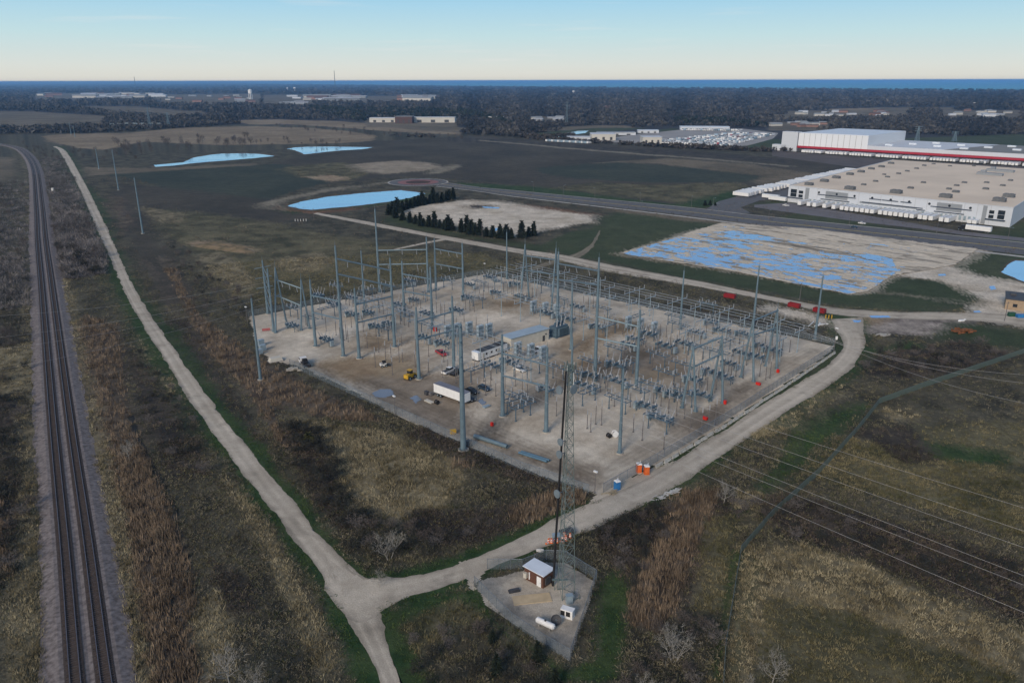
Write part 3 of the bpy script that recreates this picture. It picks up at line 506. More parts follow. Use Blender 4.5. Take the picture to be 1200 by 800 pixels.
sheet('lot_water', [(728, 297.3), (845, 263), (958, 270), (1100, 290), (1080, 305), (1046, 322), (1016, 341), (994, 344), (860, 318)], .10, water_mat('lot_puddle_water', (.20, .35, .56), .1, .45), 3, .3, 8)
# ------------------------------------------------------------------ the substation yard
def painted_patch(name, pix, z, zones, base, material, res=.8, edge=.8, seed=2, warp=2.6, jit=1.6, mod=None):
    W = [gp(*q) for q in pix]; D_ = densify(W, 1.5, .3, seed); uu = np.array([uv_of(p) for p in D_]); ux = np.arange(uu[:, 0].min()-1, uu[:, 0].max()+1, res); vx = np.arange(uu[:, 1].min()-1, uu[:, 1].max()+1, res)
    UU, VV = np.meshgrid(ux, vx); X = _B.x+EU.x*UU+EV.x*VV; Y = _B.y+EU.y*UU+EV.y*VV
    ins = inside((X+edge*2*(fbm(X/4, Y/4, 3)-.5)+edge*.8*(fbm(X/1.1, Y/1.1, 4)-.5)).ravel(), (Y+edge*2*(fbm(X/4, Y/4, 13)-.5)).ravel(), [(p.x, p.y) for p in D_]).reshape(X.shape)
    P = np.stack([X.ravel(), Y.ravel()], 1); alb = 0
    for sd_ in (9, 19, 29, 39): c_, n_, _, _ = paint(P, zones, base, warp, jit, sd_); alb = alb+colour(P, c_, n_, 51)/4
    alb = alb*(.76+.48*fbm(X.ravel()/16, Y.ravel()/16, 77))[:, None]*(.86+.28*fbm(UU.ravel()/3, VV.ravel()/22, 78))[:, None]
    if mod is not None: alb = alb*mod(UU.ravel(), VV.ravel(), P)[:, None]
    I = np.arange(X.size).reshape(X.shape); Q = np.stack([I[:-1, :-1], I[:-1, 1:], I[1:, 1:], I[1:, :-1]], -1).reshape(-1, 4); Q = Q[ins.ravel()[Q].all(1)]; uq, iq = np.unique(Q, return_inverse=True)
    o = np_mesh(name, np.stack([P[:, 0], P[:, 1], np.full(len(P), z)], 1)[uq], iq.reshape(-1), np.full(len(Q), 4), material, attr=alb[uq]); o['kind'] = 'structure'
    if o.data.polygons[0].normal.z < 0: o.data.flip_normals()
    return W
PAD = [(291, 371), (430, 346), (505, 332), (568, 321), (640, 334), (760, 360), (880, 384), (980, 405), (972, 416), (915, 455), (850, 498), (770, 546), (705, 580), (690, 577), (600, 546), (530, 515), (470, 490), (420, 462), (350, 430), (312, 420), (298, 398)]
Z_PAD = [('dirt', [(360, 425), (420, 415), (475, 412), (500, 430), (490, 440), (440, 455), (400, 445)]), ('wheel', [(420, 440), (560, 430), (540, 500), (470, 485), (430, 465)]), ('sand', [(540, 400), (600, 365), (670, 375), (670, 400), (600, 415)]),
 ('dirt', [(650, 400), (720, 375), (750, 380), (710, 400), (660, 440), (640, 440)]), ('sand', [(700, 395), (745, 400), (740, 412), (695, 408)]), ('dirt', [(690, 372), (730, 375), (700, 385)]), ('dirt', [(545, 350), (620, 350), (610, 365), (540, 362)]), ('dirt', [(420, 385), (470, 395), (450, 412), (410, 405)]),
 ('wheel', [(560, 500), (600, 470), (640, 452), (660, 455), (610, 478), (578, 500), (590, 520), (640, 540), (690, 545), (690, 565), (600, 535)]), ('wheel', [(720, 400), (800, 420), (800, 450), (700, 440)]), ('dirt', [(650, 430), (700, 420), (690, 440), (650, 455)]), ('wheel', [(430, 452), (520, 492), (600, 530), (690, 560), (690, 575), (560, 525), (450, 475)]),
 ('wheel', [(760, 500), (800, 490), (880, 450), (890, 460), (800, 520)]), ('dirt', [(730, 448), (760, 430), (800, 430), (770, 450)]), ('sand', [(300, 380), (340, 380), (330, 410), (305, 400)])]
def ruts(UU, VV, P):        # tyre tracks worn along the ways round the yard
    d = seg_dist(P[:, 0], P[:, 1], [tuple(gp(*q).xy) for q in ((345, 428), (430, 452), (520, 488), (575, 508), (650, 540), (700, 560), (740, 545), (860, 470), (950, 412))])
    d2 = seg_dist(P[:, 0], P[:, 1], [tuple(gp(*q).xy) for q in ((575, 508), (590, 485), (640, 455), (690, 438), (740, 418), (780, 400))]); d3 = seg_dist(P[:, 0], P[:, 1], [tuple(gp(*q).xy) for q in ((430, 452), (500, 430), (560, 405), (600, 380), (640, 360))])
    m = np.ones(len(UU))
    for dd_, k in ((d, 1), (d2, 1), (d3, .6)):
        wv = fbm(P[:, 0]/9, P[:, 1]/9, 5)*1.2
        for o_ in (.9, 2.6, 4.0): m -= .20*k*np.exp(-((dd_-o_-wv+.6)/.55)**2)
        m -= .14*k*np.exp(-(dd_/5.5)**2)
    m *= 1-.30*np.clip((fbm(UU/26, VV/18, 91)-.56)/.12, 0, 1)*fbm(UU/2.5, VV/6, 92)
    return m
PW = painted_patch('substation_yard', PAD, .014, Z_PAD, 'yard', mat_attr('yard_gravel', scales=((.45, .20), (2.6, .22)), bump=.35), .8, mod=ruts)
painted_patch('gravel_junction_corner', [(378, 640), (395, 662), (425, 677), (460, 680), (470, 690), (455, 703), (441, 716), (434, 728), (405, 705)], .032, [], 'gravel', MGR, .5, .7); painted_patch('gravel_entrance', [(536, 658), (575, 650), (604, 652), (573, 668), (567, 674), (560, 686), (556, 694), (546, 692), (546, 680)], .028, [], 'gravel', MGR, .5, .7)
painted_patch('gravel_gate_apron', [(688, 590), (700, 576), (760, 550), (790, 540), (804, 540), (770, 562), (720, 588), (700, 594)], .018, [], 'gravel', MGR, .5, .6)
CMP = [(556, 690), (560, 681), (612, 668), (640, 657), (662, 658), (698, 681), (668, 774), (640, 757), (600, 730), (575, 714)]
painted_patch('compound_gravel', CMP, .018, [('gravel', [(575, 690), (610, 672), (650, 668), (680, 690), (660, 745), (610, 715)])], 'cmp', mat_attr('compound_stone', scales=((.8, .25), (4, .25)), bump=.5), .3, .3, warp=1.0)
# ------------------------------------------------------------------ the railway
BAL = mat('ballast', (.095, .082, .079), .95, col2=(.210, .187, .182), scale=1.3, bump=.8, detail=10); RAILM = mat('rail_steel', (.22, .20, .22), .35, .7); SLP = mat('sleeper_wood', (.080, .062, .055), .9, var=.5, scale=1.2); BALD = mat('ballast_dark', (.075, .062, .057), .95, var=.4, scale=1.5)
rc = [Vector((*q, 0)) for q in RAILW]; rl = []
for a, b in zip(rc[:-1], rc[1:]):
    k = max(1, int((b-a).length/4)); rl += [a.lerp(b, j/k) for j in range(k)]
rl.append(rc[-1]); nrm = []
for i in range(len(rl)): d = (rl[min(i+1, len(rl)-1)]-rl[max(i-1, 0)]).normalized(); nrm.append(Vector((d.y, -d.x, 0)))
prof = [(-6.9, .0), (-6.1, .12), (-4.3, .55), (-.9, .55), (0, .42), (.9, .55), (4.3, .55), (6.1, .12), (6.9, 0)]
b = MB(); vs = []
for p, n_ in zip(rl, nrm):
    for j, (x, z) in enumerate(prof): e = random.uniform(-.5, .5) if j in (0, 8) else 0; vs.append(p+n_*(x+e)+Vector((0, 0, z-.004+.008)))
m_ = len(prof); b.add(vs, [(i*m_+j, i*m_+j+1, (i+1)*m_+j+1, (i+1)*m_+j) for i in range(len(rl)-1) for j in range(m_-1)]); o = b.build('railway_bed', BAL); o['kind'] = 'structure'
if o.data.polygons[0].normal.z < 0: o.data.flip_normals()
for side, ctr, lab in ((0, -2.13, 'pair of rails on dark sleepers, the track farther from the gravel road'), (1, 2.13, 'pair of rails on dark sleepers, the track nearer the gravel road')):
    t = empty('railway_track', rl[8]+nrm[8]*ctr); tag(t, lab, 'railway track', 'tracks of the double railway'); t0 = t.location
    bd = MB(); vs = []
    for p, n_ in zip(rl, nrm):
        for x in (-1.5, 1.5): vs.append(p+n_*(ctr+x)+Vector((0, 0, .566))-t0)
    bd.add(vs, [(2*i, 2*i+1, 2*i+3, 2*i+2) for i in range(len(rl)-1)]); q = bd.build('ballast', BALD, t)
    if q.data.polygons[0].normal.z < 0: q.data.flip_normals()
    sb = MB(); acc = 0; 
    for i in range(len(rl)-1):
        L = (rl[i+1]-rl[i]).length; d = (rl[i+1]-rl[i]).normalized(); ang = math.atan2(nrm[i].y, nrm[i].x)
        if rl[i].length > 950: break
        s = acc
        while s < L: q = rl[i]+d*s+nrm[i]*ctr-t0; sb.box((q.x, q.y, .60), (2.6, .24, .16), ang); s += .62
        acc = s-L
    q = sb.build('sleepers', SLP, t); q['kind'] = 'stuff'
    for off in (-.7525, .7525):
        rb = MB(); vs = []
        for p, n_ in zip(rl, nrm):
            for (x, z) in ((-.06, .68), (-.06, .84), (.06, .84), (.06, .68)): vs.append(p+n_*(ctr+off+x)+Vector((0, 0, z))-t0)
        rb.add(vs, [(4*i+j, 4*i+(j+1) % 4, 4*i+4+(j+1) % 4, 4*i+4+j) for i in range(len(rl)-1) for j in range(4)]); rb.build('rail', RAILM, t)

for k_, (a_, c_, h_, w_) in enumerate((((226, 286.5), (300, 296), 1.6, 5.0), ((240, 283.5), (296, 291), .9, 4.0))):
    p, q = gp(*a_), gp(*c_); d = q-p; L = d.length; n_ = 40; b = MB(); vs = []; r = random.Random(k_)
    for i in range(n_+1):
        f = i/n_; e = min(1, 5*f, 5*(1-f)); c = d*f; s_ = Vector((-d.y, d.x, 0)).normalized()
        for (o_, z_) in ((-1, 0), (-.35, .8), (.1, 1), (.5, .7), (1, 0)): v = c+s_*(o_*w_*(.35+.65*e)+r.uniform(-.3, .3)); vs.append((v.x, v.y, z_*h_*e*r.uniform(.8, 1.15)-.05))
    b.add(vs, [(i*5+j, i*5+j+1, i*5+j+6, i*5+j+5) for i in range(n_) for j in range(4)]); o = b.build('earth_bank', mat('bank_soil', (.20, .15, .095), .95, col2=(.10, .085, .05), scale=.25, bump=.4)); o.location = p; o['kind'] = 'structure'
    if o.data.polygons[0].normal.z < 0: o.data.flip_normals()
# ================================================================== UNDERGROWTH (uncountable: one object per kind)
LEAF = mat_attr('dry_stems', scales=((.8, .15),), bump=0, spec=.05)
def in_view(n, r0, r1, half=39):
    r = np.sqrt(rng.uniform(r0*r0, r1*r1, n)); a = np.radians(rng.uniform(-half, half, n)); return np.stack([r*np.sin(a), r*np.cos(a)], 1)
YARD = [(p.x, p.y) for p in PW]; CMPW = [tuple(gp(*q).xy) for q in CMP]
GAP = [[tuple(gp(*q).xy) for q in poly] for poly in ([(378, 640), (395, 662), (425, 677), (460, 680), (455, 703), (441, 715), (436, 725), (410, 700)], [(538, 662), (600, 655), (567, 672), (548, 690)], [(690, 588), (700, 578), (760, 552), (800, 540), (770, 560), (720, 585)])]
def free(P, m=0.0):
    x, y = P[:, 0], P[:, 1]; ok = ~inside(x, y, YARD) & ~inside(x, y, CMPW)
    for g in GAP: ok &= ~inside(x, y, g)
    ok &= (seg_dist(x, y, CEN['A']) > 2.9+m) & (seg_dist(x, y, CEN['B']) > 3.3+m) & (seg_dist(x, y, CEN['C']) > 4.2+m) & (seg_dist(x, y, RAILW) > 6.2+m)
    px, py, fw = project(x, y); ok &= ~inside(px, py, LOT) & ~inside(px, py, [(985, 362), (1300, 385), (1300, 395), (1150, 378), (1080, 394), (975, 390)])
    return ok
def tufts(name, P, k, h, wd, lean, ca, cb, spread=.35, up=1.0, seed=0, patch=12.0):
    n = len(P)
    if not n: return
    g = np.random.default_rng(seed); s = np.clip(.55+.9*fbm(P[:, 0]/patch, P[:, 1]/patch, seed), .5, 1.6)
    hh = (g.uniform(h[0], h[1], n)*s)[:, None]*g.uniform(.6, 1.1, (n, k)); az = g.uniform(0, 2*np.pi, (n, k)); r = spread*np.sqrt(g.uniform(0, 1, (n, k)))
    bx = P[:, 0:1]+r*np.cos(az); by = P[:, 1:2]+r*np.sin(az); la = az+g.normal(0, .6, (n, k)); ln = hh*lean*g.uniform(.3, 1.2, (n, k))
    wa = g.uniform(0, np.pi, (n, k)); w_ = wd*g.uniform(.6, 1.4, (n, k))
    V = np.zeros((n, k, 3, 3), np.float32)
    V[:, :, 0] = np.stack([bx-w_*np.cos(wa), by-w_*np.sin(wa), np.zeros_like(bx)], -1); V[:, :, 1] = np.stack([bx+w_*np.cos(wa), by+w_*np.sin(wa), np.zeros_like(bx)], -1)
    V[:, :, 2] = np.stack([bx+ln*np.cos(la), by+ln*np.sin(la), hh*up], -1)
    t = np.clip(fbm(P[:, 0]/patch/.7, P[:, 1]/patch/.7, seed+9)*1.6-.3+g.normal(0, .22, n), 0, 1)[:, None]
    c = 1.15*(np.array(ca)*(1-t)+np.array(cb)*t)*g.uniform(.75, 1.25, (n, 1)); C = np.repeat(c[:, None, None, :], k, 1)*g.uniform(.8, 1.2, (n, k, 1, 1)); C = np.repeat(C, 3, 2)
    m = n*k*3; o = np_mesh(name, V.reshape(-1, 3), np.arange(m), np.full(n*k, 3), LEAF, attr=C.reshape(-1, 3)); o['kind'] = 'stuff'; return o
def brush(name, P, k, R, wd, ca, cb, seed=0, flat=.8, patch=15.0):
    n = len(P); g = np.random.default_rng(seed)
    if not n: return
    s = (g.uniform(R[0], R[1], n)*np.clip(.5+fbm(P[:, 0]/patch, P[:, 1]/patch, seed), .5, 1.5))[:, None]
    az = g.uniform(0, 2*np.pi, (n, k)); el = np.arcsin(g.uniform(.05, 1, (n, k))); L = s*g.uniform(.55, 1.1, (n, k)); r0 = s*.35*np.sqrt(g.uniform(0, 1, (n, k))); a0 = az+g.normal(0, .9, (n, k))
    bx = P[:, 0:1]+r0*np.cos(a0); by = P[:, 1:2]+r0*np.sin(a0); bz = g.uniform(0, .35, (n, k))*s
    tx = bx+L*np.cos(el)*np.cos(az)*.8; ty = by+L*np.cos(el)*np.sin(az)*.8; tz = bz+L*np.sin(el)*flat
    wa = g.uniform(0, 2*np.pi, (n, k)); w_ = wd*g.uniform(.6, 1.5, (n, k)); wz = g.normal(0, .5, (n, k))*w_
    V = np.zeros((n, k, 3, 3), np.float32); V[:, :, 0] = np.stack([bx, by, bz], -1); V[:, :, 1] = np.stack([tx-w_*np.cos(wa), ty-w_*np.sin(wa), tz-wz], -1); V[:, :, 2] = np.stack([tx+w_*np.cos(wa), ty+w_*np.sin(wa), tz+wz], -1)
    t = np.clip(fbm(P[:, 0]/patch, P[:, 1]/patch, seed+9)*1.6-.3+g.normal(0, .25, n), 0, 1)[:, None]
    c = 1.15*(np.array(ca)*(1-t)+np.array(cb)*t)*g.uniform(.75, 1.25, (n, 1)); C = np.repeat(np.repeat(c[:, None, None, :], k, 1)*g.uniform(.75, 1.25, (n, k, 1, 1)), 3, 2)
    m = n*k*3; o = np_mesh(name, V.reshape(-1, 3), np.arange(m), np.full(n*k, 3), LEAF, attr=C.reshape(-1, 3)); o['kind'] = 'stuff'; return o
PT = np.concatenate([in_view(42000, 98, 210), in_view(46000, 210, 430, 37), in_view(22000, 430, 900, 36)]); PT = PT[free(PT)]
pcl, pnm = ground_class(PT); dd = np.hypot(PT[:, 0], PT[:, 1])
def sel(nms, lo=0, hi=2000, frac=1.0):
    m = np.isin(pcl, [pnm.index(q) for q in nms if q in pnm]) & (dd >= lo) & (dd < hi) & (rng.uniform(0, 1, len(PT)) < frac); return PT[m]
tufts('dry_grass', sel(['dry'], 0, 430), 11, (.35, .95), .058, .65, (.105, .090, .052), (.300, .265, .175), .5, seed=61, patch=7)
tufts('meadow_grass', sel(['olive'], 0, 430), 9, (.3, .8), .06, .75, (.060, .062, .030), (.190, .165, .095), .45, seed=62, patch=9)
tufts('reeds', np.concatenate([sel(['reed'], 0, 430, .75), sel(['reed'], 0, 430, .6)+rng.normal(0, .6, (1, 2))]), 7, (.8, 2.0), .065, .3, (.078, .060, .043), (.245, .190, .136), .5, seed=63, patch=5)
brush('reed_weeds', sel(['reed'], 0, 430, .35), 9, (.5, 1.3), .05, (.055, .045, .038), (.16, .12, .08), 68, patch=6)
tufts('green_grass', sel(['grass'], 0, 430), 7, (.10, .36), .07, .8, (.024, .052, .017), (.070, .098, .036), .5, seed=64, patch=6)
brush('weed_stalks', sel(['scrub'], 0, 430), 9, (.4, 1.1), .048, (.055, .050, .039), (.160, .142, .10), 65, patch=7)
tufts('scrub_grass', sel(['scrub', 'dark'], 0, 430, .5), 8, (.25, .7), .058, .8, (.040, .052, .022), (.185, .172, .098), .5, seed=69, patch=11)
brush('thicket_undergrowth', sel(['dark'], 0, 430), 10, (.5, 1.3), .058, (.032, .029, .026), (.105, .085, .068), 66, patch=8)
brush('field_weeds', sel(['scrub', 'reed', 'dark', 'dry', 'olive', 'dull', 'rust', 'tan'], 430, 900, .9), 6, (.5, 1.2), .12, (.05, .043, .036), (.16, .13, .09), 67)
TH = []
for k_, (poly, n_) in enumerate((([(46, 186), (72, 184), (97, 225), (112, 270), (127, 300), (122, 322), (98, 326), (72, 330), (60, 280), (52, 220)], 1500), ([(-60, 215), (30, 212), (36, 270), (40, 330), (40, 400), (-60, 420)], 1300), ([(-40, 430), (40, 420), (46, 520), (48, 600), (20, 680), (-40, 720)], 300))):
    W_ = np.array(poly, float); g_ = np.random.default_rng(80+k_); n_ = int(n_*1.2); C_ = np.stack([g_.uniform(W_[:, 0].min(), W_[:, 0].max(), n_*4), g_.uniform(W_[:, 1].min(), W_[:, 1].max(), n_*4)], 1); C_ = C_[inside(C_[:, 0], C_[:, 1], W_)][:n_]; TH.append(np.array([gp(x, y).xy for x, y in C_]))
brush('dark_thicket', TH[2][free(TH[2], 1.5)], 30, (.7, 1.7), .05, (.028, .030, .024), (.085, .080, .062), 75, .9); d_ = np.hypot(TH[1][:, 0], TH[1][:, 1]); nr_ = TH[1][d_ < 380]; brush('dark_thicket_far', nr_[free(nr_, 1.5)], 30, (.8, 2.0), .055, (.040, .040, .036), (.115, .105, .09), 76, .9); TH = np.concatenate([TH[0], TH[1][d_ >= 380]]); brush('thicket_brush', TH[free(TH, 1.5)], 38, (1.6, 3.6), .075, (.075, .071, .072), (.195, .180, .174), 74, .9)
# ================================================================== TREES AND SHRUBS (each one a thing)
BARK = mat('bark', (.085, .075, .066), .95, var=.4, scale=2); BARKP = mat('pale_bark', (.30, .285, .26), .9, var=.35, scale=2)
TW = [mat('twigs_grey', (.125, .112, .106), .95, var=.3, scale=.6), mat('twigs_brown', (.092, .078, .070), .95, var=.3, scale=.6), mat('twigs_pale', (.24, .23, .205), .95, var=.3, scale=.6), mat('twigs_dark', (.035, .036, .030), .95, var=.35, scale=.6), mat('twigs_tan', (.15, .12, .085), .95, var=.3, scale=.6)]
NEED = mat('needles', (.016, .026, .017), .9, var=.45, scale=.7); NEEDY = mat('leaves_olive', (.06, .062, .022), .9, var=.4, scale=.8)
def tri_cloud(pts, dirs, L, wd, g):
    n = len(pts); L = L*g.uniform(.6, 1.3, (n, 1)); side = np.cross(dirs, g.normal(0, 1, (n, 3))); side /= np.linalg.norm(side, axis=1)[:, None]+1e-9
    V = np.stack([pts-side*wd, pts+side*wd, pts+dirs*L], 1); return V.reshape(-1, 3)
def cloud_mesh(name, V, m):
    me = bpy.data.meshes.new(name); V = np.asarray(V, np.float32); n = len(V)//3
    me.vertices.add(len(V)); me.vertices.foreach_set('co', V.ravel()); me.loops.add(len(V)); me.loops.foreach_set('vertex_index', np.arange(len(V), dtype=np.int32)); me.polygons.add(n); me.polygons.foreach_set('loop_start', np.arange(0, 3*n, 3, dtype=np.int32)); me.materials.append(m); me.update(calc_edges=True); return me
def bare_proto(seed, H, R, bark, tw, ntw, tl=1.0, tw_w=.05, stems=1, droop=0.0):
    r = random.Random(seed); g = np.random.default_rng(seed); b = MB(); ends = []
    for s_ in range(stems):
        az0 = r.uniform(0, 6.28); off = 0 if stems == 1 else R*.12; base = Vector((off*math.cos(az0), off*math.sin(az0), 0)); lean = Vector((math.cos(az0), math.sin(az0), 0))*(.05 if stems == 1 else .38)
        Hs = H*(.62 if stems == 1 else r.uniform(.5, .75)); p = base; rad = H*.018*(1 if stems == 1 else .6); segs = 4; pts = [p]
        for k in range(segs):
            q = p+(Vector((r.uniform(-.07, .07), r.uniform(-.07, .07), 1))+lean).normalized()*(Hs/segs); b.tube(p, q, rad*(1-k*.2), rad*(1-(k+1)*.2), 5, cap=False); p = q; pts.append(p)
        ends.append((pts[-1], Vector((0, 0, 1)), H*.2))
        nl = 9 if stems == 1 else 4
        for i in range(nl):
            f = .28+.72*i/nl; k = min(int(f*segs), segs-1); o_ = pts[k].lerp(pts[k+1], f*segs-k) if f < 1 else pts[-1]; az = i*2.4+r.uniform(-.5, .5); rise = .45+.9*f
            d = Vector((math.cos(az), math.sin(az), rise)).normalized(); L = R*(1.05-.45*f)*r.uniform(.7, 1.1); m_ = o_+d*L*.55; e = m_+(d+Vector((r.uniform(-.3, .3), r.uniform(-.3, .3), .25-droop))).normalized()*L*.55
            b.tube(o_, m_, rad*.5, rad*.34, 4, cap=False); b.tube(m_, e, rad*.34, rad*.12, 4, cap=False); ends += [(e, d, L*.45), (m_, d, L*.5)]
            for j in range(3):
                d2 = (d+Vector((r.uniform(-.8, .8), r.uniform(-.8, .8), r.uniform(-.1, .6)))).normalized(); s2 = o_.lerp(e, r.uniform(.4, .9)); e2 = s2+d2*L*r.uniform(.3, .5); b.tube(s2, e2, rad*.2, rad*.06, 3, cap=False); ends.append((e2, d2, L*.35))
    tm = b.mesh('trunk', bark); k = max(1, ntw//len(ends)); PTS, DIR, LL = [], [], []
    for (e, d, L) in ends:
        c = np.array(e)+g.normal(0, 1, (k, 3))*L*.38; dd_ = np.array(d)+g.normal(0, .65, (k, 3)); dd_[:, 2] -= droop; dd_ /= np.linalg.norm(dd_, axis=1)[:, None]; PTS.append(c); DIR.append(dd_)
    return tm, cloud_mesh('crown', tri_cloud(np.concatenate(PTS), np.concatenate(DIR), tl, tw_w, g), tw)
def conifer_proto(seed, H, R, m, n=420):
    g = np.random.default_rng(seed); b = MB(); b.tube((0, 0, 0), (0, 0, H*.95), H*.022, H*.004, 6, cap=False)
    z = g.uniform(.06, 1, n)**1.15; az = g.uniform(0, 6.28, n); tier = .82+.25*np.sin(z*38+g.uniform(0, 1)); rad = R*(1-z)**.85*tier*(.8+.3*np.sin(az*3+seed))+.05
    rr_ = rad*g.uniform(.25, .8, n); p = np.stack([rr_*np.cos(az), rr_*np.sin(az), z*H], 1); d = np.stack([np.cos(az), np.sin(az), g.normal(-.15, .25, n)+.9*(z > .93)], 1); d /= np.linalg.norm(d, axis=1)[:, None]
    return b.mesh('trunk', BARK), cloud_mesh('crown', tri_cloud(p, d, R*.42, R*.13, g), m)
def tree_thing(name, protos, q, s, label, cat, group=None, rz=None):
    tm, cm = protos; t = empty(name, (q[0], q[1], 0), random.uniform(0, 6.28) if rz is None else rz); tag(t, label, cat, group)
    for nm, me in (('trunk', tm), ('crown', cm)):
        if me: o = inst(nm, me, t); o.scale = (s, s, s*random.uniform(.9, 1.1))
    return t
BARE = [bare_proto(100+i, 9, 3.4, BARK, TW[i % 2], 330, .95, .075) for i in range(4)]
SHR = [bare_proto(120+i, 3.6, 2.3, BARK, TW[(1, 0, 3)[i]], 460, .6, .055, stems=4) for i in range(3)]
SHD = [bare_proto(130+i, 3.4, 2.3, BARK, TW[3], 560, .55, .075, stems=5) for i in range(2)]
PALE = [bare_proto(140+i, 6.5, 3.2, BARKP, TW[2], 420, .8, .035, stems=(4, 1, 5)[i]) for i in range(3)]
CON = [conifer_proto(150+i, (8.5, 7.4, 9.2, 6.4)[i], (3.6, 3.8, 3.5, 3.4)[i], NEED, 560) for i in range(4)]
def scatter(poly, n, mind, seed):
    r = random.Random(seed); xs = [p[0] for p in poly]; ys = [p[1] for p in poly]; out = []; tries = 0
    while len(out) < n and tries < n*80:
        tries += 1; px_, py_ = r.uniform(min(xs), max(xs)), r.uniform(min(ys), max(ys))
        if not inside(np.array([px_]), np.array([py_]), poly)[0]: continue
        g_ = gp(px_, py_); q = (g_.x, g_.y)
        if not free(np.array([q]), 1.0)[0]: continue
        if any((q[0]-o_[0])**2+(q[1]-o_[1])**2 < mind*mind for o_ in out): continue
        out.append(q)
    return out
def wood(poly, n, mind, seed, protos, srange, label, group, cat='tree', name='bare_tree'):
    r = random.Random(seed)
    for q in scatter(poly, n, mind, seed): tree_thing(name, protos[r.randrange(len(protos))], q, r.uniform(*srange), label, cat, group)
wood([(50, 190), (70, 185), (95, 225), (110, 270), (125, 300), (108, 318), (98, 322), (72, 328), (60, 280), (52, 220)], 84, 4.4, 1, BARE+SHR, (.55, .95), 'bare grey tree in the long thicket between the railway and the gravel road', 'thicket between railway and road')
wood([(68, 290), (110, 300), (120, 322), (95, 328), (75, 330)], 14, 3, 2, SHD, (.8, 1.3), 'dark bare shrub at the near end of the thicket between railway and road', 'dark shrubs ending the thicket', 'shrub', 'bare_shrub')
wood([(-60, 215), (30, 212), (36, 270), (40, 330), (40, 400), (-60, 420)], 60, 5.5, 3, BARE+SHR, (.5, .9), 'bare brushy tree on the far side of the railway from the gravel road', 'trees beyond the railway')
wood([(-40, 430), (40, 420), (46, 520), (48, 600), (20, 680), (-40, 720)], 30, 3.5, 4, SHD+SHR, (.6, 1.1), 'dark shrub in the brush beside the railway ballast', 'shrubs beside the ballast', 'shrub', 'bare_shrub')
wood([(18, 168), (60, 176), (85, 200), (75, 186), (40, 190), (28, 178)], 18, 6, 5, BARE, (.5, .9), 'small bare tree at the railway curve near the far end of the gravel road', 'trees at the railway curve')
wood([(130, 168), (200, 166), (290, 162), (300, 174), (200, 178), (140, 184)], 44, 9, 6, BARE, (1.0, 1.9), 'bare tree of the row in front of the far tan field', 'trees before the tan field')
wood([(80, 176), (180, 178), (178, 190), (100, 194)], 20, 8, 7, BARE+SHR, (.7, 1.2), 'bare brush tree near the white tip of the long far pond', 'brush near the far pond')
wood([(300, 148), (420, 151), (470, 158), (560, 163), (540, 165), (440, 161), (330, 153)], 40, 14, 8, BARE, (.8, 1.4), 'bare tree in the hedge line between two far tan fields', 'hedge between the tan fields')
wood([(300, 165), (440, 168), (440, 172), (300, 173)], 14, 12, 9, BARE, (.7, 1.3), 'lone bare tree on the edge of the tan field behind the ponds', 'trees behind the ponds')
wood([(150, 395), (190, 440), (235, 505), (240, 560), (205, 560), (165, 480)], 20, 3, 10, SHR+SHD, (.45, .8), 'dark bare shrub in the strip between reeds and gravel road', 'shrubs in the roadside strip', 'shrub', 'bare_shrub')
wood([(330, 500), (375, 500), (395, 540), (400, 580), (430, 610), (410, 625), (370, 590), (345, 540)], 26, 2.6, 11, SHD, (.6, 1.05), 'dense dark shrub in the belt along the pale grass patch', 'dark shrubs by the pale grass', 'shrub', 'bare_shrub')
wood([(400, 610), (500, 625), (560, 625), (520, 650), (440, 660), (410, 650)], 18, 3.2, 12, SHR+SHD, (.6, 1.0), 'brown brushy shrub inside the bend of the gravel road', 'shrubs inside the road bend', 'shrub', 'bare_shrub')
wood([(180, 270), (300, 350), (295, 372), (240, 368), (215, 335)], 34, 4, 13, SHR, (.5, 1.0), 'low bare shrub on the rough ground left of the substation', 'shrubs on the rough ground', 'shrub', 'bare_shrub')
wood([(1010, 415), (1150, 400), (1180, 420), (1130, 440), (1060, 445), (1010, 438)], 34, 3, 14, SHD+SHR, (.6, 1.0), 'dark brushy shrub in the hollow beyond the road corner', 'shrubs beyond the road corner', 'shrub', 'bare_shrub')
wood([(710, 620), (780, 590), (795, 610), (760, 660), (740, 700), (715, 660)], 22, 3, 15, SHD+SHR, (.5, .85), 'dark shrub between the compound fence and the tall reeds', 'shrubs between fence and reeds', 'shrub', 'bare_shrub')
wood([(850, 576), (880, 585), (1000, 610), (1150, 650), (1200, 665), (1190, 715), (1000, 650), (870, 620)], 40, 3.2, 16, SHR+SHD, (.4, .8), 'low brown shrub in the dark strip under the wires', 'shrubs under the wires', 'shrub', 'bare_shrub')
wood([(735, 740), (800, 720), (840, 740), (830, 840), (730, 840)], 16, 3, 17, [PALE[0], SHR[1], SHR[0]], (.6, 1.0), 'grey brushy shrub beside the curved chain-link fence', 'grey shrubs beside the curved fence', 'shrub', 'bare_shrub')
wood([(470, 750), (560, 740), (640, 790), (630, 840), (480, 840)], 18, 3, 18, SHD+SHR, (.5, .8), 'scrubby shrub on the near side of the tower compound', 'shrubs near the tower compound', 'shrub', 'bare_shrub')
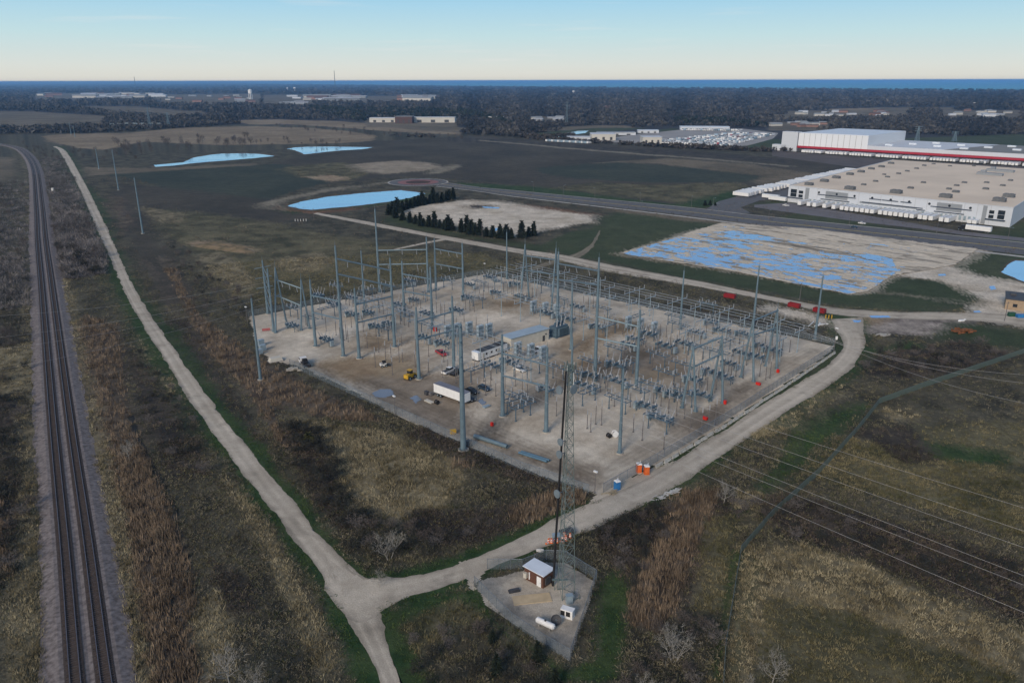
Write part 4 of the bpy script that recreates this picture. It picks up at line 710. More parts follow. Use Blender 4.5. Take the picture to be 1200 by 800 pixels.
for (x, y, k, s, lab) in ((456, 655, 0, 1.05, 'pale grey bushy tree inside the bend of the gravel road'), (270, 805, 1, 1.3, 'bare whitish tree near the bottom edge beside the track'), (300, 815, 2, .9, 'pale multi-stemmed bare tree next to the whitish one'), (790, 775, 2, 1.05, 'grey-white bare tree below the tall reeds'),
    (848, 590, 1, .9, 'small pale bare tree at the roadside under the wires'), (905, 800, 1, .95, 'pale bare tree on the dry slope near the curved fence'), (152, 540, 1, .9, 'fallen-looking bare tree beside the dark ditch'), (445, 688, 1, .6, 'little pale bare tree at the edge of the road bend'), (880, 830, 0, .8, 'pale bush at the bottom right of the curved fence')):
    tree_thing('bare_tree', PALE[k], gp(x, y), s, lab, 'tree', 'pale bare trees')
for (x, y, s, lab) in ((577, 752, .30, 'small round blue-green conifer just outside the compound fence'), (630, 775, .42, 'dark conifer sapling at the lower side of the compound'), (582, 790, .42, 'dark green conifer sapling left of the other one'), (650, 805, .4, 'conifer sapling at the bottom edge below the compound')): tree_thing('conifer', CON[0], gp(x, y), s, lab, 'conifer', 'conifer saplings')
tree_thing('leafy_shrub', (None, conifer_proto(177, 3.0, 2.6, NEEDY)[1]), gp(362, 520), 1.0, 'olive green leafy shrub beside the dark thicket', 'shrub')
# the conifer row round the old gravel lot
CR_ = [(456.5, 252), (460, 249), (465, 250.5), (466, 246.5), (471, 247), (476, 245), (481, 243.5), (486, 242.5), (490, 241.3), (495, 240.3), (499, 239.5), (504, 238.5), (508, 238), (513, 237), (518, 236), (523, 235), (527, 234), (531, 233.3),
       (463, 256), (472, 258), (481, 261), (487, 262.5), (492, 264.5), (496, 265), (503, 265.5), (509, 267), (515, 268), (521, 268.5), (525, 270), (529, 270), (540, 272), (547, 273), (552, 274.5), (557, 276), (562, 275), (570, 277), (577, 278), (586, 279.5), (594, 280), (599, 279), (611, 279), (619, 277), (626, 276)]
for k, (x, y) in enumerate(CR_): tree_thing('pine_tree', CON[random.randrange(4)], gp(x+random.uniform(-.8, .8), y+random.uniform(-.4, .4)), random.uniform(.72, 1.2), 'dark green pine of the row bordering the pale gravel lot', 'pine', 'pines round the gravel lot')
for (x, y, s) in ((826, 241, .55), (832, 240.5, .5), (838, 241, .35)): tree_thing('conifer', CON[1], gp(x, y), s, 'small dark evergreen bush at the paved road junction', 'conifer', 'evergreens at the junction')
# ------------------------------------------------------------------ far woods (one mass)
def far_wood(name, polys, n, hr, wr, ca, cb, seed, k=12, maxd=40000):
    g = np.random.default_rng(seed); xs, ys = [], []
    while sum(map(len, xs)) < n:
        px = g.uniform(-150, 1350, n); py = 96 + (g.uniform(0, 1, n)**1.15)*82; m = np.zeros(n, bool)
        for p in polys: m |= inside(px, py, p)
        xs.append(px[m]); ys.append(py[m])
    px, py = np.concatenate(xs)[:n], np.concatenate(ys)[:n]; a, b, c = ray(px, py); t = -CAMZ/c; X, Y = a*t, b*t; d = np.hypot(X, Y); ok = (d < maxd) & (t > 0)
    q = -1.36*(X) + 13200; ok &= Y < np.where(X < 0, 13200-1.8*X, q)     # not in the lake
    cc, nm_, _, _ = paint(np.stack([X, Y], 1), Z_FAR, 'wood', .3, .2); ok &= np.isin(cc, [i for i, v in enumerate(nm_) if v in ('wood', 'scrub')]); X, Y, d = X[ok], Y[ok], d[ok]; n = len(X)
    sc_ = np.clip(d/2500, .8, 3.0); h = g.uniform(*hr, n)*np.clip(sc_, .8, 1.35); w_ = g.uniform(*wr, n)*sc_
    u = g.normal(0, 1, (n, k, 3)); u /= np.linalg.norm(u, axis=2)[:, :, None]; u *= g.uniform(.45, 1, (n, k, 1)); cen = np.stack([X[:, None]+u[:, :, 0]*w_[:, None], Y[:, None]+u[:, :, 1]*w_[:, None], h[:, None]*(.55+.45*u[:, :, 2])], -1)
    e1 = g.normal(0, 1, (n, k, 3))*np.stack([w_*.42, w_*.42, h*.25], -1)[:, None, :]; e2 = g.normal(0, 1, (n, k, 3))*np.stack([w_*.42, w_*.42, h*.25], -1)[:, None, :]
    V = np.stack([cen+e1, cen+e2, cen-(e1+e2)*.8], 2); V[..., 2] = np.clip(V[..., 2], 0, h[:, None, None]*1.1)
    tt = np.clip(fbm(X/(d*.02), Y/(d*.05), seed)*1.5-.25+g.normal(0, .25, n), 0, 1)[:, None]; C = (np.array(ca)*(1-tt)+np.array(cb)*tt)[:, None, None, :]*g.uniform(.72, 1.28, (n, 1, 1, 1))*g.uniform(.7, 1.3, (n, k, 1, 1)); C = np.repeat(C, 3, 2)
    m = n*k*3; o = np_mesh(name, V.reshape(-1, 3), np.arange(m), np.full(n*k, 3), LEAF, attr=C.reshape(-1, 3)); o['kind'] = 'stuff'
ALLW = [(-150, 96), (1350, 96), (1350, 168), (930, 152), (900, 150), (840, 149), (760, 149), (700, 150), (640, 155), (600, 161), (545, 158), (450, 142), (300, 140), (240, 150), (110, 156), (-150, 160)]
far_wood('far_woods', [ALLW], 40000, (8, 14), (4.0, 7.5), (.030, .032, .036), (.084, .080, .074), 71, 9)
far_wood('far_evergreens', [[(430, 128), (560, 132), (610, 150), (560, 140), (450, 140)], [(790, 140), (830, 140), (900, 149), (790, 148)], [(360, 128), (460, 130), (450, 145), (390, 138)]], 900, (10, 16), (4, 7), (.014, .022, .018), (.03, .036, .026), 72)
far_wood('edge_woods', [[(600, 150), (610, 162), (680, 161), (660, 156)], [(440, 160), (640, 163), (700, 168), (930, 178), (930, 180), (700, 170), (560, 163)], [(0, 138), (240, 140), (300, 144), (240, 148), (100, 156), (0, 156)], [(550, 140), (660, 146), (600, 161), (560, 156)]], 4000, (5, 9), (3, 6), (.034, .034, .036), (.080, .072, .064), 73)
# ================================================================== SUBSTATION
STEEL = mat('galvanised_steel', (.150, .218, .262), .5, .25, var=.25, scale=.5); STEELD = mat('blue_grey_steel', (.098, .155, .205), .5, .2, var=.3, scale=1.2); LIGHT = mat('light_galvanised', (.31, .39, .44), .45, .3, var=.2, scale=1)
INS = mat('grey_insulator', (.34, .36, .38), .35, var=.25, scale=3); ALU = mat('aluminium_tube', (.34, .39, .42), .4, .5, var=.15, scale=.5); RUSTP = mat('weathered_post', (.16, .15, .15), .7, .1, var=.4, scale=1.5)
WHITE = mat('white_paint', (.70, .71, .71), .5, var=.12, scale=.8); OFFW = mat('cream_panel', (.50, .48, .42), .6, var=.15, scale=.6); BLACK = mat('black_rubber', (.018, .018, .02), .7, var=.3); DGREY = mat('dark_grey', (.06, .062, .068), .6, var=.3); CONCP = mat('footing_concrete', (.38, .36, .32), .9, var=.25, scale=1)
GLASS = mat('dark_glass', (.02, .025, .03), .12, spec=.7, var=.2); RED = mat('red_paint', (.22, .014, .018), .5, var=.25, scale=1); REDB = mat('signal_red', (.55, .022, .014), .5, var=.15); ORANGE = mat('orange_plastic', (.62, .13, .03), .5, var=.15); BLUEP = mat('blue_plastic', (.03, .17, .42), .45, var=.2); YEL = mat('machine_yellow', (.55, .33, .03), .5, var=.25)
def insul(b, p, q, r=.11, m=0, n=6, sheds=5):
    p, q = Vector(p), Vector(q); b.tube(p, q, r*.55, r*.45, 6, m)
    for k in range(sheds): f = (k+.6)/sheds; c = p.lerp(q, f); e = p.lerp(q, min(f+.055, 1)); b.tube(c, e, r*1.5, r*1.1, n, m)
    return b
def pole_parts(t, h, r0, r1, loc=(0, 0, 0), name='post', spike=True):
    b = MB(); b.tube((0, 0, .35), (0, 0, h), r0, r1, 12); b.tube((0, 0, .3), (0, 0, .42), r0*1.45, r0*1.45, 12)
    for f in (.33, .66): zc = .35+(h-.35)*f; rr_ = r0+(r1-r0)*f; b.tube((0, 0, zc-.12), (0, 0, zc+.12), rr_*1.09, rr_*1.09, 12)
    o = b.build(name, STEEL, t); o.location = loc
    f_ = MB(); f_.tube((0, 0, -.3), (0, 0, .31), r0*1.9, r0*1.9, 12); q = f_.build('footing', CONCP, o)
    if spike: s = MB(); s.tube((0, 0, h), (0, 0, h+1.6), .07, .03, 5); s.build('lightning_spike', STEEL, o)
    return o
def beam_parts(t, p, q, nstr=3, w=.55, drop=2.2):
    d = (q-p); L = d.length; dn = d.normalized(); b = MB(); b.tube(p, q, w*.5, w*.5, 8)
    for e in (p, q): b.tube(e-dn*.05, e+dn*.08, w*.8, w*.8, 8)
    o = b.build('crossbeam', STEEL, t); perp = Vector((-dn.y, dn.x, 0))
    for k in range(nstr):
        c = p.lerp(q, (k+.7)/(nstr+.4)); i = MB(); insul(i, c-Vector((0, 0, w*.4)), c+perp*.5-Vector((0, 0, drop)), .13, sheds=6); i.build('insulator_string', INS, t)
    return o
def gantry(label, posts, beams, legs=(), r0=.62, r1=.30):
    """posts: base pixel and top row; legs: (foot a, foot b, apex row) for A-frames; beams: (i, j, row at i, row at j)"""
    P = [gp(x, y) for x, y, ty in posts]; Hh = [ht(x, y, ty) for x, y, ty in posts]; t = empty('steel_gantry', P[0]); tag(t, label, 'gantry', 'pole gantries of the substation'); o0 = P[0]
    for (x, y, ty), p, h in zip(posts, P, Hh):
        if (x, y) in legs:
            foot = gp(*legs[(x, y)]); mid = (p+foot)/2; top = Vector((mid.x, mid.y, h))
            for f in (p, foot): b = MB(); b.tube(f-o0, top-o0, .42, .24, 8); b.tube(f-o0+Vector((0, 0, .1)), f-o0+Vector((0, 0, .35)), .75, .7, 8); b.build('leg', STEEL, t)
            s = MB(); s.tube(top-o0, top-o0+Vector((0, 0, 3)), .09, .03, 5); s.build('lightning_spike', STEEL, t)
            m1, m2 = p.lerp(top, .55), foot.lerp(top, .55); s = MB(); s.tube(m1-o0, m2-o0, .12, .12, 6); s.build('tie_brace', STEEL, t)
        else: pole_parts(t, h, r0, r1, p-o0)
    for (i, j, yi, yj) in beams:
        def at(k, ty):
            x, y, top = posts[k]; p, h = P[k], ht(x, y, ty)
            if (x, y) in legs: f = gp(*legs[(x, y)]); p = (p+f)/2
            return Vector((p.x, p.y, min(h, Hh[k]-.3)))-o0
        beam_parts(t, at(i, yi), at(j, yj))
    return t
gantry('tall four-pole gantry of crossbeams at the left middle of the yard, above the dirt patch', [(402.5, 417.5, 288), (462.5, 406.7, 302.5), (421, 420, 338), (370, 406, 328)], [(0, 1, 303, 317), (0, 1, 321, 335), (2, 1, 357, 347), (2, 1, 378, 368), (3, 0, 346, 353), (3, 0, 366, 374)])
gantry('tallest two-pole gantry at the far left edge of the yard', [(445, 343, 245), (502, 343, 278)], [(0, 1, 293.5, 292.5), (0, 1, 310, 309)])
gantry('two-pole gantry in front of the tallest far gantry', [(474, 372, 306), (506.7, 386, 313)], [(0, 1, 321, 327), (0, 1, 341, 347)])
gantry('farthest two-pole gantry with two level crossbeams', [(511, 340, 280), (543, 348, 285)], [(0, 1, 291.5, 297.5), (0, 1, 309, 315)])
gantry('two-pole gantry standing over the yellow loader', [(491, 444, 360), (532, 432, 347)], [(0, 1, 377, 365), (0, 1, 398, 387)])
gantry('two-pole gantry on the near side of the white office trailer', [(589, 487.5, 392), (640, 506, 407)], [(0, 1, 414, 427.5), (0, 1, 440, 452.5)])
gantry('long gantry of A-frame legs and tall poles in the middle of the yard', [(610, 353, 287.5), (646, 363, 292), (653, 377, 295), (697, 446.7, 301.7), (745.5, 452.5, 363)], [(0, 1, 300.8, 305.8), (0, 1, 318, 323), (2, 3, 309, 317.5), (2, 3, 327.5, 334), (3, 4, 371, 383), (3, 4, 396, 406)], {(610, 353): (620, 350), (646, 363): (655, 360)})
gantry('A-frame gantry at the left corner of the yard', [(323, 390, 318), (353, 387, 328)], [(0, 1, 332.5, 339), (0, 1, 351.7, 360)], {(323, 390): (336, 379), (353, 387): (363, 385)})
gantry('A-frame gantry nearest the right-hand fence', [(815, 482, 408), (846.7, 472.5, 394)], [(0, 1, 410, 396), (0, 1, 432.5, 416)], {(815, 482): (799, 478), (846.7, 472.5): (832, 470)})
gantry('A-frame gantry second along the right-hand fence, next to a red box', [(883, 447, 376), (910, 432, 363)], [(0, 1, 378, 365), (0, 1, 395, 386)], {(883, 447): (868, 442), (910, 432): (897, 429)})
# the twin pole with rungs at the left corner
g1, g2 = gp(314, 368), gp(321, 389); h1, h2 = ht(314, 368, 305), ht(321, 389, 315); t = empty('twin_pole', g1); tag(t, 'pair of steel poles tied by slanting struts at the left corner', 'steel pole')
pole_parts(t, h1, .55, .28); pole_parts(t, h2, .55, .28, g2-g1)
for k in range(5): z = 6+3.6*k; b = MB(); b.tube((0, 0, z+(1.2 if k % 2 else 0)), tuple(g2-g1+Vector((0, 0, z+(0 if k % 2 else 1.2)))), .14, .14, 6); b.build('strut', STEEL, t)
for k in range(3): b = MB(); z = 20-4.2*k; b.bar((-3.4, -.6, z-.5), (3, .6, z+.5), .22); b.build('cross_arm', STEEL, t)
def mono(px, py, ty, label, r0=.62, r1=.3, arms=0, group='steel poles of the substation'):
    p = gp(px, py); h = ht(px, py, ty); t = empty('steel_pole', p); tag(t, label, 'steel pole', group); o = pole_parts(t, h, r0, r1, name='shaft', spike=not arms)
    for k in range(arms): z = h-.6-3.9*k; b = MB(); d = EU.lerp(EV, .5).normalized(); b.tube(-d*2.9+Vector((0, 0, z+.35)), Vector((0, 0, z)), .09, .17, 6); b.tube(d*2.9+Vector((0, 0, z+.35)), Vector((0, 0, z)), .09, .17, 6); b.build('cross_arm', STEEL, t)
    return p, h
BIGP, BIGH = mono(543, 527, 380, 'thickest steel pole, outside the near fence by the long pipes', .78, .42, 3)
LP, LH = mono(305.3, 445, 350, 'slim steel pole outside the fence, left of the yard', .5, .26, 0)
for a in ((726, 531, 432, 'steel pole standing alone near the near corner of the yard'), (669, 410, 333, 'steel pole beside the dark transformer'), (796.7, 387, 317, 'pale steel pole in front of the far bus row'), (882, 387, 311, 'steel pole rising behind the second A-frame gantry'), (954.7, 398, 323, 'steel pole outside the far right corner of the yard'), (594, 327.5, 272, 'slim steel pole at the far corner of the yard'), (427.5, 363, 294, 'steel pole between the left gantries'), (669.5, 452, 395, 'steel pole half hidden behind the lattice tower')): mono(*a, r0=.5, r1=.24)
for (x, y, ty, lab) in ((167.5, 273.7, 208.7, 'tall single steel pole nearest along the gravel road to the fields'), (139, 223, 176, 'second tall steel pole in the line left of the fields'), (116, 198, 174.5, 'third steel pole of the line, near the far pond tip'), (83.5, 158, 143, 'distant steel pole standing in the tan field'), (88, 161, 147, 'distant slimmer steel pole beside the one in the tan field')): mono(x, y, ty, lab, .6, .32, 0, 'line of steel poles beside the gravel road')
# ---- repeated apparatus
STD = (ANG_U)
def breaker_proto():
    t = empty('circuit_breaker'); f = MB()
    for x in (-3.4, 3.4):
        for y in (-.9, .9): f.bar((x, y, 0), (x, y, 2.0), .16); 
    for y in (-.9, .9): f.bar((-3.6, y, 2.0), (3.6, y, 2.0), .2)
    for x in (-3.4, 0, 3.4): f.bar((x, -.9, 2.0), (x, .9, 2.0), .16)
    f.bar((-3.4, -.9, .3), (-3.4, .9, 1.9), .1); f.bar((3.4, .9, .3), (3.4, -.9, 1.9), .1); f.build('support_frame', STEELD, t)
    for k in (-1, 0, 1):
        b = MB(); b.tube((k*2.7, -1.7, 2.65), (k*2.7, 1.7, 2.65), .44, .44, 12); b.tube((k*2.7, -1.85, 2.65), (k*2.7, -1.7, 2.65), .52, .52, 12); b.tube((k*2.7, 1.7, 2.65), (k*2.7, 1.85, 2.65), .52, .52, 12); b.build('tank', STEELD, t)
        for s in (-1, 1): b = MB(); b.tube((k*2.7, s*.9, 2.7), (k*2.7, s*1.3, 3.5), .3, .24, 8); insul(b, (k*2.7, s*1.3, 3.5), (k*2.7+k*.25, s*2.3, 5.7), .125, sheds=7); b.build('bushing', INS, t)
    b = MB(); b.box((4.35, 0, 1.5), (.9, 1.5, 2.0)); b.box((4.35, 0, 2.53), (1.0, 1.6, .08)); b.bar((4.1, -.5, 0), (4.1, -.5, .5), .1); b.bar((4.1, .5, 0), (4.1, .5, .5), .1); b.build('control_cabinet', LIGHT, t); return t
def switch_proto():
    t = empty('disconnect_switch')
    for x in (-3, 3): b = MB(); b.tube((x, 0, 0), (x, 0, 4.2), .17, .15, 8); b.box((x, 0, .06), (.6, .6, .12)); b.bar((x, 0, 3.4), (x*.45, 0, 4.15), .1); b.build('post', STEELD, t)
    b = MB()
    for y in (-1.1, 1.1): b.bar((-4.2, y, 4.3), (4.2, y, 4.3), .2)
    for x in (-4.2, -2.1, 0, 2.1, 4.2): b.bar((x, -1.2, 4.3), (x, 1.2, 4.3), .16)
    b.build('platform_frame', STEELD, t)
    for k in (-1, 0, 1):
        for y in (-1.1, 1.1): b = MB(); insul(b, (k*3.1, y, 4.4), (k*3.1, y, 5.7), .15, sheds=5); b.build('insulator', INS, t)
        b = MB(); b.tube((k*3.1, -1.1, 5.75), (k*3.1, 1.1, 5.75+(1.0 if k == 1 else 0)), .06, .06, 6); b.build('blade', ALU, t)
    return t
def tsup_proto(h=8.0, w=3.6):
    t = empty('bus_support'); b = MB(); b.tube((0, 0, 0), (0, 0, h), .17, .14, 8); b.box((0, 0, .05), (.6, .6, .1)); b.build('post', LIGHT, t)
    b = MB(); b.bar((0, -w, h), (0, w, h), .24); b.build('cross_arm', LIGHT, t)
    for y in (-w*.92, 0, w*.92): b = MB(); insul(b, (0, y, h+.1), (0, y, h+1.5), .13, sheds=5); b.build('insulator', INS, t)
    return t
def post_proto(h=4.6):
    t = empty('bus_post'); b = MB(); b.tube((0, 0, 0), (0, 0, h), .13, .11, 6); b.box((0, 0, .05), (.5, .5, .1)); b.build('post', RUSTP, t)
    b = MB(); insul(b, (0, 0, h), (0, 0, h+1.5), .13, sheds=5); b.build('insulator', INS, t); return t
CAPM = mat('capacitor_can', (.36, .45, .52), .5, var=.2)
def cap_proto():
    t = empty('capacitor_rack'); b = MB()
    for x in (-1.3, 1.3):
        for y in (-.6, .6): b.bar((x, y, 1.2), (x, y, 6.0), .1); b.tube((x, y, 0), (x, y, 1.2), .14, .14, 6)
    b.build('frame', LIGHT, t)
    for k in range(6):
        z = 1.4+.78*k; b = MB(); b.box((0, 0, z), (2.9, 1.4, .09))
        for i in range(5): b.box((-1.1+i*.55, 0, z+.27), (.34, 1.0, .42))
        b.build('capacitor_shelf', CAPM if k % 2 else LIGHT, t)
    return t
MARKS = [(gp(*q[:2]), q[2]) for q in ((525, 465, 'the white semi-trailer'), (575, 418, 'the office trailer'), (622, 402, 'the pale control building'), (481, 441, 'the yellow loader'), (357, 427, 'the flatbed truck'), (450, 427, 'the small skid loader'), (577, 525, 'the thick fallen pipe'), (826, 490, 'the nearest red box'), (910, 435, 'the farthest red box'), (888, 450, 'the middle red box by the fence'),
    (697, 447, 'the tallest middle pole'), (655, 392, 'the dark transformer'), (594, 327, 'the far corner pole'), (726, 531, 'the lone near-corner pole'), (796, 387, 'the pale pole by the bus row'), (323, 388, 'the left A-frame'), (445, 343, 'the tallest far pole'), (543, 348, 'the farthest gantry'), (402, 417, 'the tall left gantry pole'), (745, 452, 'the mid-right gantry pole'), (640, 506, 'the near gantry pole'), (954, 398, 'the outside right pole'), (510, 387, 'the red barrel'), (882, 387, 'the pole behind the A-frames'))]
BRK = [(610, 352), (665, 378), (745, 402), (800, 408), (846, 392), (870, 396), (720, 452), (775, 496), (640, 462), (500, 372), (432, 372), (468, 362), (412, 354), (905, 416), (848, 448), (550, 338), (485, 356), (535, 368), (497, 402), (518, 408), (374, 352), (392, 362), (413, 374), (343, 387), (383, 404), (440, 388), (456, 386), (574, 329), (581, 347), (547, 354), (676, 364), (603, 338), (722, 434), (684, 459), (692, 446), (757, 484), (779, 412), (781, 465), (834, 384), (815, 395), (812, 452), (834, 444), (866, 420), (893, 410), (790, 470), (853, 432), (576, 434), (597, 430), (480, 333), (760, 398), (700, 388), (640, 372), (885, 424), (822, 468), (735, 410)]
bp = breaker_proto(); items = []
for k, (x, y) in enumerate(BRK):
    o = bp if k == 0 else copy_tree(bp); g = gp(x, y); o.location = g; o.rotation_euler = (0, 0, STD+(math.pi if k % 3 == 0 else 0)); o.scale = (random.uniform(.72, 1.0),)*2+(random.uniform(.75, 1.05),); tag(o, None, 'circuit breaker', 'circuit breakers of the substation'); items.append(o)
rank_labels(items, MARKS, 'blue-grey circuit breaker with six bushings')
SWT = [(585, 340), (655, 360), (705, 372), (745, 382), (790, 382), (815, 418), (840, 425), (735, 440), (780, 450), (800, 474), (770, 505), (690, 472), (640, 440), (455, 345), (395, 345), (385, 372), (480, 345), (560, 360), (465, 374), (437, 363), (475, 376), (760, 464), (723, 482), (603, 482), (828, 367), (795, 392), (605, 479), (613, 490), (640, 345), (720, 420), (745, 470), (505, 352), (525, 338), (345, 372), (365, 384), (430, 350), (562, 340), (690, 436), (668, 448), (850, 412), (875, 404), (800, 440), (770, 428), (560, 445), (610, 444), (500, 392), (450, 396), (715, 392)]
sp_ = switch_proto(); items = []
for k, (x, y) in enumerate(SWT):
    o = sp_ if k == 0 else copy_tree(sp_); o.location = gp(x, y); o.rotation_euler = (0, 0, STD+(math.pi/2 if k % 4 == 3 else 0)); tag(o, None, 'switch', 'disconnect switches of the substation'); items.append(o)
rank_labels(items, MARKS, 'steel disconnect switch on two posts')
CAPS = [(563, 398), (573, 396), (525, 398), (535, 396), (607, 419), (622, 421), (636, 424), (625, 368), (639, 370), (652, 372), (736, 387), (750, 390), (766, 394), (550, 394)]
cp_ = cap_proto(); items = []
for k, (x, y) in enumerate(CAPS):
    o = cp_ if k == 0 else copy_tree(cp_); o.location = gp(x, y); o.rotation_euler = (0, 0, ANG_V); tag(o, None, 'capacitor rack', 'capacitor racks'); items.append(o)
rank_labels(items, MARKS, 'pale stacked capacitor rack')
TS = [(12+10.6*k, v) for v in (114, 127, 134) for k in range(14) if (k % 5 != 4 or v != 114) and (v != 134 or k % 2)] + [(18+11*k, 98) for k in range(3)] + [(64+11*k, 84) for k in range(6)] + [(60+12*k, 40) for k in range(9)]
tp = tsup_proto(); items = []
for k, (u, v) in enumerate(TS):
    o = tp if k == 0 else copy_tree(tp); o.location = S(u, v); o.rotation_euler = (0, 0, ANG_U); tag(o, 'T-shaped bus support, %s' % {114: 'inner line of the back bus rows', 127: 'middle line of the back bus rows', 134: 'outermost line along the back fence', 98: 'short line behind the A-frames', 84: 'line behind the control building', 40: 'line along the near left half of the yard'}[v], 'bus support', 'bus supports, line %s' % {114: 'inner', 127: 'middle', 134: 'outermost', 98: 'behind the A-frames', 84: 'behind the control building', 40: 'near left'}[v]); items.append(o)
def bus(u0, u1, v, z, label):
    b = MB(); a, c = S(u0, v, z), S(u1, v, z); b.tube(Vector((0, 0, 0)), c-a, .07, .07, 6); o = b.build('bus_tube', ALU); o.location = a; tag(o, label, 'bus tube', 'bus tubes')
for v, u0, u1, nm in ((114, 8, 154, 'inner back row'), (127, 8, 154, 'middle back row'), (98, 16, 42, 'short row behind the A-frames'), (84, 62, 122, 'row behind the control building'), (40, 58, 160, 'near left row')):
    for k, wd in ((-1, 'near tube'), (0, 'centre tube'), (1, 'far tube')): bus(u0, u1, v+k*3.31, 9.55, 'long aluminium bus tube on posts, %s of the %s' % (wd, nm))
pp_ = post_proto(); n = 0
for (x, y) in BRK:
    u, v = uv_of(gp(x, y))
    for s in ((7.5, -7) if n % 2 else (7.5,)):
        for k in (-2.7, 0, 2.7):
            if not (2 < v+s < 133): continue
            o = pp_ if n == 0 else copy_tree(pp_); o.location = S(u+k, v+s); tag(o, 'thin weathered post topped by an insulator beside a circuit breaker', 'bus post', 'thin bus posts beside the breakers'); n += 1
    n += 1 if n else 0
for (x, y) in ((460, 359+80), (525, 435), (740-180, 470-0), (553, 450), (567, 447), (575, 452), (581, 464), (592, 459), (601, 470), (612, 464), (618, 470), (604, 452), (628, 472), (688, 502), (698, 497), (692, 506), (652, 487), (742, 506), (720, 476), (830, 500), (838, 497), (822, 502), (897, 445), (902, 443), (890, 441), (440, 430), (452, 422), (468, 424), (515, 398), (536, 443)):
    o = copy_tree(pp_); o.location = gp(x, y); tag(o, 'thin weathered post standing alone on the open gravel of the yard', 'bus post', 'lone thin posts on the gravel'); o.scale = (1, 1, random.uniform(.9, 1.35))
for row, (v, u0, u1, st) in enumerate(((22, 62, 160, 7), (32, 70, 165, 8), (58, 96, 168, 7), (68, 110, 168, 7), (100, 60, 165, 9), (106, 70, 165, 8), (76, 14, 60, 6), (46, 4, 46, 7), (30, 2, 30, 7), (90, 28, 60, 6))):
    u = u0
    while u < u1:
        if not any((S(u, v)-gp(x, y)).length < 3.5 for x, y in BRK+SWT+CAPS+[(525, 461), (535, 468), (575, 420), (620, 403), (655, 392), (512, 410), (553, 460), (567, 456), (526, 436), (536, 438)]):
            o = copy_tree(pp_); o.location = S(u, v+random.uniform(-.3, .3)); o.scale = (1, 1, random.choice((.8, 1, 1.25))); tag(o, 'thin weathered post with an insulator in the %s row across the yard' % ORD[row].replace('nearest', 'first'), 'bus post', 'bus post row %s' % ORD[row].replace('nearest', 'first'))
        u += st
# transformer
def transformer(px, py, label):
    t = empty('power_transformer', gp(px, py), ANG_V); tag(t, label, 'transformer', 'dark transformers')
    b = MB(); b.box((0, 0, 2.2), (6.5, 3.2, 3.6)); b.box((0, 0, .2), (7.2, 3.8, .4)); b.box((0, 0, 4.08), (6.7, 3.4, .16)); b.build('tank', STEELD, t)
    for s in (-1, 1):
        b = MB()
        for k in range(9): b.box((-2.6+k*.65, s*2.2, 2.3), (.12, 1.0, 3.0))
        b.box((0, s*1.75, 3.6), (5.6, .2, .2)); b.box((0, s*1.75, 1.0), (5.6, .2, .2)); b.build('radiator', STEELD, t)
    for k in (-2, 0, 2): b = MB(); b.tube((k, -.6, 4.1), (k, -.7, 4.8), .32, .26, 8); insul(b, (k, -.7, 4.8), (k*1.15, -1.2, 7.4), .2, sheds=7); b.build('bushing', INS, t)
    for k in (-1, 0, 1): b = MB(); insul(b, (k, .9, 4.1), (k, 1.2, 5.4), .15, sheds=4); b.build('bushing', INS, t)
    b = MB(); b.tube((-2.5, 0, 5.2), (2.0, 0, 5.2), .5, .5, 12); b.bar((-2, 0, 4.1), (-2, 0, 4.8), .15); b.bar((1.5, 0, 4.1), (1.5, 0, 4.8), .15); b.build('conservator', STEELD, t)
transformer(655, 393, 'large dark transformer with radiators behind the pale control building')
# light masts at the fence
for (x, y, ty, lab) in ((697, 578, 553, 'thin light mast at the near corner of the fence'), (463, 487, 464.5, 'thin light mast on the near left fence'), (290, 378, 360, 'thin light mast at the left corner of the yard'), (568, 321, 309, 'thin light mast at the far corner of the yard'), (977, 412, 385, 'light mast with a white box at the right corner')):
    t = empty('light_mast', gp(x, y)); h = ht(x, y, ty); tag(t, lab, 'light mast', 'light masts round the fence'); b = MB(); b.tube((0, 0, 0), (0, 0, h), .12, .07, 6); b.build('pole', RUSTP, t); b = MB(); b.box((0, 0, h+.15), (1.0, .5, .3), ANG_U); b.build('lamp_head', WHITE, t)
    if x == 977: b = MB(); b.box((.3, 0, h*.6), (.7, .5, 1.2)); b.build('equipment_box', WHITE, t)
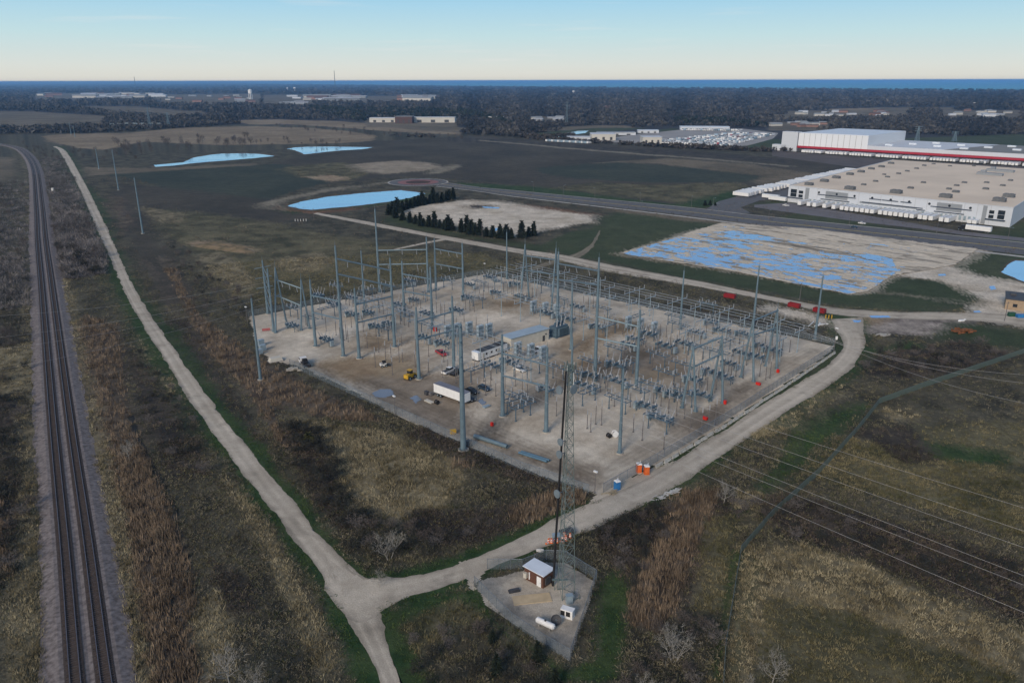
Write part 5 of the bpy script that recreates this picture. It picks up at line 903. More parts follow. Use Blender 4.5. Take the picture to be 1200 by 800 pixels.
# ---- chain-link fences
def link_mat(name, a, col):
    m = bpy.data.materials.new(name); m.use_nodes = True; t = m.node_tree; b = t.nodes['Principled BSDF']; b.inputs['Base Color'].default_value = (*col, 1); b.inputs['Roughness'].default_value = .5; b.inputs['Metallic'].default_value = .3; b.inputs['Alpha'].default_value = a; return m
LINK = link_mat('chain_link_mesh', .32, (.21, .26, .30)); LINKG = link_mat('green_chain_link', .6, (.15, .21, .185))
FPOST = mat('fence_post', (.17, .20, .23), .5, .3, var=.3)
def fence(name, pix, h, label, group, spacing=3.0, mesh_m=LINK, post_m=FPOST, top=True):
    W = [gp(*q) for q in pix]; t = empty(name, W[0]); tag(t, label, 'fence', group); pts = []
    for a, b in zip(W[:-1], W[1:]):
        k = max(1, round((b-a).length/spacing)); pts += [a.lerp(b, j/k) for j in range(k)]
    pts.append(W[-1]); o0 = W[0]
    while len(pts) > 99: pts = pts[::2]+([pts[-1]] if len(pts) % 2 == 0 else [])
    pb = MB(); pb.tube((0, 0, 0), (0, 0, h+.1), .055, .055, 6); me = pb.mesh('post', post_m)
    for p in pts: inst('post', me, t, p-o0)
    b = MB(); n = len(W); vs = [w_-o0+Vector((0, 0, .05)) for w_ in W]+[w_-o0+Vector((0, 0, h)) for w_ in W]; b.add(vs, [(i, i+1, n+i+1, n+i) for i in range(n-1)]); b.build('chain_link_panel', mesh_m, t)
    if top:
        b = MB()
        for a, c in zip(W[:-1], W[1:]): b.tube(a-o0+Vector((0, 0, h+.02)), c-o0+Vector((0, 0, h+.02)), .05, .05, 5)
        b.build('top_rail', post_m, t)
fence('chain_link_fence', [(340, 429), (420, 466), (480, 492.5), (540, 520), (610, 551), (690, 579)], 2.5, 'chain-link fence along the near left side of the substation yard', 'substation fences')
fence('chain_link_fence', [(707, 577), (770, 541), (850, 493), (915, 451), (977, 411)], 2.5, 'chain-link fence along the gravel road on the right of the yard', 'substation fences')
fence('chain_link_fence', [(291, 371), (430, 346), (568, 321)], 2.5, 'chain-link fence along the far left edge of the substation yard', 'substation fences', 4.5)
fence('chain_link_fence', [(569, 321), (760, 360), (880, 384), (977, 404)], 2.5, 'chain-link fence behind the back bus rows', 'substation fences', 4.5)
fence('chain_link_fence', [(571, 666.5), (612, 667), (640, 656), (662, 657), (699, 680), (668, 774), (640, 758), (600, 731), (556, 687)], 2.4, 'chain-link fence round the lattice tower compound', 'compound fence', 2.6)
fence('chain_link_fence', [(1300, 392), (1200, 414), (1150, 431), (1085, 453), (1030, 473), (1005, 505), (960, 555), (905, 605), (868, 648), (858, 710), (850, 760), (845, 840)], 1.9, 'long curving chain-link fence across the rough ground on the right', 'field fences', 3.2, LINKG, mat('weathered_fence_post', (.11, .14, .14), .6, .2, var=.3))
# concrete barriers beside the road
b = MB(); b.xprism([(-.3, 0), (.3, 0), (.24, .16), (.1, .36), (.08, .82), (-.08, .82), (-.1, .36), (-.24, .16)], -1.45, 1.45); jm = b.mesh('concrete_barrier', mat('barrier_concrete', (.50, .49, .45), .9, var=.3, scale=.8))
A_, B2 = [gp(*q) for q in ((768, 549), (852, 498.5), (917, 455.5), (979, 413.5))], None; k = 0
for a, c in zip(A_[:-1], A_[1:]):
    n = int((c-a).length/3.25)
    for j in range(n):
        p = a.lerp(c, (j+.5)/n); d = c-a; o = inst('concrete_barrier', jm, None, (p.x+random.uniform(-.12, .12), p.y+random.uniform(-.12, .12), .03), math.atan2(d.y, d.x)-math.pi/2+random.uniform(-.04, .04)); tag(o, 'pale concrete barrier in the row between fence and gravel road', 'barrier', 'concrete barriers along the fence')
# ---- conductors
WIRE = mat('conductor', (.42, .42, .42), .5, .4, var=.1)
def wire(a, c, sag, label, group, r=.022, n=26):
    a, c = Vector(a), Vector(c); b = MB(); pts = []
    for k in range(n+1): f = k/n; p = a.lerp(c, f); p.z -= 4*sag*f*(1-f); pts.append(p-a)
    for p, q in zip(pts[:-1], pts[1:]): b.tube(p, q, r, r, 4, cap=False)
    o = b.build('power_line', WIRE); o.location = a; tag(o, label, 'power line', group)
dirw = Vector((BIGP.x-LP.x, BIGP.y-LP.y, 0)).normalized(); prp = Vector((-dirw.y, dirw.x, 0)); dW = EU.lerp(EV, .5).normalized(); q_ = Vector((BIGP.x, BIGP.y, 0))
RIGHT = [((1200, 725), 14), ((1200, 690), 15.5), ((1200, 680), 19), ((1200, 645), 20), ((1200, 629), 22), ((1200, 600), 23)]
for k, ((x, y), z) in enumerate(RIGHT):
    z0 = BIGH-1-3.9*(2-k//2); s = dW*(2.9 if k % 2 else -2.9); a = Vector((q_.x, q_.y, z0))+s; e = gp(x, y, z); e2 = a+(e-a)*1.35; e2.z = e.z-1.0
    wire(a, Vector((e2.x, e2.y, e2.z)), 1.6, 'bare conductor sagging over the rough ground at bottom right, %s of the six from below' % ORD[k].replace('nearest', 'first'), 'conductors at bottom right')
for k, (x, y, z, ax, ay, az) in enumerate(((-40, 372, 17, 316, 330, 20), (-40, 399, 16, 322, 338, 18), (-40, 414, 15, 324, 345, 16), (-40, 440, 14, 323, 352, 14))):
    wire(gp(ax, ay, az), gp(x, y, z), 2.2, 'bare conductor crossing above the railway, %s of the four from the top' % ORD[k].replace('nearest', 'first'), 'conductors over the railway', .024)
for k, (x, y, z) in enumerate(((1290, 441, 16), (1290, 455, 16), (1290, 487, 16))):
    wire(gp(896+k*8, 372-k*4, 18.5), gp(x, y, z), 5.5, 'faint conductor from the second A-frame over the right-hand scrub, %s from the top' % ORD[k].replace('nearest', 'first'), 'conductors on the right', .03)
# ================================================================== LATTICE TOWER AND ITS COMPOUND
TW_ST = mat('tower_steel', (.155, .20, .195), .5, .3, var=.25, scale=1); BROWN = mat('brown_cladding', (.115, .052, .034), .8, var=.3, scale=1.5); TANS = mat('plywood_sheet', (.50, .40, .26), .85, var=.2, scale=.6); DISH = mat('dish_grey', (.15, .19, .22), .5, var=.2); WROOF = mat('white_roof', (.60, .66, .73), .5, var=.12, scale=.4)
def lattice(t, base_r, top_r, h, n=3, bays=16, rl_=.11, rb=.05, rot=.5, m=None):
    m = m or TW_ST; legs = []
    cr_ = lambda k, f: Vector(((base_r+(top_r-base_r)*f)*math.cos(rot+2*math.pi*k/n), (base_r+(top_r-base_r)*f)*math.sin(rot+2*math.pi*k/n), h*f))
    for k in range(n): b = MB(); b.tube(cr_(k, 0), cr_(k, 1), rl_, rl_*.6, 6); b.build('leg', m, t)
    fs = [0]; 
    for i in range(bays): fs.append(fs[-1]+1.0/(1+.0*i))
    fs = [1-(1-f/fs[-1])**1.25 for f in fs]
    for k in range(n):
        b = MB()
        for f0, f1 in zip(fs[:-1], fs[1:]): a0, a1, c0, c1 = cr_(k, f0), cr_(k, f1), cr_((k+1) % n, f0), cr_((k+1) % n, f1); b.tube(a0, c1, rb, rb, 4, cap=False); b.tube(c0, a1, rb, rb, 4, cap=False); b.tube(a1, c1, rb, rb, 4, cap=False)
        b.build('cross_bracing', m, t)
    return cr_
TC = (gp(655.7, 706)+gp(675, 694.5)+gp(655, 689))/3; TH = 46.5; t = empty('lattice_tower', TC); tag(t, 'tall slender lattice communications tower beside the brown equipment hut', 'tower')
lattice(t, 1.95, .45, TH, 3, 22, .085, .042, rot=-1.9)
b = MB(); bot = gp(648, 686)-TC; top = Vector((-.75, -.55, TH-1.2)); b.tube(bot, top, .25, .19, 6); b.tube(bot, bot+Vector((-.1, .9, 0)), .22, .22, 6); b.build('cable_run', BLACK, t)
for (ty, dx, r) in ((456, -1.5, .75), (455, .35, .8), (516.5, -1.15, .68), (531, -1.3, .72), (577, -1.55, .78)):
    z = ht(665, 697, ty); b = MB(); c = Vector((dx, -.35, z)); d = Vector((-.75 if dx < 0 else .5, -.6, .05)).normalized()
    for (r0, r1, s0, s1) in ((r*.25, r*.75, 0, .12), (r*.75, r, .12, .3), (r, r*1.02, .3, .52)): b.tube(c+d*s0, c+d*s1, r0, r1, 14)
    b.tube(c, c-d*.5+Vector((.25 if dx < 0 else -.2, .2, 0)), .07, .07, 5); b.build('dish', DISH, t)
for k in range(6): a = k*1.05; b = MB(); c = Vector((.95*math.cos(a), .95*math.sin(a), TH)); b.tube((0, 0, TH-.6), c-Vector((0, 0, .6)), .05, .05, 4); b.box((c.x, c.y, TH-.4), (.2, .14, 1.3), a); b.build('panel_antenna', TW_ST, t)
b = MB(); b.lathe([(.7, TH-1.3), (.7, TH-1.2)], 10); b.build('top_platform', TW_ST, t)
for (x, y, l) in ((-.5, .2, 4.5), (.6, -.2, 5.5)): b = MB(); b.tube((x, y, TH-4), (x, y, TH-4+l*.8), .05, .04, 5); b.build('whip_antenna', WHITE, t)
def framed(a, b_):
    """origin and angle for a box whose near bottom edge runs from pixel a to pixel b; local +y points away from the camera"""
    p, q = gp(*a), gp(*b_); d = q-p; L = d.length; return p, math.atan2(d.y, d.x), L
# equipment hut
p, rz, L = framed((614.5, 677.5), (636.5, 689.5)); t = empty('equipment_hut', p, rz); tag(t, 'small brown equipment hut with a white roof at the foot of the lattice tower', 'hut'); Wd = 3.0
b = MB(); b.box((L/2, Wd/2, 1.4), (L, Wd, 2.8)); b.build('wall', BROWN, t)
b = MB(); b.box((L/2, Wd/2, 2.9), (L+.5, Wd+.5, .18)); b.build('roof', WROOF, t)
b = MB(); b.box((L*.78, -.03, 1.08), (1.05, .08, 2.1)); o = b.build('door', WHITE, t); b = MB(); b.tube((L*.78+.4, -.08, 1.05), (L*.78+.4, -.16, 1.05), .04, .04, 6); b.build('handle', DGREY, o)
b = MB(); b.box((L*.12, -.3, 1.2), (.7, .6, 1.1)); b.build('cooling_unit', OFFW, t); b = MB(); b.box((L*.28, -.06, 1.3), (.22, .12, 1.6)); b.build('conduit', WHITE, t); b = MB(); b.box((L+.16, Wd*.4, 1.3), (.3, 1.4, 1.5)); b.build('meter_panel', DGREY, t)
b = MB(); b.box((0, 0, .06), (7.2, 2.6, .12), 0); o = b.build('plywood_sheet', TANS); o.location = gp(623.5, 701.5, .02); o.rotation_euler = (0, 0, .16); tag(o, 'flat tan sheet lying on the gravel in front of the equipment hut', 'sheet')
t = empty('gas_tank', gp(639, 735), -.62); tag(t, 'white horizontal gas tank on saddles at the bottom of the compound', 'gas tank')
b = MB(); b.tube((-1.7, 0, .95), (1.7, 0, .95), .55, .55, 16); b.tube((-1.95, 0, .95), (-1.7, 0, .95), .28, .55, 16); b.tube((1.7, 0, .95), (1.95, 0, .95), .55, .28, 16); b.build('tank', WHITE, t)
for s in (-1, 1): b = MB(); b.box((s*1.1, 0, .22), (.2, .9, .44)); b.build('saddle', CONCP, t)
b = MB(); b.tube((0, 0, 1.45), (0, 0, 1.68), .2, .2, 10); b.build('valve_cover', DGREY, t)
t = empty('generator', gp(665, 722), -.45); tag(t, 'white generator box with two dark grilles below the lattice tower', 'generator'); b = MB(); b.box((0, 0, .95), (2.3, 1.2, 1.5)); b.box((0, 0, .1), (2.4, 1.3, .2)); b.box((0, 0, 1.73), (2.4, 1.3, .06)); b.build('housing', WHITE, t)
for s in (-1, 1): b = MB(); b.box((s*.52-.2, -.62, 1.0), (.8, .06, .95)); b.build('grille', BLACK, t)
t = empty('satellite_dish', gp(651.5, 731)); tag(t, 'black round dish standing on the gravel between gas tank and generator', 'dish'); b = MB(); d = Vector((.1, -.75, .65)).normalized(); c = Vector((0, 0, .9))
for (r0, r1, s0, s1) in ((.2, .7, 0, .12), (.7, .98, .12, .34)): b.tube(c+d*s0, c+d*s1, r0, r1, 14, cap=False)
b.build('reflector', DGREY, t); b = MB(); b.tube((0, 0, 0), (0, .05, .9), .07, .07, 6); b.tube(c, c+d*.7, .04, .04, 5); b.build('mount', TW_ST, t)
t = empty('equipment_cabinet', gp(667, 706), .2); tag(t, 'pale blue-grey cabinet among pipes right of the tower leg', 'cabinet'); b = MB(); b.box((0, 0, .85), (1.2, .9, 1.7)); b.box((0, 0, 1.74), (1.35, 1.05, .08)); b.build('body', LIGHT, t); b = MB(); b.box((-.1, -.47, .9), (.9, .05, 1.3)); b.build('door', LIGHT, t); b = MB(); b.bar((.6, 0, .4), (2.2, .6, .4), .1); b.bar((2.2, .6, 0), (2.2, .6, 1.2), .1); b.build('pipe', TW_ST, t)
t = empty('ice_bridge', gp(657, 692)); tag(t, 'low steel cable bridge between hut and lattice tower', 'cable bridge'); b = MB()
for q in ((-1.2, .2), (.8, .3)): b.tube((q[0], q[1], 0), (q[0], q[1], 2.3), .06, .06, 6)
b.build('post', TW_ST, t); b = MB(); b.box((-.2, .25, 2.35), (3.0, .6, .08)); b.build('tray', TW_ST, t)
b = MB(); b.box((0, 0, .12), (2.2, 1.0, .24)); b.box((.1, .1, .3), (1.9, .7, .14)); o = b.build('steel_grate', DGREY); o.location = gp(602.5, 692.5); o.rotation_euler = (0, 0, .3); tag(o, 'dark flat grate lying on the compound gravel left of the hut', 'grate')
def rock(name, q, s, m, label, cat, seed=0, flat=.6):
    r = random.Random(seed); me = bpy.data.meshes.new(name); b = MB(); pr = [(.2, 0), (.95, .05), (1.0, .35), (.7, .75), (.25, 1.0)]; b.lathe(pr, 9); vs = [(x*s*r.uniform(.8, 1.2), y*s*r.uniform(.7, 1.1), z*s*flat*r.uniform(.85, 1.1)) for x, y, z in b.V]; b.V = vs; o = b.build(name, m); o.location = (q.x, q.y, -.03); tag(o, label, cat); return o
rock('boulder', gp(633, 645), .8, mat('white_stone', (.55, .54, .5), .9), 'white boulder on the verge above the equipment hut', 'boulder', 3)
# ================================================================== SITE OBJECTS
def portable_toilet(px, py, m, label, rz=.5):
    t = empty('portable_toilet', gp(px, py), rz); tag(t, label, 'toilet', 'portable toilets'); b = MB(); b.box((0, 0, .08), (1.25, 1.25, .16)); b.box((0, 0, 1.15), (1.15, 1.15, 2.0)); b.build('cabin', m, t); b = MB(); b.box((0, 0, 2.22), (1.25, 1.25, .16)); b.box((0, 0, 2.36), (1.1, 1.1, .14), 0, 0, .8); b.build('roof', WHITE, t); b = MB(); b.box((0, -.6, 1.12), (.8, .06, 1.85)); b.build('door', m, t); b = MB(); b.tube((.45, .45, 2.3), (.45, .45, 2.75), .06, .06, 6); b.build('vent_pipe', WHITE, t)
portable_toilet(723, 573, BLUEP, 'blue portable toilet with a white roof at the gate'); portable_toilet(748.5, 552.5, ORANGE, 'orange portable toilet farther from the road, left of its twin', .1); portable_toilet(757.5, 555, ORANGE, 'orange portable toilet right of its twin by the barriers', .15)
def pipe(a, c, r, label, z=None, m=STEEL):
    p, q = gp(*a), gp(*c); b = MB(); d = q-p; up = Vector((0, 0, r+.12)); n = 16
    vs = []; dn = d.normalized(); s_ = Vector((-dn.y, dn.x, 0))
    for (c_, rr_) in ((Vector((0, 0, 0)), r), (d, r*.9), (d, r*.8), (Vector((0, 0, 0)), r*.88)):
        for i in range(n): t_ = 2*math.pi*i/n; vs.append(c_+up+s_*(rr_*math.cos(t_))+Vector((0, 0, rr_*math.sin(t_))))
    b.add(vs, [(k*n+i, k*n+(i+1) % n, ((k+1) % 4)*n+(i+1) % n, ((k+1) % 4)*n+i) for k in range(4) for i in range(n)]); t = empty('steel_pipe', (p.x, p.y, 0)); tag(t, label, 'pipe', 'pole sections lying by the fence'); b.build('tube', m, t)
    k = MB()
    for f in (.15, .85): c_ = d*f; k.box((c_.x, c_.y, .06), (1.6, .25, .12), math.atan2(s_.y, s_.x))
    k.build('timber_rest', mat('timber', (.22, .17, .11), .9, var=.4), t)
pipe((556, 513.5), (594.5, 526), .62, 'thick blue-grey pole section lying inside the near fence'); pipe((608, 532), (641, 542.5), .36, 'thinner blue pole section on the ground, right of the thick one', m=mat('blue_steel', (.10, .19, .27), .5, .2)); pipe((611, 530.8), (644, 541.2), .34, 'thinner blue pole section lying behind its twin', m=MATS['blue_steel'])
def wheel(t, x, y, r, w_=.28, name='wheel', hub=True):
    b = MB(); b.tube((x, y-w_/2, r), (x, y+w_/2, r), r, r, 14); o = b.build(name, BLACK, t)
    if hub: b = MB(); b.tube((x, y-w_/2-.02, r), (x, y+w_/2+.02, r), r*.55, r*.55, 10); b.build('rim', LIGHT, o)
def semi_trailer(loc, rz, label, L=16.0, roofm=None, group='semi-trailers in the yard'):
    t = empty('semi_trailer', loc, rz); tag(t, label, 'trailer', group); b = MB(); b.box((0, 0, 2.55), (L, 2.6, 2.75)); b.build('body', WHITE, t); b = MB(); b.box((0, 0, 3.96), (L+.04, 2.64, .07)); b.build('roof', roofm or WROOF, t)
    b = MB(); b.box((0, 0, 1.08), (L, 2.3, .16)); b.bar((L*.28, -.8, 0), (L*.28, -.8, 1.1), .15); b.bar((L*.28, .8, 0), (L*.28, .8, 1.1), .15); b.build('chassis', DGREY, t)
    for k in (0, 1):
        for s in (-1, 1): wheel(t, -L/2+1.6+1.3*k, s*1.1, .5)
    b = MB(); b.box((-L/2-.02, 0, 2.55), (.06, 2.4, 2.6)); b.build('rear_door', OFFW, t); return t
p, rz, L = framed((508.5, 463), (548, 477.5)); d = Vector((math.cos(rz), math.sin(rz), 0)); n_ = Vector((-d.y, d.x, 0)); semi_trailer(p+d*6.6+n_*1.3, rz, 'white semi-trailer with a grey roof parked in the left half of the yard', 13.2, mat('grey_roof', (.17, .18, .22), .7, var=.2, scale=.4))
# office trailer, control building
p, rz, L = framed((560.5, 424.5), (594.5, 412)); t = empty('office_trailer', p, rz); tag(t, 'long white office trailer with a black roof in the middle of the yard', 'office trailer'); b = MB(); b.box((L/2, 1.6, 1.95), (L, 3.2, 2.7)); b.build('body', WHITE, t); b = MB(); b.box((L/2+.8, 1.6, 3.36), (L-1.6, 3.3, .12)); b.box((L*.8, 1.6, 3.6), (1.8, 1.2, .4)); b.build('roof', DGREY, t); b = MB(); b.box((L/2, 1.6, .3), (L-.4, 2.9, .6)); b.build('skirting', DGREY, t); b = MB(); b.box((.8, 1.6, 3.36), (1.58, 3.3, .10)); b.build('front_roof_edge', WROOF, t)
for k in (.28, .45, .62, .8): b = MB(); b.box((L*k, -.02, 2.1), (.8, .08, .8)); b.build('window', GLASS, t)
for k in (.18, .7): b = MB(); b.box((L*k, -.02, 1.65), (.9, .07, 2.0)); b.build('door', OFFW, t)
p, rz, L = framed((599, 410.5), (643, 398)); t = empty('control_building', p, rz); tag(t, 'cream control building with a pale blue-grey roof near the capacitor racks', 'building'); b = MB(); b.box((L/2, 2.6, 2.2), (L, 5.2, 4.4)); b.build('wall', OFFW, t)
b = MB(); b.xprism([(-.3, 4.38), (L+.3, 4.38), (L+.3, 4.55), (-.3, 4.55)], -.35, 5.55); b.build('roof', mat('pale_metal_roof', (.36, .44, .50), .5, .2, var=.15, scale=.4), t); b = MB(); b.box((L*.86, -.03, 1.1), (1.1, .08, 2.2)); b.build('door', DGREY, t); b = MB(); b.box((L*.92, -.06, 2.6), (.6, .12, .5)); b.build('vent', DGREY, t); b = MB(); b.box((L+.35, 2.0, 1.4), (.7, 1.2, 1.6)); b.build('cooling_unit', LIGHT, t)
# cars and trucks
CARP = {}
def car(px, py, rz, m, label, kind='car', cat='car'):
    t = empty('parked_'+kind, gp(px, py), rz); tag(t, label, cat); L, Wd = (4.7, 1.85) if kind == 'car' else (5.7, 1.95); b = MB()
    if kind == 'car': prof = [(-L/2, .35), (L/2, .35), (L/2, .75), (L/2-.9, .95), (L*.16, 1.0), (-L/2+.2, 1.05), (-L/2, .8)]; cab = [(-L/2+.35, 1.0), (L*.22, .98), (L*.06, 1.5), (-L*.3, 1.52)]
    else: prof = [(-L/2, .45), (L/2, .45), (L/2, .95), (L/2-1.1, 1.12), (-L/2, 1.12)]; cab = [(-L*.12, 1.1), (L*.31, 1.1), (L*.18, 1.82), (-L*.08, 1.85)]
    b.xprism(prof, -Wd/2, Wd/2); b.xprism([(x*.97+.0, z+.03 if z > 1.3 else z) for x, z in [(cab[0][0], cab[0][1]), (cab[3][0], cab[3][1]-.02), (cab[2][0], cab[2][1]-.02), (cab[2][0]+.08, cab[2][1]-.1)]], -Wd*.4, Wd*.4); b.box(((cab[2][0]+cab[3][0])/2, 0, cab[3][1]+.0), (cab[2][0]-cab[3][0], Wd*.78, .06)); b.build('body', m, t)
    b = MB(); b.xprism([(x, z-.02) for x, z in cab], -Wd*.41, Wd*.41); b.build('windows', GLASS, t)
    if kind != 'car': b = MB(); b.box((-L*.31, 0, 1.125), (L*.34, Wd*.8, .06)); b.build('load_bed', DGREY, t)
    for x in (-L*.31, L*.32):
        for s in (-1, 1): wheel(t, x, s*(Wd/2-.1), .36, .24)
    for s in (-1, 1): b = MB(); b.box((L/2+.01, s*Wd*.36, .8), (.06, .3, .16)); b.build('headlight', WHITE, t)
CBLK = mat('black_car_paint', (.02, .021, .025), .25, var=.2); CNAVY = mat('navy_car_paint', (.03, .055, .085), .25, var=.2); CRED = mat('red_car_paint', (.36, .04, .05), .3, var=.2)
au, av = ANG_U, ANG_V
car(526, 436.5, av+.2, WHITE, 'white pickup truck parked beside a black one', 'pickup', 'pickup'); car(535.5, 438.5, av+.2, CBLK, 'black pickup right of the white pickup', 'pickup', 'pickup'); car(553, 460, au+math.pi, CBLK, 'black car beside the thick steel pole, nearer the trailer', 'car'); car(567, 456.5, au+math.pi, CNAVY, 'dark blue car, second from the trailer'); car(549, 469, au+math.pi, CBLK, 'black car half hidden by the thick steel pole'); car(609, 434.5, au+math.pi, WHITE, 'white car among the posts near the office trailer'); car(517, 415.5, au+math.pi-.2, CRED, 'red pickup truck in the middle left of the yard', 'pickup', 'pickup'); car(630, 412, av, WHITE, 'white pickup near the capacitor racks', 'pickup', 'pickup')
t = empty('flatbed_truck', gp(357.5, 428), au+math.pi-.25); tag(t, 'white flatbed truck with a dark loaded bed at the left of the yard', 'truck'); b = MB(); b.xprism([(-3.4, .6), (-1.4, .6), (-1.4, 2.4), (-2.7, 2.4), (-3.3, 1.5)], -1.15, 1.15); b.build('cab', WHITE, t); b = MB(); b.xprism([(-3.22, 1.55), (-2.66, 2.3), (-1.7, 2.3), (-1.7, 1.55)], -1.17, 1.17); b.build('windows', GLASS, t); b = MB(); b.box((1.0, 0, 1.15), (4.8, 2.3, .25)); b.box((.3, 0, .8), (6.4, 1.0, .3)); b.build('bed', DGREY, t); b = MB(); b.box((0, .1, 1.8), (1.6, 1.5, 1.0)); b.box((1.9, -.3, 1.6), (1.2, 1.3, .7)); b.tube((-.6, 0, 1.3), (1.8, .3, 3.0), .14, .1, 6); b.build('load', BLACK, t)
for x in (-2.4, 1.4, 2.5):
    for s in (-1, 1): wheel(t, x, s*.98, .48)
t = empty('wheel_loader', gp(481, 443.5), av+.25); tag(t, 'yellow wheel loader beside a steel pole on the dirt patch', 'loader'); b = MB(); b.xprism([(-2.4, .7), (1.2, .7), (1.2, 1.5), (-.2, 1.9), (-2.4, 2.0)], -.85, .85); b.build('body', YEL, t); b = MB(); b.box((-.1, 0, 2.4), (1.3, 1.4, 1.3)); b.build('cab', GLASS, t); b = MB(); b.box((-.1, 0, 3.1), (1.5, 1.6, .12)); b.build('cab_roof', YEL, t); b = MB()
for s in (-.6, .6): b.tube((1.0, s, 1.4), (2.6, s, .7), .14, .12, 6)
b.build('lift_arm', YEL, t); b = MB(); b.xprism([(2.5, .15), (3.6, .1), (3.5, .35), (2.75, .45), (2.75, 1.1), (2.5, 1.1)], -1.25, 1.25); b.build('bucket', YEL, t)
for x in (-1.5, 1.1):
    for s in (-1, 1): wheel(t, x, s*.95, .68, .45)
t = empty('skid_loader', gp(450, 429.5), av-.3); tag(t, 'small white and black skid loader on the dirt patch', 'loader'); b = MB(); b.box((-.3, 0, .9), (2.0, 1.3, .9)); b.build('body', WHITE, t); b = MB(); b.box((.1, 0, 1.65), (1.1, 1.1, .9)); b.build('cab', BLACK, t); b = MB()
for s in (-.7, .7): b.tube((-1.1, s, 1.5), (1.5, s, .5), .1, .1, 6)
b.build('lift_arm', BLACK, t); b = MB(); b.box((1.8, 0, .4), (.7, 1.7, .6)); b.build('bucket', DGREY, t)
for x in (-.9, .5):
    for s in (-1, 1): wheel(t, x, s*.75, .42, .3)
def crate(px, py, d, m, label, cat, rz=None, name='site_box', lid=True):
    if m is REDB: d = tuple(v*.72 for v in d)
    t = empty(name, gp(px, py), au if rz is None else rz); tag(t, label, cat); b = MB(); b.box((0, 0, d[2]/2+.1), d); b.build('body', m, t); b = MB()
    for s in (-1, 1): b.box((s*d[0]*.35, 0, .05), (.15, d[1]*.95, .1))
    b.build('skid', DGREY, t)
    if lid: b = MB(); b.box((0, 0, d[2]+.13), (d[0]+.06, d[1]+.06, .06)); b.build('lid', m, t)
crate(826, 491.5, (2.1, 1.1, 1.0), REDB, 'bright red box nearest along the right-hand fence', 'red box'); crate(888.5, 451, (2.0, 1.1, 1.0), REDB, 'bright red box by the fence beside the second A-frame', 'red box'); crate(849.5, 473.5, (1.0, .9, 1.5), REDB, 'small upright red box at the foot of the nearest A-frame', 'red box'); crate(911.5, 436.5, (1.1, .9, 1.4), REDB, 'small upright red box at the foot of the second A-frame', 'red box'); crate(576.5, 499, (1.0, .8, 1.4), REDB, 'red box at the road bend below the near gantry', 'red box')
b = MB(); b.lathe([(.5, 0), (.52, .1), (.5, .5), (.54, .55), (.5, .6), (.52, 1.1), (.45, 1.15)], 14); o = b.build('oil_drum', REDB); o.location = gp(510, 388); o.scale = (1.4, 1.4, 1.5); tag(o, 'round red drum under the gantry left of the office trailer', 'drum')
t = empty('safety_barrier', gp(312, 388), .4); tag(t, 'pinkish-red mesh barrier at the foot of the twin pole', 'barrier'); b = MB(); b.box((0, 0, .7), (3, .06, 1.0)); b.build('mesh', link_mat('red_mesh', .6, (.5, .1, .1)), t); b = MB(); b.bar((-1.5, 0, 0), (-1.5, 0, 1.3), .08); b.bar((1.5, 0, 0), (1.5, 0, 1.3), .08); b.build('stakes', RUSTP, t)
t = empty('covered_pile', gp(323, 423), .6); tag(t, 'pile under a whitish sheet at the left edge of the yard', 'covered pile'); b = MB(); b.box((0, 0, .7), (5.0, 2.6, 1.4), 0, 0, .72); b.build('sheet', OFFW, t); b = MB(); b.box((0, 0, .08), (5.4, 3.0, .16)); b.build('pallet', RUSTP, t)
for (x, y, s) in ((306, 405, 1.0), (308, 411, 1.0), (305, 415, .8)): crate(x, y, (2.2*s, 1.5*s, 2.2*s), LIGHT, {405: 'pale blue-grey cabinet at the left edge of the yard, farthest of three', 411: 'pale blue-grey cabinet at the left edge of the yard, middle of three', 415: 'pale blue-grey cabinet at the left edge of the yard, nearest of three'}[y], 'cabinet', .8, 'equipment_cabinet')
crate(531, 508, (1.6, 1.0, 1.0), YEL, 'yellowish crate on the fence line beside the thickest pole', 'crate', .3, 'wooden_crate'); crate(503, 471, (3.4, 1.3, .3), OFFW, 'low whitish slab stack in front of the semi-trailer', 'slab stack', au, 'slab_stack', False); crate(500, 462.5, (1.2, 1.0, 1.1), DGREY, 'dark crate at the left end of the semi-trailer', 'crate', au, 'wooden_crate'); crate(505, 463.5, (1.0, 1.0, .9), RUSTP, 'brown crate just left of the semi-trailer', 'crate', au, 'wooden_crate')
crate(549, 522, (2.0, 1.1, 1.4), RUSTP, 'grey-brown crate behind the thickest pole by the fence', 'crate', .2, 'wooden_crate'); crate(570, 477, (2.4, 1.2, .4), LIGHT, 'low pale steel skid on the gravel right of the semi-trailer', 'skid', av, 'steel_skid', False)
def reel(px, py, r, m, label, rz):
    t = empty('cable_reel', gp(px, py), rz); tag(t, label, 'cable reel', 'cable reels'); b = MB()
    for y in (-.45, .45): b.tube((0, y-.05, r), (0, y+.05, r), r, r, 18)
    b.build('flange', m, t); b = MB(); b.tube((0, -.4, r), (0, .4, r), r*.6, r*.6, 14); b.build('drum', DGREY, t)
reel(713.5, 512.5, .65, BLACK, 'black cable reel left of the white one on the open gravel', .5); reel(720.5, 511.5, .9, WHITE, 'white cable reel beside the lone near-corner pole', .3); reel(512, 473.5, .7, BLACK, 'black reel beside the slab stack before the semi-trailer', .8)
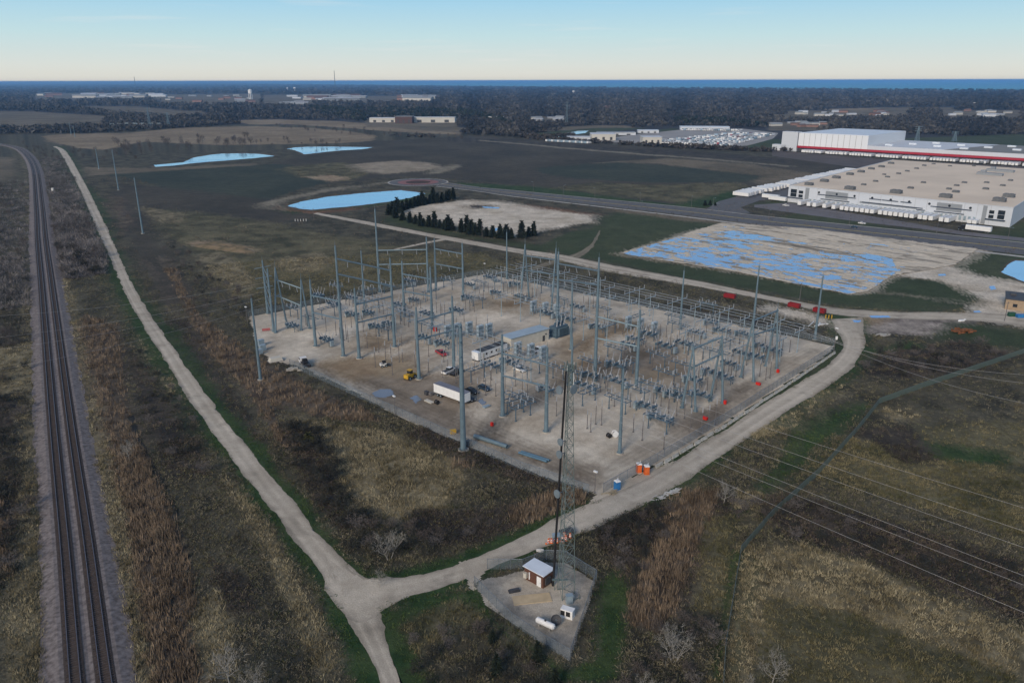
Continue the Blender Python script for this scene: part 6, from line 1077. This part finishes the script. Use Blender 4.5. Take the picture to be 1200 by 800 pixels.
# the pile of orange and white barricades behind the tower
BARR = MB(); BARR.box((0, 0, .12), (2.4, .3, .24)); bm_ = BARR.mesh('barrel', ORANGE)
def barrel(q, z, tilt, rz, label):
    t = empty('traffic_barrel', (q.x, q.y, z), rz); t.rotation_euler = (tilt, 0, rz); tag(t, label, 'traffic barrel', 'orange traffic barrels behind the tower'); b = MB(); b.lathe([(.34, 0), (.34, .08), (.29, .1), (.27, .3)], 12); b.lathe([(.255, .5), (.245, .7)], 12); b.lathe([(.235, .88), (.2, 1.02)], 12); b.build('body', ORANGE, t); b = MB(); b.lathe([(.268, .3), (.256, .5)], 12); b.lathe([(.245, .7), (.235, .88)], 12); b.build('band', WHITE, t)
for k in range(16): f = k/15; q = gp(641+29*f, 636-8*f); barrel(q+Vector((random.uniform(-.7, .7), random.uniform(-1.0, 1.0), 0)), .03 if k % 3 else .3, 0 if k % 2 else 1.4, random.uniform(0, 6), 'orange and white traffic barrel in the heap behind the lattice tower')
crate(664, 626.5, (3.0, 1.6, 1.1), DGREY, 'dark stack of pallets on the barrel heap behind the tower', 'pallet stack', .4, 'pallet_stack', False); crate(653, 630.5, (2.0, 1.4, .8), LIGHT, 'grey crate amid the orange barrels', 'crate', .2, 'steel_crate')
def junk(px, py, n, spread, m, label, cat, name, seed, dims=(2.2, .5, .12)):
    r = random.Random(seed); b = MB(); t = gp(px, py)
    for k in range(n): b.box((r.uniform(-spread, spread), r.uniform(-spread*.5, spread*.5), .08+.13*k*.35), (dims[0]*r.uniform(.6, 1.3), dims[1]*r.uniform(.6, 1.4), dims[2]), r.uniform(-.5, .5)+.6)
    o = b.build(name, m); o.location = t; tag(o, label, cat)
b = MB(); p0, p1 = gp(767, 587), gp(795, 573.5); r = random.Random(4); dd_ = p1-p0; ab = math.atan2(dd_.y, dd_.x)
for k in range(46): f = r.random(); q = dd_*f; b.box((q.x+r.gauss(0, .45), q.y+r.gauss(0, .45), .06+.11*r.random()*(3 if .2 < f < .9 else 1)), (r.uniform(.5, 1.7), r.uniform(.12, .5), .07), ab+r.gauss(0, .5))
o = b.build('board_heap', mat('board_white', (.52, .52, .50), .8, var=.35, scale=.8)); o.location = p0; tag(o, 'long heap of whitish boards on the verge opposite the blue toilet', 'board heap'); junk(714, 577, 9, 1.5, mat('timber_tan', (.36, .31, .22), .9, var=.3), 'small heap of pale timber left of the blue toilet', 'timber heap', 'timber_heap', 5, (1.6, .25, .15))
junk(1034, 393, 10, 2.6, mat('pale_boards', (.42, .41, .38), .9, var=.3), 'heap of pale boards at the road corner puddles', 'board heap', 'board_heap', 6, (3.4, .7, .2)); junk(345, 433, 10, 2.2, CONCP, 'broken pale rubble at the left edge of the yard', 'rubble heap', 'rubble_heap', 7, (1.4, .9, .5)); junk(1127, 389, 26, 3.4, mat('rusty_brush', (.22, .09, .035), .95, var=.5), 'rust-coloured heap of brush beyond the flooded road corner', 'brush heap', 'brush_heap', 8, (3.0, .8, .5)); junk(1128, 376, 8, 1.6, WHITE, 'small whitish debris heap on the gravel beside the upper road', 'debris heap', 'debris_heap', 9, (1.4, .6, .4)); junk(957, 381, 6, 3.2, WHITE, 'pale pipes piled behind the outside right pole', 'pipe heap', 'pipe_heap', 10, (6, .4, .35))
def container(px, py, rz, label):
    t = empty('red_container', gp(px, py), rz); tag(t, label, 'container', 'red containers by the upper road'); b = MB(); L, Wd, H_ = 4.9, 2.1, 1.6
    for (c, d) in (((0, -Wd/2, H_/2+.2), (L, .12, H_)), ((0, Wd/2, H_/2+.2), (L, .12, H_)), ((-L/2, 0, H_/2+.2), (.12, Wd-.13, H_)), ((L/2, 0, H_/2+.2), (.12, Wd-.13, H_)), ((0, 0, .26), (L-.13, Wd-.13, .12))): b.box(c, d)
    for k in range(6): b.box((-2.1+k*.84, -Wd/2-.1, H_/2+.2), (.12, .1, H_-.1))
    b.build('body', RED, t); b = MB(); b.box((0, 0, .1), (4.6, 1.0, .2)); b.box((0, -Wd/2-.02, H_+.24), (L+.1, .2, .1)); b.build('rail', DGREY, t)
container(855, 349, au+.15, 'red open container farthest left beside the upper gravel road'); container(930.5, 360, au, 'red open container, middle of the three by the upper road'); container(960, 366, au-.05, 'red open container partly behind the outside right pole')
for k, (x, y) in enumerate(((967.5, 373), (971, 373.4), (974.5, 373.2))): b = MB(); b.lathe([(.2, 0), (.2, 1.5), (.1, 1.6)], 8); o = b.build('bollard', YEL); o.location = gp(x, y); tag(o, 'yellow bollard on the grassy island, %s of three' % ('left', 'middle', 'right')[k], 'bollard', 'yellow bollards')
# tan building at the right edge
p, rz, L = framed((1177, 362), (1250, 371)); t = empty('tan_building', p, rz); tag(t, 'tan single-storey building with a dark roof at the right edge', 'building'); b = MB(); b.box((L/2, 7, 2.2), (L, 14, 4.4)); b.build('wall', mat('tan_brick', (.33, .25, .17), .9, var=.2, scale=.8), t); b = MB(); b.xprism([(-.4, 4.41), (L+.4, 4.41), (L+.4, 4.7), (-.4, 4.7)], -.4, 14.4); b.box((2.5, 8, 5.1), (2.2, 2, .8)); b.build('roof', DGREY, t)
for k in range(3): b = MB(); b.box((3.5+k*6, -.03, 2.0), (1.6, .08, 1.4)); b.build('window', GLASS, t)
crate(1185, 370.5, (2.6, 1.6, 1.5), mat('dark_green_paint', (.02, .08, .045), .5), 'dark green refuse container in front of the tan building', 'refuse container', 0, 'refuse_container'); crate(1197, 372, (4.2, 1.8, 1.2), BLUEP, 'blue skip at the right edge in front of the tan building', 'skip', 0, 'blue_skip')
# ================================================================== WAREHOUSE, LOADING DOCKS, LOTS
WW = mat('white_wall', (.52, .555, .60), .7, var=.08, scale=.03); BEIGE = mat('beige_roof', (.70, .59, .46), .9, var=.17, scale=.025, detail=8); GREYP = mat('grey_wall_panel', (.24, .26, .28), .7, var=.1, scale=.1); NAVY = mat('navy_trim', (.03, .045, .075), .6)
A0, A1 = gp(922.5, 236.5), gp(1183, 266.5); d = A1-A0; LW_ = d.length; rzw = math.atan2(d.y, d.x); HW = 13.0; bk = gp(1047, 187, HW)-A0; nrm_ = Vector((-d.y, d.x, 0)).normalized(); DW = bk.dot(nrm_); t = empty('warehouse', A0, rzw); tag(t, 'huge white warehouse with a beige roof and a row of loading docks facing the road', 'warehouse'); WHT = t; skew = bk.dot(d.normalized())
b = MB(); b.prism([(0, 0), (LW_, 0), (LW_+skew, DW), (skew, DW)], 0, HW-.35); b.build('wall', WW, t); b = MB(); b.prism([(.5, .5), (LW_-.5, .5), (LW_+skew-.5, DW-.5), (skew+.5, DW-.5)], HW-.34, HW-.2); b.build('roof', BEIGE, t)
b = MB()
for (p0, p1) in (((0, 0), (LW_, 0)), ((0, 0), (skew, DW)), ((LW_, 0), (LW_+skew, DW))): b.bar((p0[0], p0[1], HW-.12), (p1[0], p1[1], HW-.12), .45)
b.build('parapet', WW, t)
def fx(x, row):       # distance along the front of the warehouse seen at pixel column x
    a, b_, c = ray(x, row); dn = d.normalized(); den = a*dn.y-b_*dn.x; s = (A0.x*b_-A0.y*a)/den; return s
def face(name, xa, xb, z0, z1, m, y=-.06, th=.14, par=None): s0, s1 = fx(xa, 240), fx(xb, 240); b = MB(); b.box(((s0+s1)/2, y, (z0+z1)/2), (s1-s0, th, z1-z0)); return b.build(name, m, par or WHT)
face('grey_panel', 942, 946.5, 0.3, 12.4, GREYP); face('grey_panel', 1153, 1158, .3, 12.4, GREYP); face('grey_panel', 966, 992, 6.0, 11.5, GREYP); face('grey_panel', 1098, 1128, 6.0, 11.5, GREYP); face('grey_panel', 1007, 1075, 5.2, 6.6, GREYP)
for (a, c) in ((925, 932), (934.5, 939.5), (1161, 1167), (1171.5, 1180)):
    for (z0, z1) in ((4.6, 6.8), (7.6, 9.8)): face('window', a, c, z0, z1 if a not in (925, 1171.5) else z1+.6, GLASS, -.1)
face('entrance_canopy', 922, 940, 3.6, 4.2, NAVY, -.5, 1.0); face('entrance_canopy', 1158, 1182, 3.6, 4.2, NAVY, -.5, 1.0)
for (a, c, z) in ((957, 1002, 8.2), (961, 995, 5.0), (1018, 1032, 9.0), (1033, 1052, 9.0), (1055, 1068, 9.0), (1010, 1082, 6.0), (1091, 1140, 8.2), (1096, 1132, 5.0), (1075, 1085, 4.8)): face('trim_band', a, c, z, z+.45, NAVY, -.3, .6)
b = MB()
for k in range(1, int(LW_/8)): b.box((k*8.0, -.012, HW*.5), (.14, .05, HW-.6))
for k in range(1, int(DW/12)): b.box((k*12.0*skew/DW, k*12.0, HW*.5), (.05, .16, HW-.6))
b.build('panel_joints', mat('joint_line', (.34, .35, .36), .8), WHT)
for x in (958, 979, 1000, 1021, 1043, 1065, 1089, 1113, 1138): s = fx(x, 240); b = MB(); b.tube((s, -.16, 9.9), (s, .06, 9.9), .85, .85, 16); b.build('round_window', GLASS, WHT)
for k in range(36): x = 947+k*5.6; face('dock_door', x, x+3.0, 1.2, 4.2, LIGHT, -.09)
TM = MB(); TM.box((0, 0, 2.5), (14.6, 2.6, 2.8)); TM.box((0, 0, 3.93), (14.7, 2.66, .05), 0, 1); TM.box((0, 0, 1.0), (14, 2.2, .18), 0, 2)
for x in (-5.9, -4.6):
    for s in (-1, 1): TM.tube((x, s*1.0-.15, .5), (x, s*1.0+.15, .5), .5, .5, 10, 2)
for s in (-.8, .8): TM.bar((4.5, s, 0), (4.5, s, 1.0), .15, None, 2)
trm = TM.mesh('box_trailer', [WHITE, WROOF, DGREY]); TRAILX = (947, 957.5, 964.5, 976, 987, 996.5, 1002.5, 1008.5, 1014.5, 1020.5, 1026.5, 1032.5, 1042, 1048, 1054, 1060, 1066.5, 1073, 1079.5, 1089, 1095, 1102, 1114, 1121)
for k, x in enumerate(TRAILX):
    s = fx(x, 242); q = A0+d.normalized()*s-nrm_*(7.6+random.uniform(0, .5)); o = inst('box_trailer', trm, None, q, rzw-math.pi/2); tag(o, 'white box trailer backed to the front dock of the warehouse, %dth from the left' % (k+1) if k > 2 else 'white box trailer backed to the front dock of the warehouse, %s from the left' % ('first', 'second', 'third')[k], 'trailer', 'trailers at the warehouse front docks')
for x in (1143, 1149): s = fx(x, 242); q = A0+d.normalized()*s-nrm_*3.9; o = inst('box_trailer', trm, None, q, rzw-math.pi/2); o.scale = (.45, 1, .8); tag(o, 'short white trailer at the right-hand end of the warehouse docks, %s one' % ('left' if x == 1143 else 'right'), 'trailer', 'trailers at the warehouse front docks')
SA, SB = gp(866, 231), gp(1000, 201.5); dS = SB-SA; n = int(dS.length/4.6)
for k in range(n):
    if k % 9 == 7: continue
    o = inst('box_trailer', trm, None, SA.lerp(SB, (k+.5)/n)+dS.normalized().cross(Vector((0, 0, 1)))*random.uniform(-1.4, 1.4), rzw+random.choice((0, math.pi))); tag(o, 'white box trailer parked in the long row beside the left wall of the warehouse', 'trailer', 'trailers in the row left of the warehouse')
for k, (x, y, nm) in enumerate(((903, 233.5, 'left'), (911, 236, 'right'))): o = inst('box_trailer', trm, None, gp(x, y), rzw); tag(o, 'white box trailer standing at the left corner of the warehouse, %s of two' % nm, 'trailer', 'trailers at the warehouse corner')
# roof units
RU = MB(); RU.box((0, 0, .9), (5, 3.2, 1.5)); RU.box((0, 0, .12), (5.4, 3.6, .24)); RU.tube((-1, 0, 1.6), (-1, 0, 1.9), .9, .9, 12); RU.tube((1.2, 0, 1.6), (1.2, 0, 1.9), .9, .9, 12); rum = RU.mesh('roof_unit', mat('roof_unit_grey', (.15, .16, .17), .6, .2, var=.3, scale=.5))
for (x, y, s) in ((948, 217, 1.2), (966, 213, 1.2), (980, 209, 1.2), (996, 205, 1.1), (1009, 202, 1.1), (1021, 198.5, 1), (1033, 196, 1), (1044, 192, 1), (1012, 217, .7), (1026, 213, .7), (1036, 205, .6), (1040, 208, .7), (1053, 204, .7), (1063, 201, .7), (1074, 198, .7), (1083, 194.5, .7), (1094, 192.5, .6), (996, 222, 1.4), (1050, 226.5, 1.5), (1082, 214.5, .7), (1067, 221, .8), (1112, 222, .7), (1121, 218, .7), (1130, 214.5, .7), (1156, 214.5, .7), (1155, 222, .8), (1120, 225.5, .9), (1108, 231.5, 1.5), (1182, 231, 1.4), (1171, 236, 1.5), (1113, 195, .6), (1141, 195, .6), (1175, 218, .7), (1184, 212, .7), (1150, 191, .8)):
    q = gp(x, y, HW-.2); o = inst('roof_unit', rum, WHT, (0, 0, 0), 0); r_ = q-A0; dn = d.normalized(); o.location = (r_.dot(dn), r_.dot(nrm_), HW-.2); o.scale = (s, s, s)
for (x, y, L_) in ((1160, 205, 20), (1172, 201, 22)): q = gp(x, y, HW)-A0; b = MB(); dn = d.normalized(); b.box((q.dot(dn), q.dot(nrm_), HW+.8), (L_, 6, 2)); b.box((q.dot(dn)-L_*.3, q.dot(nrm_)+2, HW+2.6), (4, 3, 2)); b.build('roof_plant', GREYP, WHT)
t = empty('truck', gp(1140, 271), rzw+math.pi); tag(t, 'white semi-trailer truck with a black cab driving past the warehouse', 'truck'); o = inst('trailer', trm, t, (-3, 0, 0), 0); b = MB(); b.xprism([(5.2, .7), (8.6, .7), (8.6, 1.9), (7.4, 2.1), (6.9, 3.5), (5.2, 3.7)], -1.2, 1.2); b.build('cab', CBLK, t)
for x in (5.6, 8.0):
    for s in (-1, 1): wheel(t, x, s*1.0, .5)
car(921, 241.5, rzw, WHITE, 'white car on the drive at the left corner of the warehouse'); car(1010, 262.5, rzw, WHITE, 'white van-like car on the paved road in front of the warehouse'); car(1000, 267, rzw+math.pi, CNAVY, 'dark car on the paved road before the warehouse')
# red-banded distribution centre behind
F0, F1 = gp(934, 177.7), gp(1215, 195); d2 = F1-F0; L2 = d2.length; rz2 = math.atan2(d2.y, d2.x); n2_ = Vector((-d2.y, d2.x, 0)).normalized(); dn2 = d2.normalized(); t = empty('distribution_centre', F0, rz2); tag(t, 'long white distribution centre with a red band over its docks behind the beige-roofed warehouse', 'distribution centre')
def f2(x, row):
    a, b_, c = ray(x, row); return (F0.x*b_-F0.y*a)/(a*dn2.y-b_*dn2.x)
sB = f2(1015, 180); HT = 25.0; r_ = gp(1062, 153.5, HT)-F0; sk2, dp2 = r_.dot(dn2), r_.dot(n2_); sk2 -= sB
b = MB(); b.prism([(0, .6), (sB, .6), (sB+sk2, dp2), (sk2, dp2)], 0, HT-.4); b.build('tower_block', mat('white_block', (.66, .69, .72), .7, var=.05, scale=.02), t); b = MB(); b.prism([(.6, 1.2), (sB-.6, 1.2), (sB+sk2-.6, dp2-.6), (sk2+.6, dp2-.6)], HT-.39, HT); b.build('block_roof', WROOF, t)
b = MB()
for k in range(1, 12): b.box((sB*k/12, .5, 15), (.5, .3, 19))
b.build('wall_joint', mat('joint_grey', (.42, .44, .46), .8), t); b = MB(); b.box((-12, 5, 12.8), (22, 12, 25.6)); b.build('stair_tower', WW, t); b = MB(); b.box((-26, 4, 4), (20, 10, 8)); b.build('side_block', WW, t)
b = MB(); b.prism([(sB+.05, 1), (L2*1.1, 1), (L2*1.1+30, 130), (sB+sk2*.6, 130)], 0, 12.4); b.build('low_block', WW, t); b = MB(); b.prism([(sB+90, 1.5), (L2*1.1-.5, 1.5), (L2*1.1+29, 129.5), (sB+120, 129.5)], 12.41, 12.7); b.build('low_roof', mat('grey_flat_roof', (.20, .20, .19), .9, var=.1, scale=.02), t); b = MB(); b.prism([(sB+.1, 1.5), (sB+89.9, 1.5), (sB+119.9, 129.5), (sB+sk2*.6+1, 129.5)], 12.41, 12.6); b.build('white_low_roof', WW, t)
b = MB(); b.box((L2*.54, -.5, 6.6), (L2*1.08, 2.4, 2.6)); b.build('red_band', mat('crimson_band', (.34, .02, .035), .6, var=.1, scale=.02), t); b = MB(); b.box((L2*.54, -.05, 2.6), (L2*1.08, .3, 5.0)); b.build('dock_wall', DGREY, t)
for k in range(14): b = MB(); b.box((sB+20+k*17, 20+(k*37) % 90, 13.6), (9, 5, 2)); b.build('roof_unit', WROOF, t)
for k in range(74):
    s = 14+k*(L2*1.0-20)/73
    if k % 9 == 8: continue
    q = F0+dn2*s-n2_*(9+random.uniform(0, 1.2)); o = inst('box_trailer', trm, None, q, rz2-math.pi/2); o.scale = (random.choice((.7, 1, 1)), 1, 1); tag(o, 'white box trailer backed under the red band of the distribution centre', 'trailer', 'trailers under the red band')
for k in range(26): q = gp(1063+k*3.1, 168.2+k*.2); o = inst('box_trailer', trm, None, q, rz2-math.pi/2); tag(o, 'white trailer of the row behind the low roof of the distribution centre', 'trailer', 'trailers behind the distribution centre')
# far vehicle lot
VM = MB(); VM.xprism([(-3.5, .4), (3.5, .4), (3.5, 1.3), (2.7, 1.7), (2.3, 2.7), (-3.5, 2.8)], -1.15, 1.15); VM.xprism([(2.4, 1.75), (2.72, 1.72), (2.36, 2.6), (2.2, 2.6)], -1.17, 1.17, 1)
for x in (-2.2, 2.3):
    for s in (-1, 1): VM.tube((x, s*1.05-.12, .42), (x, s*1.05+.12, .42), .42, .42, 8, 1)
vnm = [VM.mesh('parked_van', [m_, BLACK]) for m_ in (WHITE, LIGHT, mat('pale_blue_paint', (.30, .42, .52), .4), CRED)]
RN = ('front', 'second', 'third', 'fourth', 'fifth', 'sixth', 'seventh', 'eighth', 'ninth', 'tenth', 'farthest')
for r_i in range(11):
    f = r_i/9.0; a, c = ((762+96*f, 167-10*f), (852+54*f, 172.2-13.4*f)) if r_i < 10 else ((800, 152.8), (868, 153.6)); p, q = gp(*a), gp(*c)
    for k in range(27):
        if random.random() < .05: continue
        w_ = random.random(); o = inst('parked_van', vnm[0 if w_ < .70 else (1 if w_ < .82 else (2 if w_ < .97 else 3))], None, p.lerp(q, (k+.5+random.uniform(-.15, .15))/27), rzw+math.pi/2+random.choice((0, math.pi))); o.scale = (1.75, 1.3, 1.3); tag(o, 'parked van in the %s row of the far vehicle lot' % RN[r_i], 'van', 'vans in the %s row of the vehicle lot' % RN[r_i])
def flatb(x0, x1, y, ty, depth, m, rm, label, name='industrial_building', cat='building', group=None, doors=3, yb=None):
    p, q = gp(x0, y), gp(x1, yb or y); dd_ = q-p; h = max(ht(x0, y, ty), 3); t = empty(name, p, math.atan2(dd_.y, dd_.x)); tag(t, label, cat, group); L = dd_.length; b = MB(); b.box((L/2, depth/2, h/2), (L, depth, h)); b.build('wall', m, t); b = MB(); b.box((L/2, depth/2, h+.25), (L+.8, depth+.8, .5)); b.build('roof', rm, t)
    for k in range(doors): b = MB(); b.box((L*(k+.6)/(doors+.2), -.05, h*.3), (L*.3/doors, .2, h*.5)); b.build('door', DGREY, t)
    return t
CREAM = mat('cream_wall', (.50, .49, .45), .8, var=.1, scale=.05)
flatb(693, 721.5, 164.6, 157.5, 40, CREAM, WW, 'cream industrial building left of the far vehicle lot'); flatb(753, 775.5, 168.2, 161, 30, CREAM, WW, 'cream block building at the left end of the far vehicle lot'); flatb(797, 855, 152.2, 148.8, 30, WW, WROOF, 'long low white building behind the far vehicle lot', yb=152.6); flatb(665, 692, 164.8, 161, 25, WW, WW, 'low white shed left of the cream industrial building')
flatb(700, 745, 158.5, 155.5, 25, WW, GREYP, 'low white building behind the cream industrial building'); flatb(748, 772, 156, 153, 20, WW, WROOF, 'far white shed on the green rise')
for k in range(22): q = gp(642+k*2.3, 165.8+k*.12); o = inst('parked_truck', vnm[k % 3], None, q, rzw+math.pi/2+random.uniform(-.1, .1)); o.scale = (1.3, 1.2, 1.2); tag(o, 'pale parked truck in the line left of the cream industrial building', 'truck', 'trucks left of the cream building')
flatb(433, 466, 143.6, 138.5, 30, CREAM, WW, 'pale school wing left of the brown block', 'school_building'); flatb(463, 483, 144.6, 136.8, 30, mat('brown_brick_far', (.10, .06, .055), .9), GREYP, 'dark brown brick block between two pale school wings', 'school_building'); flatb(482, 533, 143.8, 137.8, 30, CREAM, WW, 'long pale school wing right of the brown block', 'school_building')
flatb(572, 590, 141, 137, 14, CREAM, WW, 'pale house on the edge of the far woods right of the school', 'house')
# ---- the town: small buildings with gabled or flat roofs
def house_proto(k):
    t = empty('town_building'); b = MB(); b.box((0, 0, 2.4), (12, 8, 4.8)); b.build('wall', (CREAM, WW, mat('brick_far', (.28, .17, .14), .9), GREYP)[k], t); b = MB(); b.add([(-6.4, -4.5, 4.7), (6.4, -4.5, 4.7), (6.4, 4.5, 4.7), (-6.4, 4.5, 4.7), (-6.4, 0, 7.2 if k % 2 == 0 else 5.6), (6.4, 0, 7.2 if k % 2 == 0 else 5.6)], [(0, 1, 5, 4), (2, 3, 4, 5), (1, 2, 5), (3, 0, 4), (3, 2, 1, 0)]); b.build('roof', (GREYP, WROOF, mat('brown_roof_far', (.14, .10, .09), .9), WW)[k], t); return t
HP = [house_proto(k) for k in range(4)]; hn = [0, 0, 0, 0]
def town(x0, x1, y0, y1, n, srange, label, group, seed, long=1.0):
    r = random.Random(seed)
    for i in range(n):
        k = r.randrange(4); o = HP[k] if hn[k] == 0 else copy_tree(HP[k]); hn[k] += 1; o.location = gp(r.uniform(x0, x1), r.uniform(y0, y1)); s = r.uniform(*srange); o.scale = (s*r.uniform(1, 2.2)*long, s, s*.8); o.rotation_euler = (0, 0, r.uniform(-.5, .5)); tag(o, label, 'building', group)
town(45, 190, 110, 115.5, 30, (1.8, 3.4), 'tiny town building far off at upper left among dark woods', 'far town at upper left', 1, 1.7); town(190, 305, 111, 121, 16, (1.3, 2.4), 'tiny far building between the town and the white water tower', 'far buildings near the water tower', 2); town(310, 365, 112, 123, 10, (1.2, 2.4), 'tiny far building right of the white water tower', 'far buildings right of the water tower', 3, 1.5)
town(360, 505, 113.5, 118.5, 18, (2.2, 4.0), 'pale far store building in the bright strip above the school', 'far stores above the school', 4, 1.8); town(925, 1060, 130.5, 136.5, 20, (.9, 1.5), 'small far house left of the tall white block in the upper right woods', 'far houses at upper right', 5); town(1105, 1195, 130, 138, 10, (1.0, 1.6), 'small far house near the right edge in the upper right woods', 'far houses near the right edge', 6); town(905, 970, 143.5, 149.5, 14, (.8, 1.2), 'small house in the row behind the far vehicle lot', 'houses behind the vehicle lot', 7); town(560, 780, 110, 128, 10, (1.0, 1.8), 'lone pale house deep in the middle far woods', 'lone houses in the middle far woods', 8); town(625, 660, 138, 142, 7, (.9, 1.3), 'small house at the wood edge above the bright pond strip', 'houses above the bright pond', 9)
def water_tower(px, py, ty, label, legs=True):
    h = ht(px, py, ty); t = empty('water_tower', gp(px, py)); tag(t, label, 'water tower', 'white water towers'); r = h*.2; b = MB()
    if legs:
        b.lathe([(r*.9, h*.55), (r, h*.6), (r, h*.9), (r*.5, h*.97), (.2, h)], 16); b.build('tank', WHITE, t)
        for k in range(6): a = k*1.047; b = MB(); b.tube((r*.95*math.cos(a), r*.95*math.sin(a), 0), (r*.9*math.cos(a), r*.9*math.sin(a), h*.57), h*.02, h*.018, 6); b.build('leg', WHITE, t)
        b = MB(); b.tube((0, 0, 0), (0, 0, h*.56), h*.05, h*.05, 8); b.build('riser', WHITE, t)
    else:
        r = h*.30; b.lathe([(r*.25, h*.55), (r*.85, h*.68), (r, h*.8), (r*.8, h*.93), (.2, h)], 16); b.build('tank', WHITE, t); b = MB(); b.lathe([(r*.35, 0), (r*.14, h*.15), (r*.14, h*.5), (r*.3, h*.58)], 12); b.build('stem', WHITE, t)
water_tower(294, 116.5, 104.5, 'white water tower on legs above the far town'); water_tower(345.5, 107.5, 102.3, 'round white water tower far off, right of a fainter one', False); water_tower(337, 106.8, 102.6, 'faint round white water tower left of its brighter neighbour', False); water_tower(672, 111.5, 106.2, 'white water tower far off in the middle woods', False); water_tower(1141, 124.5, 120, 'small pale water tower deep in the upper right woods', False)
def far_mast(px, py, ty, label, br, lat=False):
    h = ht(px, py, ty); t = empty('radio_mast' if not lat else 'lattice_pylon', gp(px, py)); tag(t, label, 'mast' if not lat else 'pylon', 'far masts' if not lat else 'far pylons')
    lattice(t, br, br*.12 if lat else br*.7, h, 4 if lat else 3, 8, .35 if lat else 1.6, .16 if lat else .5, .78, STEEL)
    if lat:
        for f in (.72, .84, .96): b = MB(); b.bar((-5.5, 0, h*f), (5.5, 0, h*f), .5); b.build('cross_arm', STEEL, t)
far_mast(393, 104, 83, 'hair-thin radio mast rising above the far horizon, right of centre left', 3); far_mast(159, 103, 90, 'hair-thin radio mast above the horizon at upper left', 3)
for (x, y, ty, lab) in ((176, 151, 126, 'far lattice pylon beside the distant switchyard, left one'), (198, 150, 132, 'far lattice pylon right of the distant switchyard'), (664, 147, 119, 'far lattice pylon in the middle woods left of the pond strip'), (1074, 167.5, 148, 'far lattice pylon right of the tall white block'), (1118, 166, 154, 'small far lattice pylon near the grey flat roof')): far_mast(x, y, ty, lab, 4, True)
t = empty('distant_switchyard', gp(158, 150)); tag(t, 'distant cluster of pale switchyard frames behind the tan field', 'switchyard')
for k in range(12): b = MB(); x, y = -50+k*9, (k*13) % 28; b.bar((x, y, 0), (x, y, 9), .5); b.bar((x+7, y, 0), (x+7, y, 9), .5); b.bar((x-.5, y, 8.5), (x+7.5, y, 8.5), .6); b.box((x+3, y+3, 1.8), (4, 3, 3)); b.build('frame', LIGHT, t)
# street lamps on the paved road, small road furniture
LP_ = MB(); LP_.tube((0, 0, 0), (0, 0, 9.5), .12, .07, 6); lpm = LP_.mesh('pole', RUSTP); LH_ = MB(); LH_.bar((0, 0, 9.4), (1.8, 0, 9.7), .09); LH_.box((2.1, 0, 9.7), (.8, .3, .14)); lhm = LH_.mesh('lamp_head', LIGHT)
for (x, y) in ((625, 226.5), (660, 231), (697, 234), (750, 240), (752, 252), (810, 244.5), (835, 247), (842, 254.5), (900, 262.5), (995, 263), (1097, 275.5), (1180, 285)): t = empty('street_lamp', gp(x, y), random.uniform(0, 6)); tag(t, 'thin street lamp standing along the paved road', 'street lamp', 'street lamps on the paved road'); inst('pole', lpm, t); inst('lamp_head', lhm, t)
for (x, y) in ((937, 352), (368, 258), (1177, 376), (565, 277)): t = empty('wooden_pole', gp(x, y)); tag(t, {937: 'short pole beside the middle red container', 368: 'short dark pole at the tip of the blue pond', 1177: 'slim pole in front of the tan building', 565: 'slim pole by the upper road below the pines'}[x], 'pole', 'slim poles'); b = MB(); b.tube((0, 0, 0), (0, 0, 8), .14, .1, 6); b.build('shaft', RUSTP, t); b = MB(); b.box((0, 0, 7.4), (1.4, .12, .12)); b.build('cross_arm', RUSTP, t)
t = empty('railway_signal', gp(62, 224)); tag(t, 'white railway signal cabinet with a black mast beside the tracks', 'railway signal'); b = MB(); b.box((0, 0, 1.4), (1.8, 1.2, 2.8)); b.build('cabinet', WHITE, t); b = MB(); b.tube((-1.5, 0, 0), (-1.5, 0, 7), .12, .1, 6); b.box((-1.5, -.1, 6.6), (.7, .3, 1.8)); b.build('mast', BLACK, t)
for k in range(5): o = MB(); o.lathe([(.12, 0), (.1, 1.2)], 6); q = o.build('marker_post', WHITE); q.location = gp(346+k*3.2, 259+random.uniform(-.4, .4)); q.scale = (1.8, 1.8, 1.3); tag(q, 'short white marker post in the row below the blue pond', 'marker post', 'white marker posts below the pond')
HAZE = 6e-5
# ================================================================== air: pale haze thickening towards the lake
hb = MB(); hb.box((0, 60000, 49), (300000, 250000, 100)); hz = hb.mesh('haze', [])
hm = bpy.data.materials.new('haze_air'); hm.use_nodes = True; ht_ = hm.node_tree; ht_.nodes.clear()
ho = N('ShaderNodeOutputMaterial', ht_); pv = N('ShaderNodeVolumePrincipled', ht_); pv.inputs['Color'].default_value = (.30, .60, 1.0, 1); pv.inputs['Density'].default_value = HAZE
pv.inputs['Anisotropy'].default_value = 0.2; ht_.links.new(pv.outputs[0], ho.inputs['Volume'])
hz.materials.append(hm); hzo = bpy.data.objects.new('haze', hz); COL.objects.link(hzo); hzo['kind'] = 'stuff'
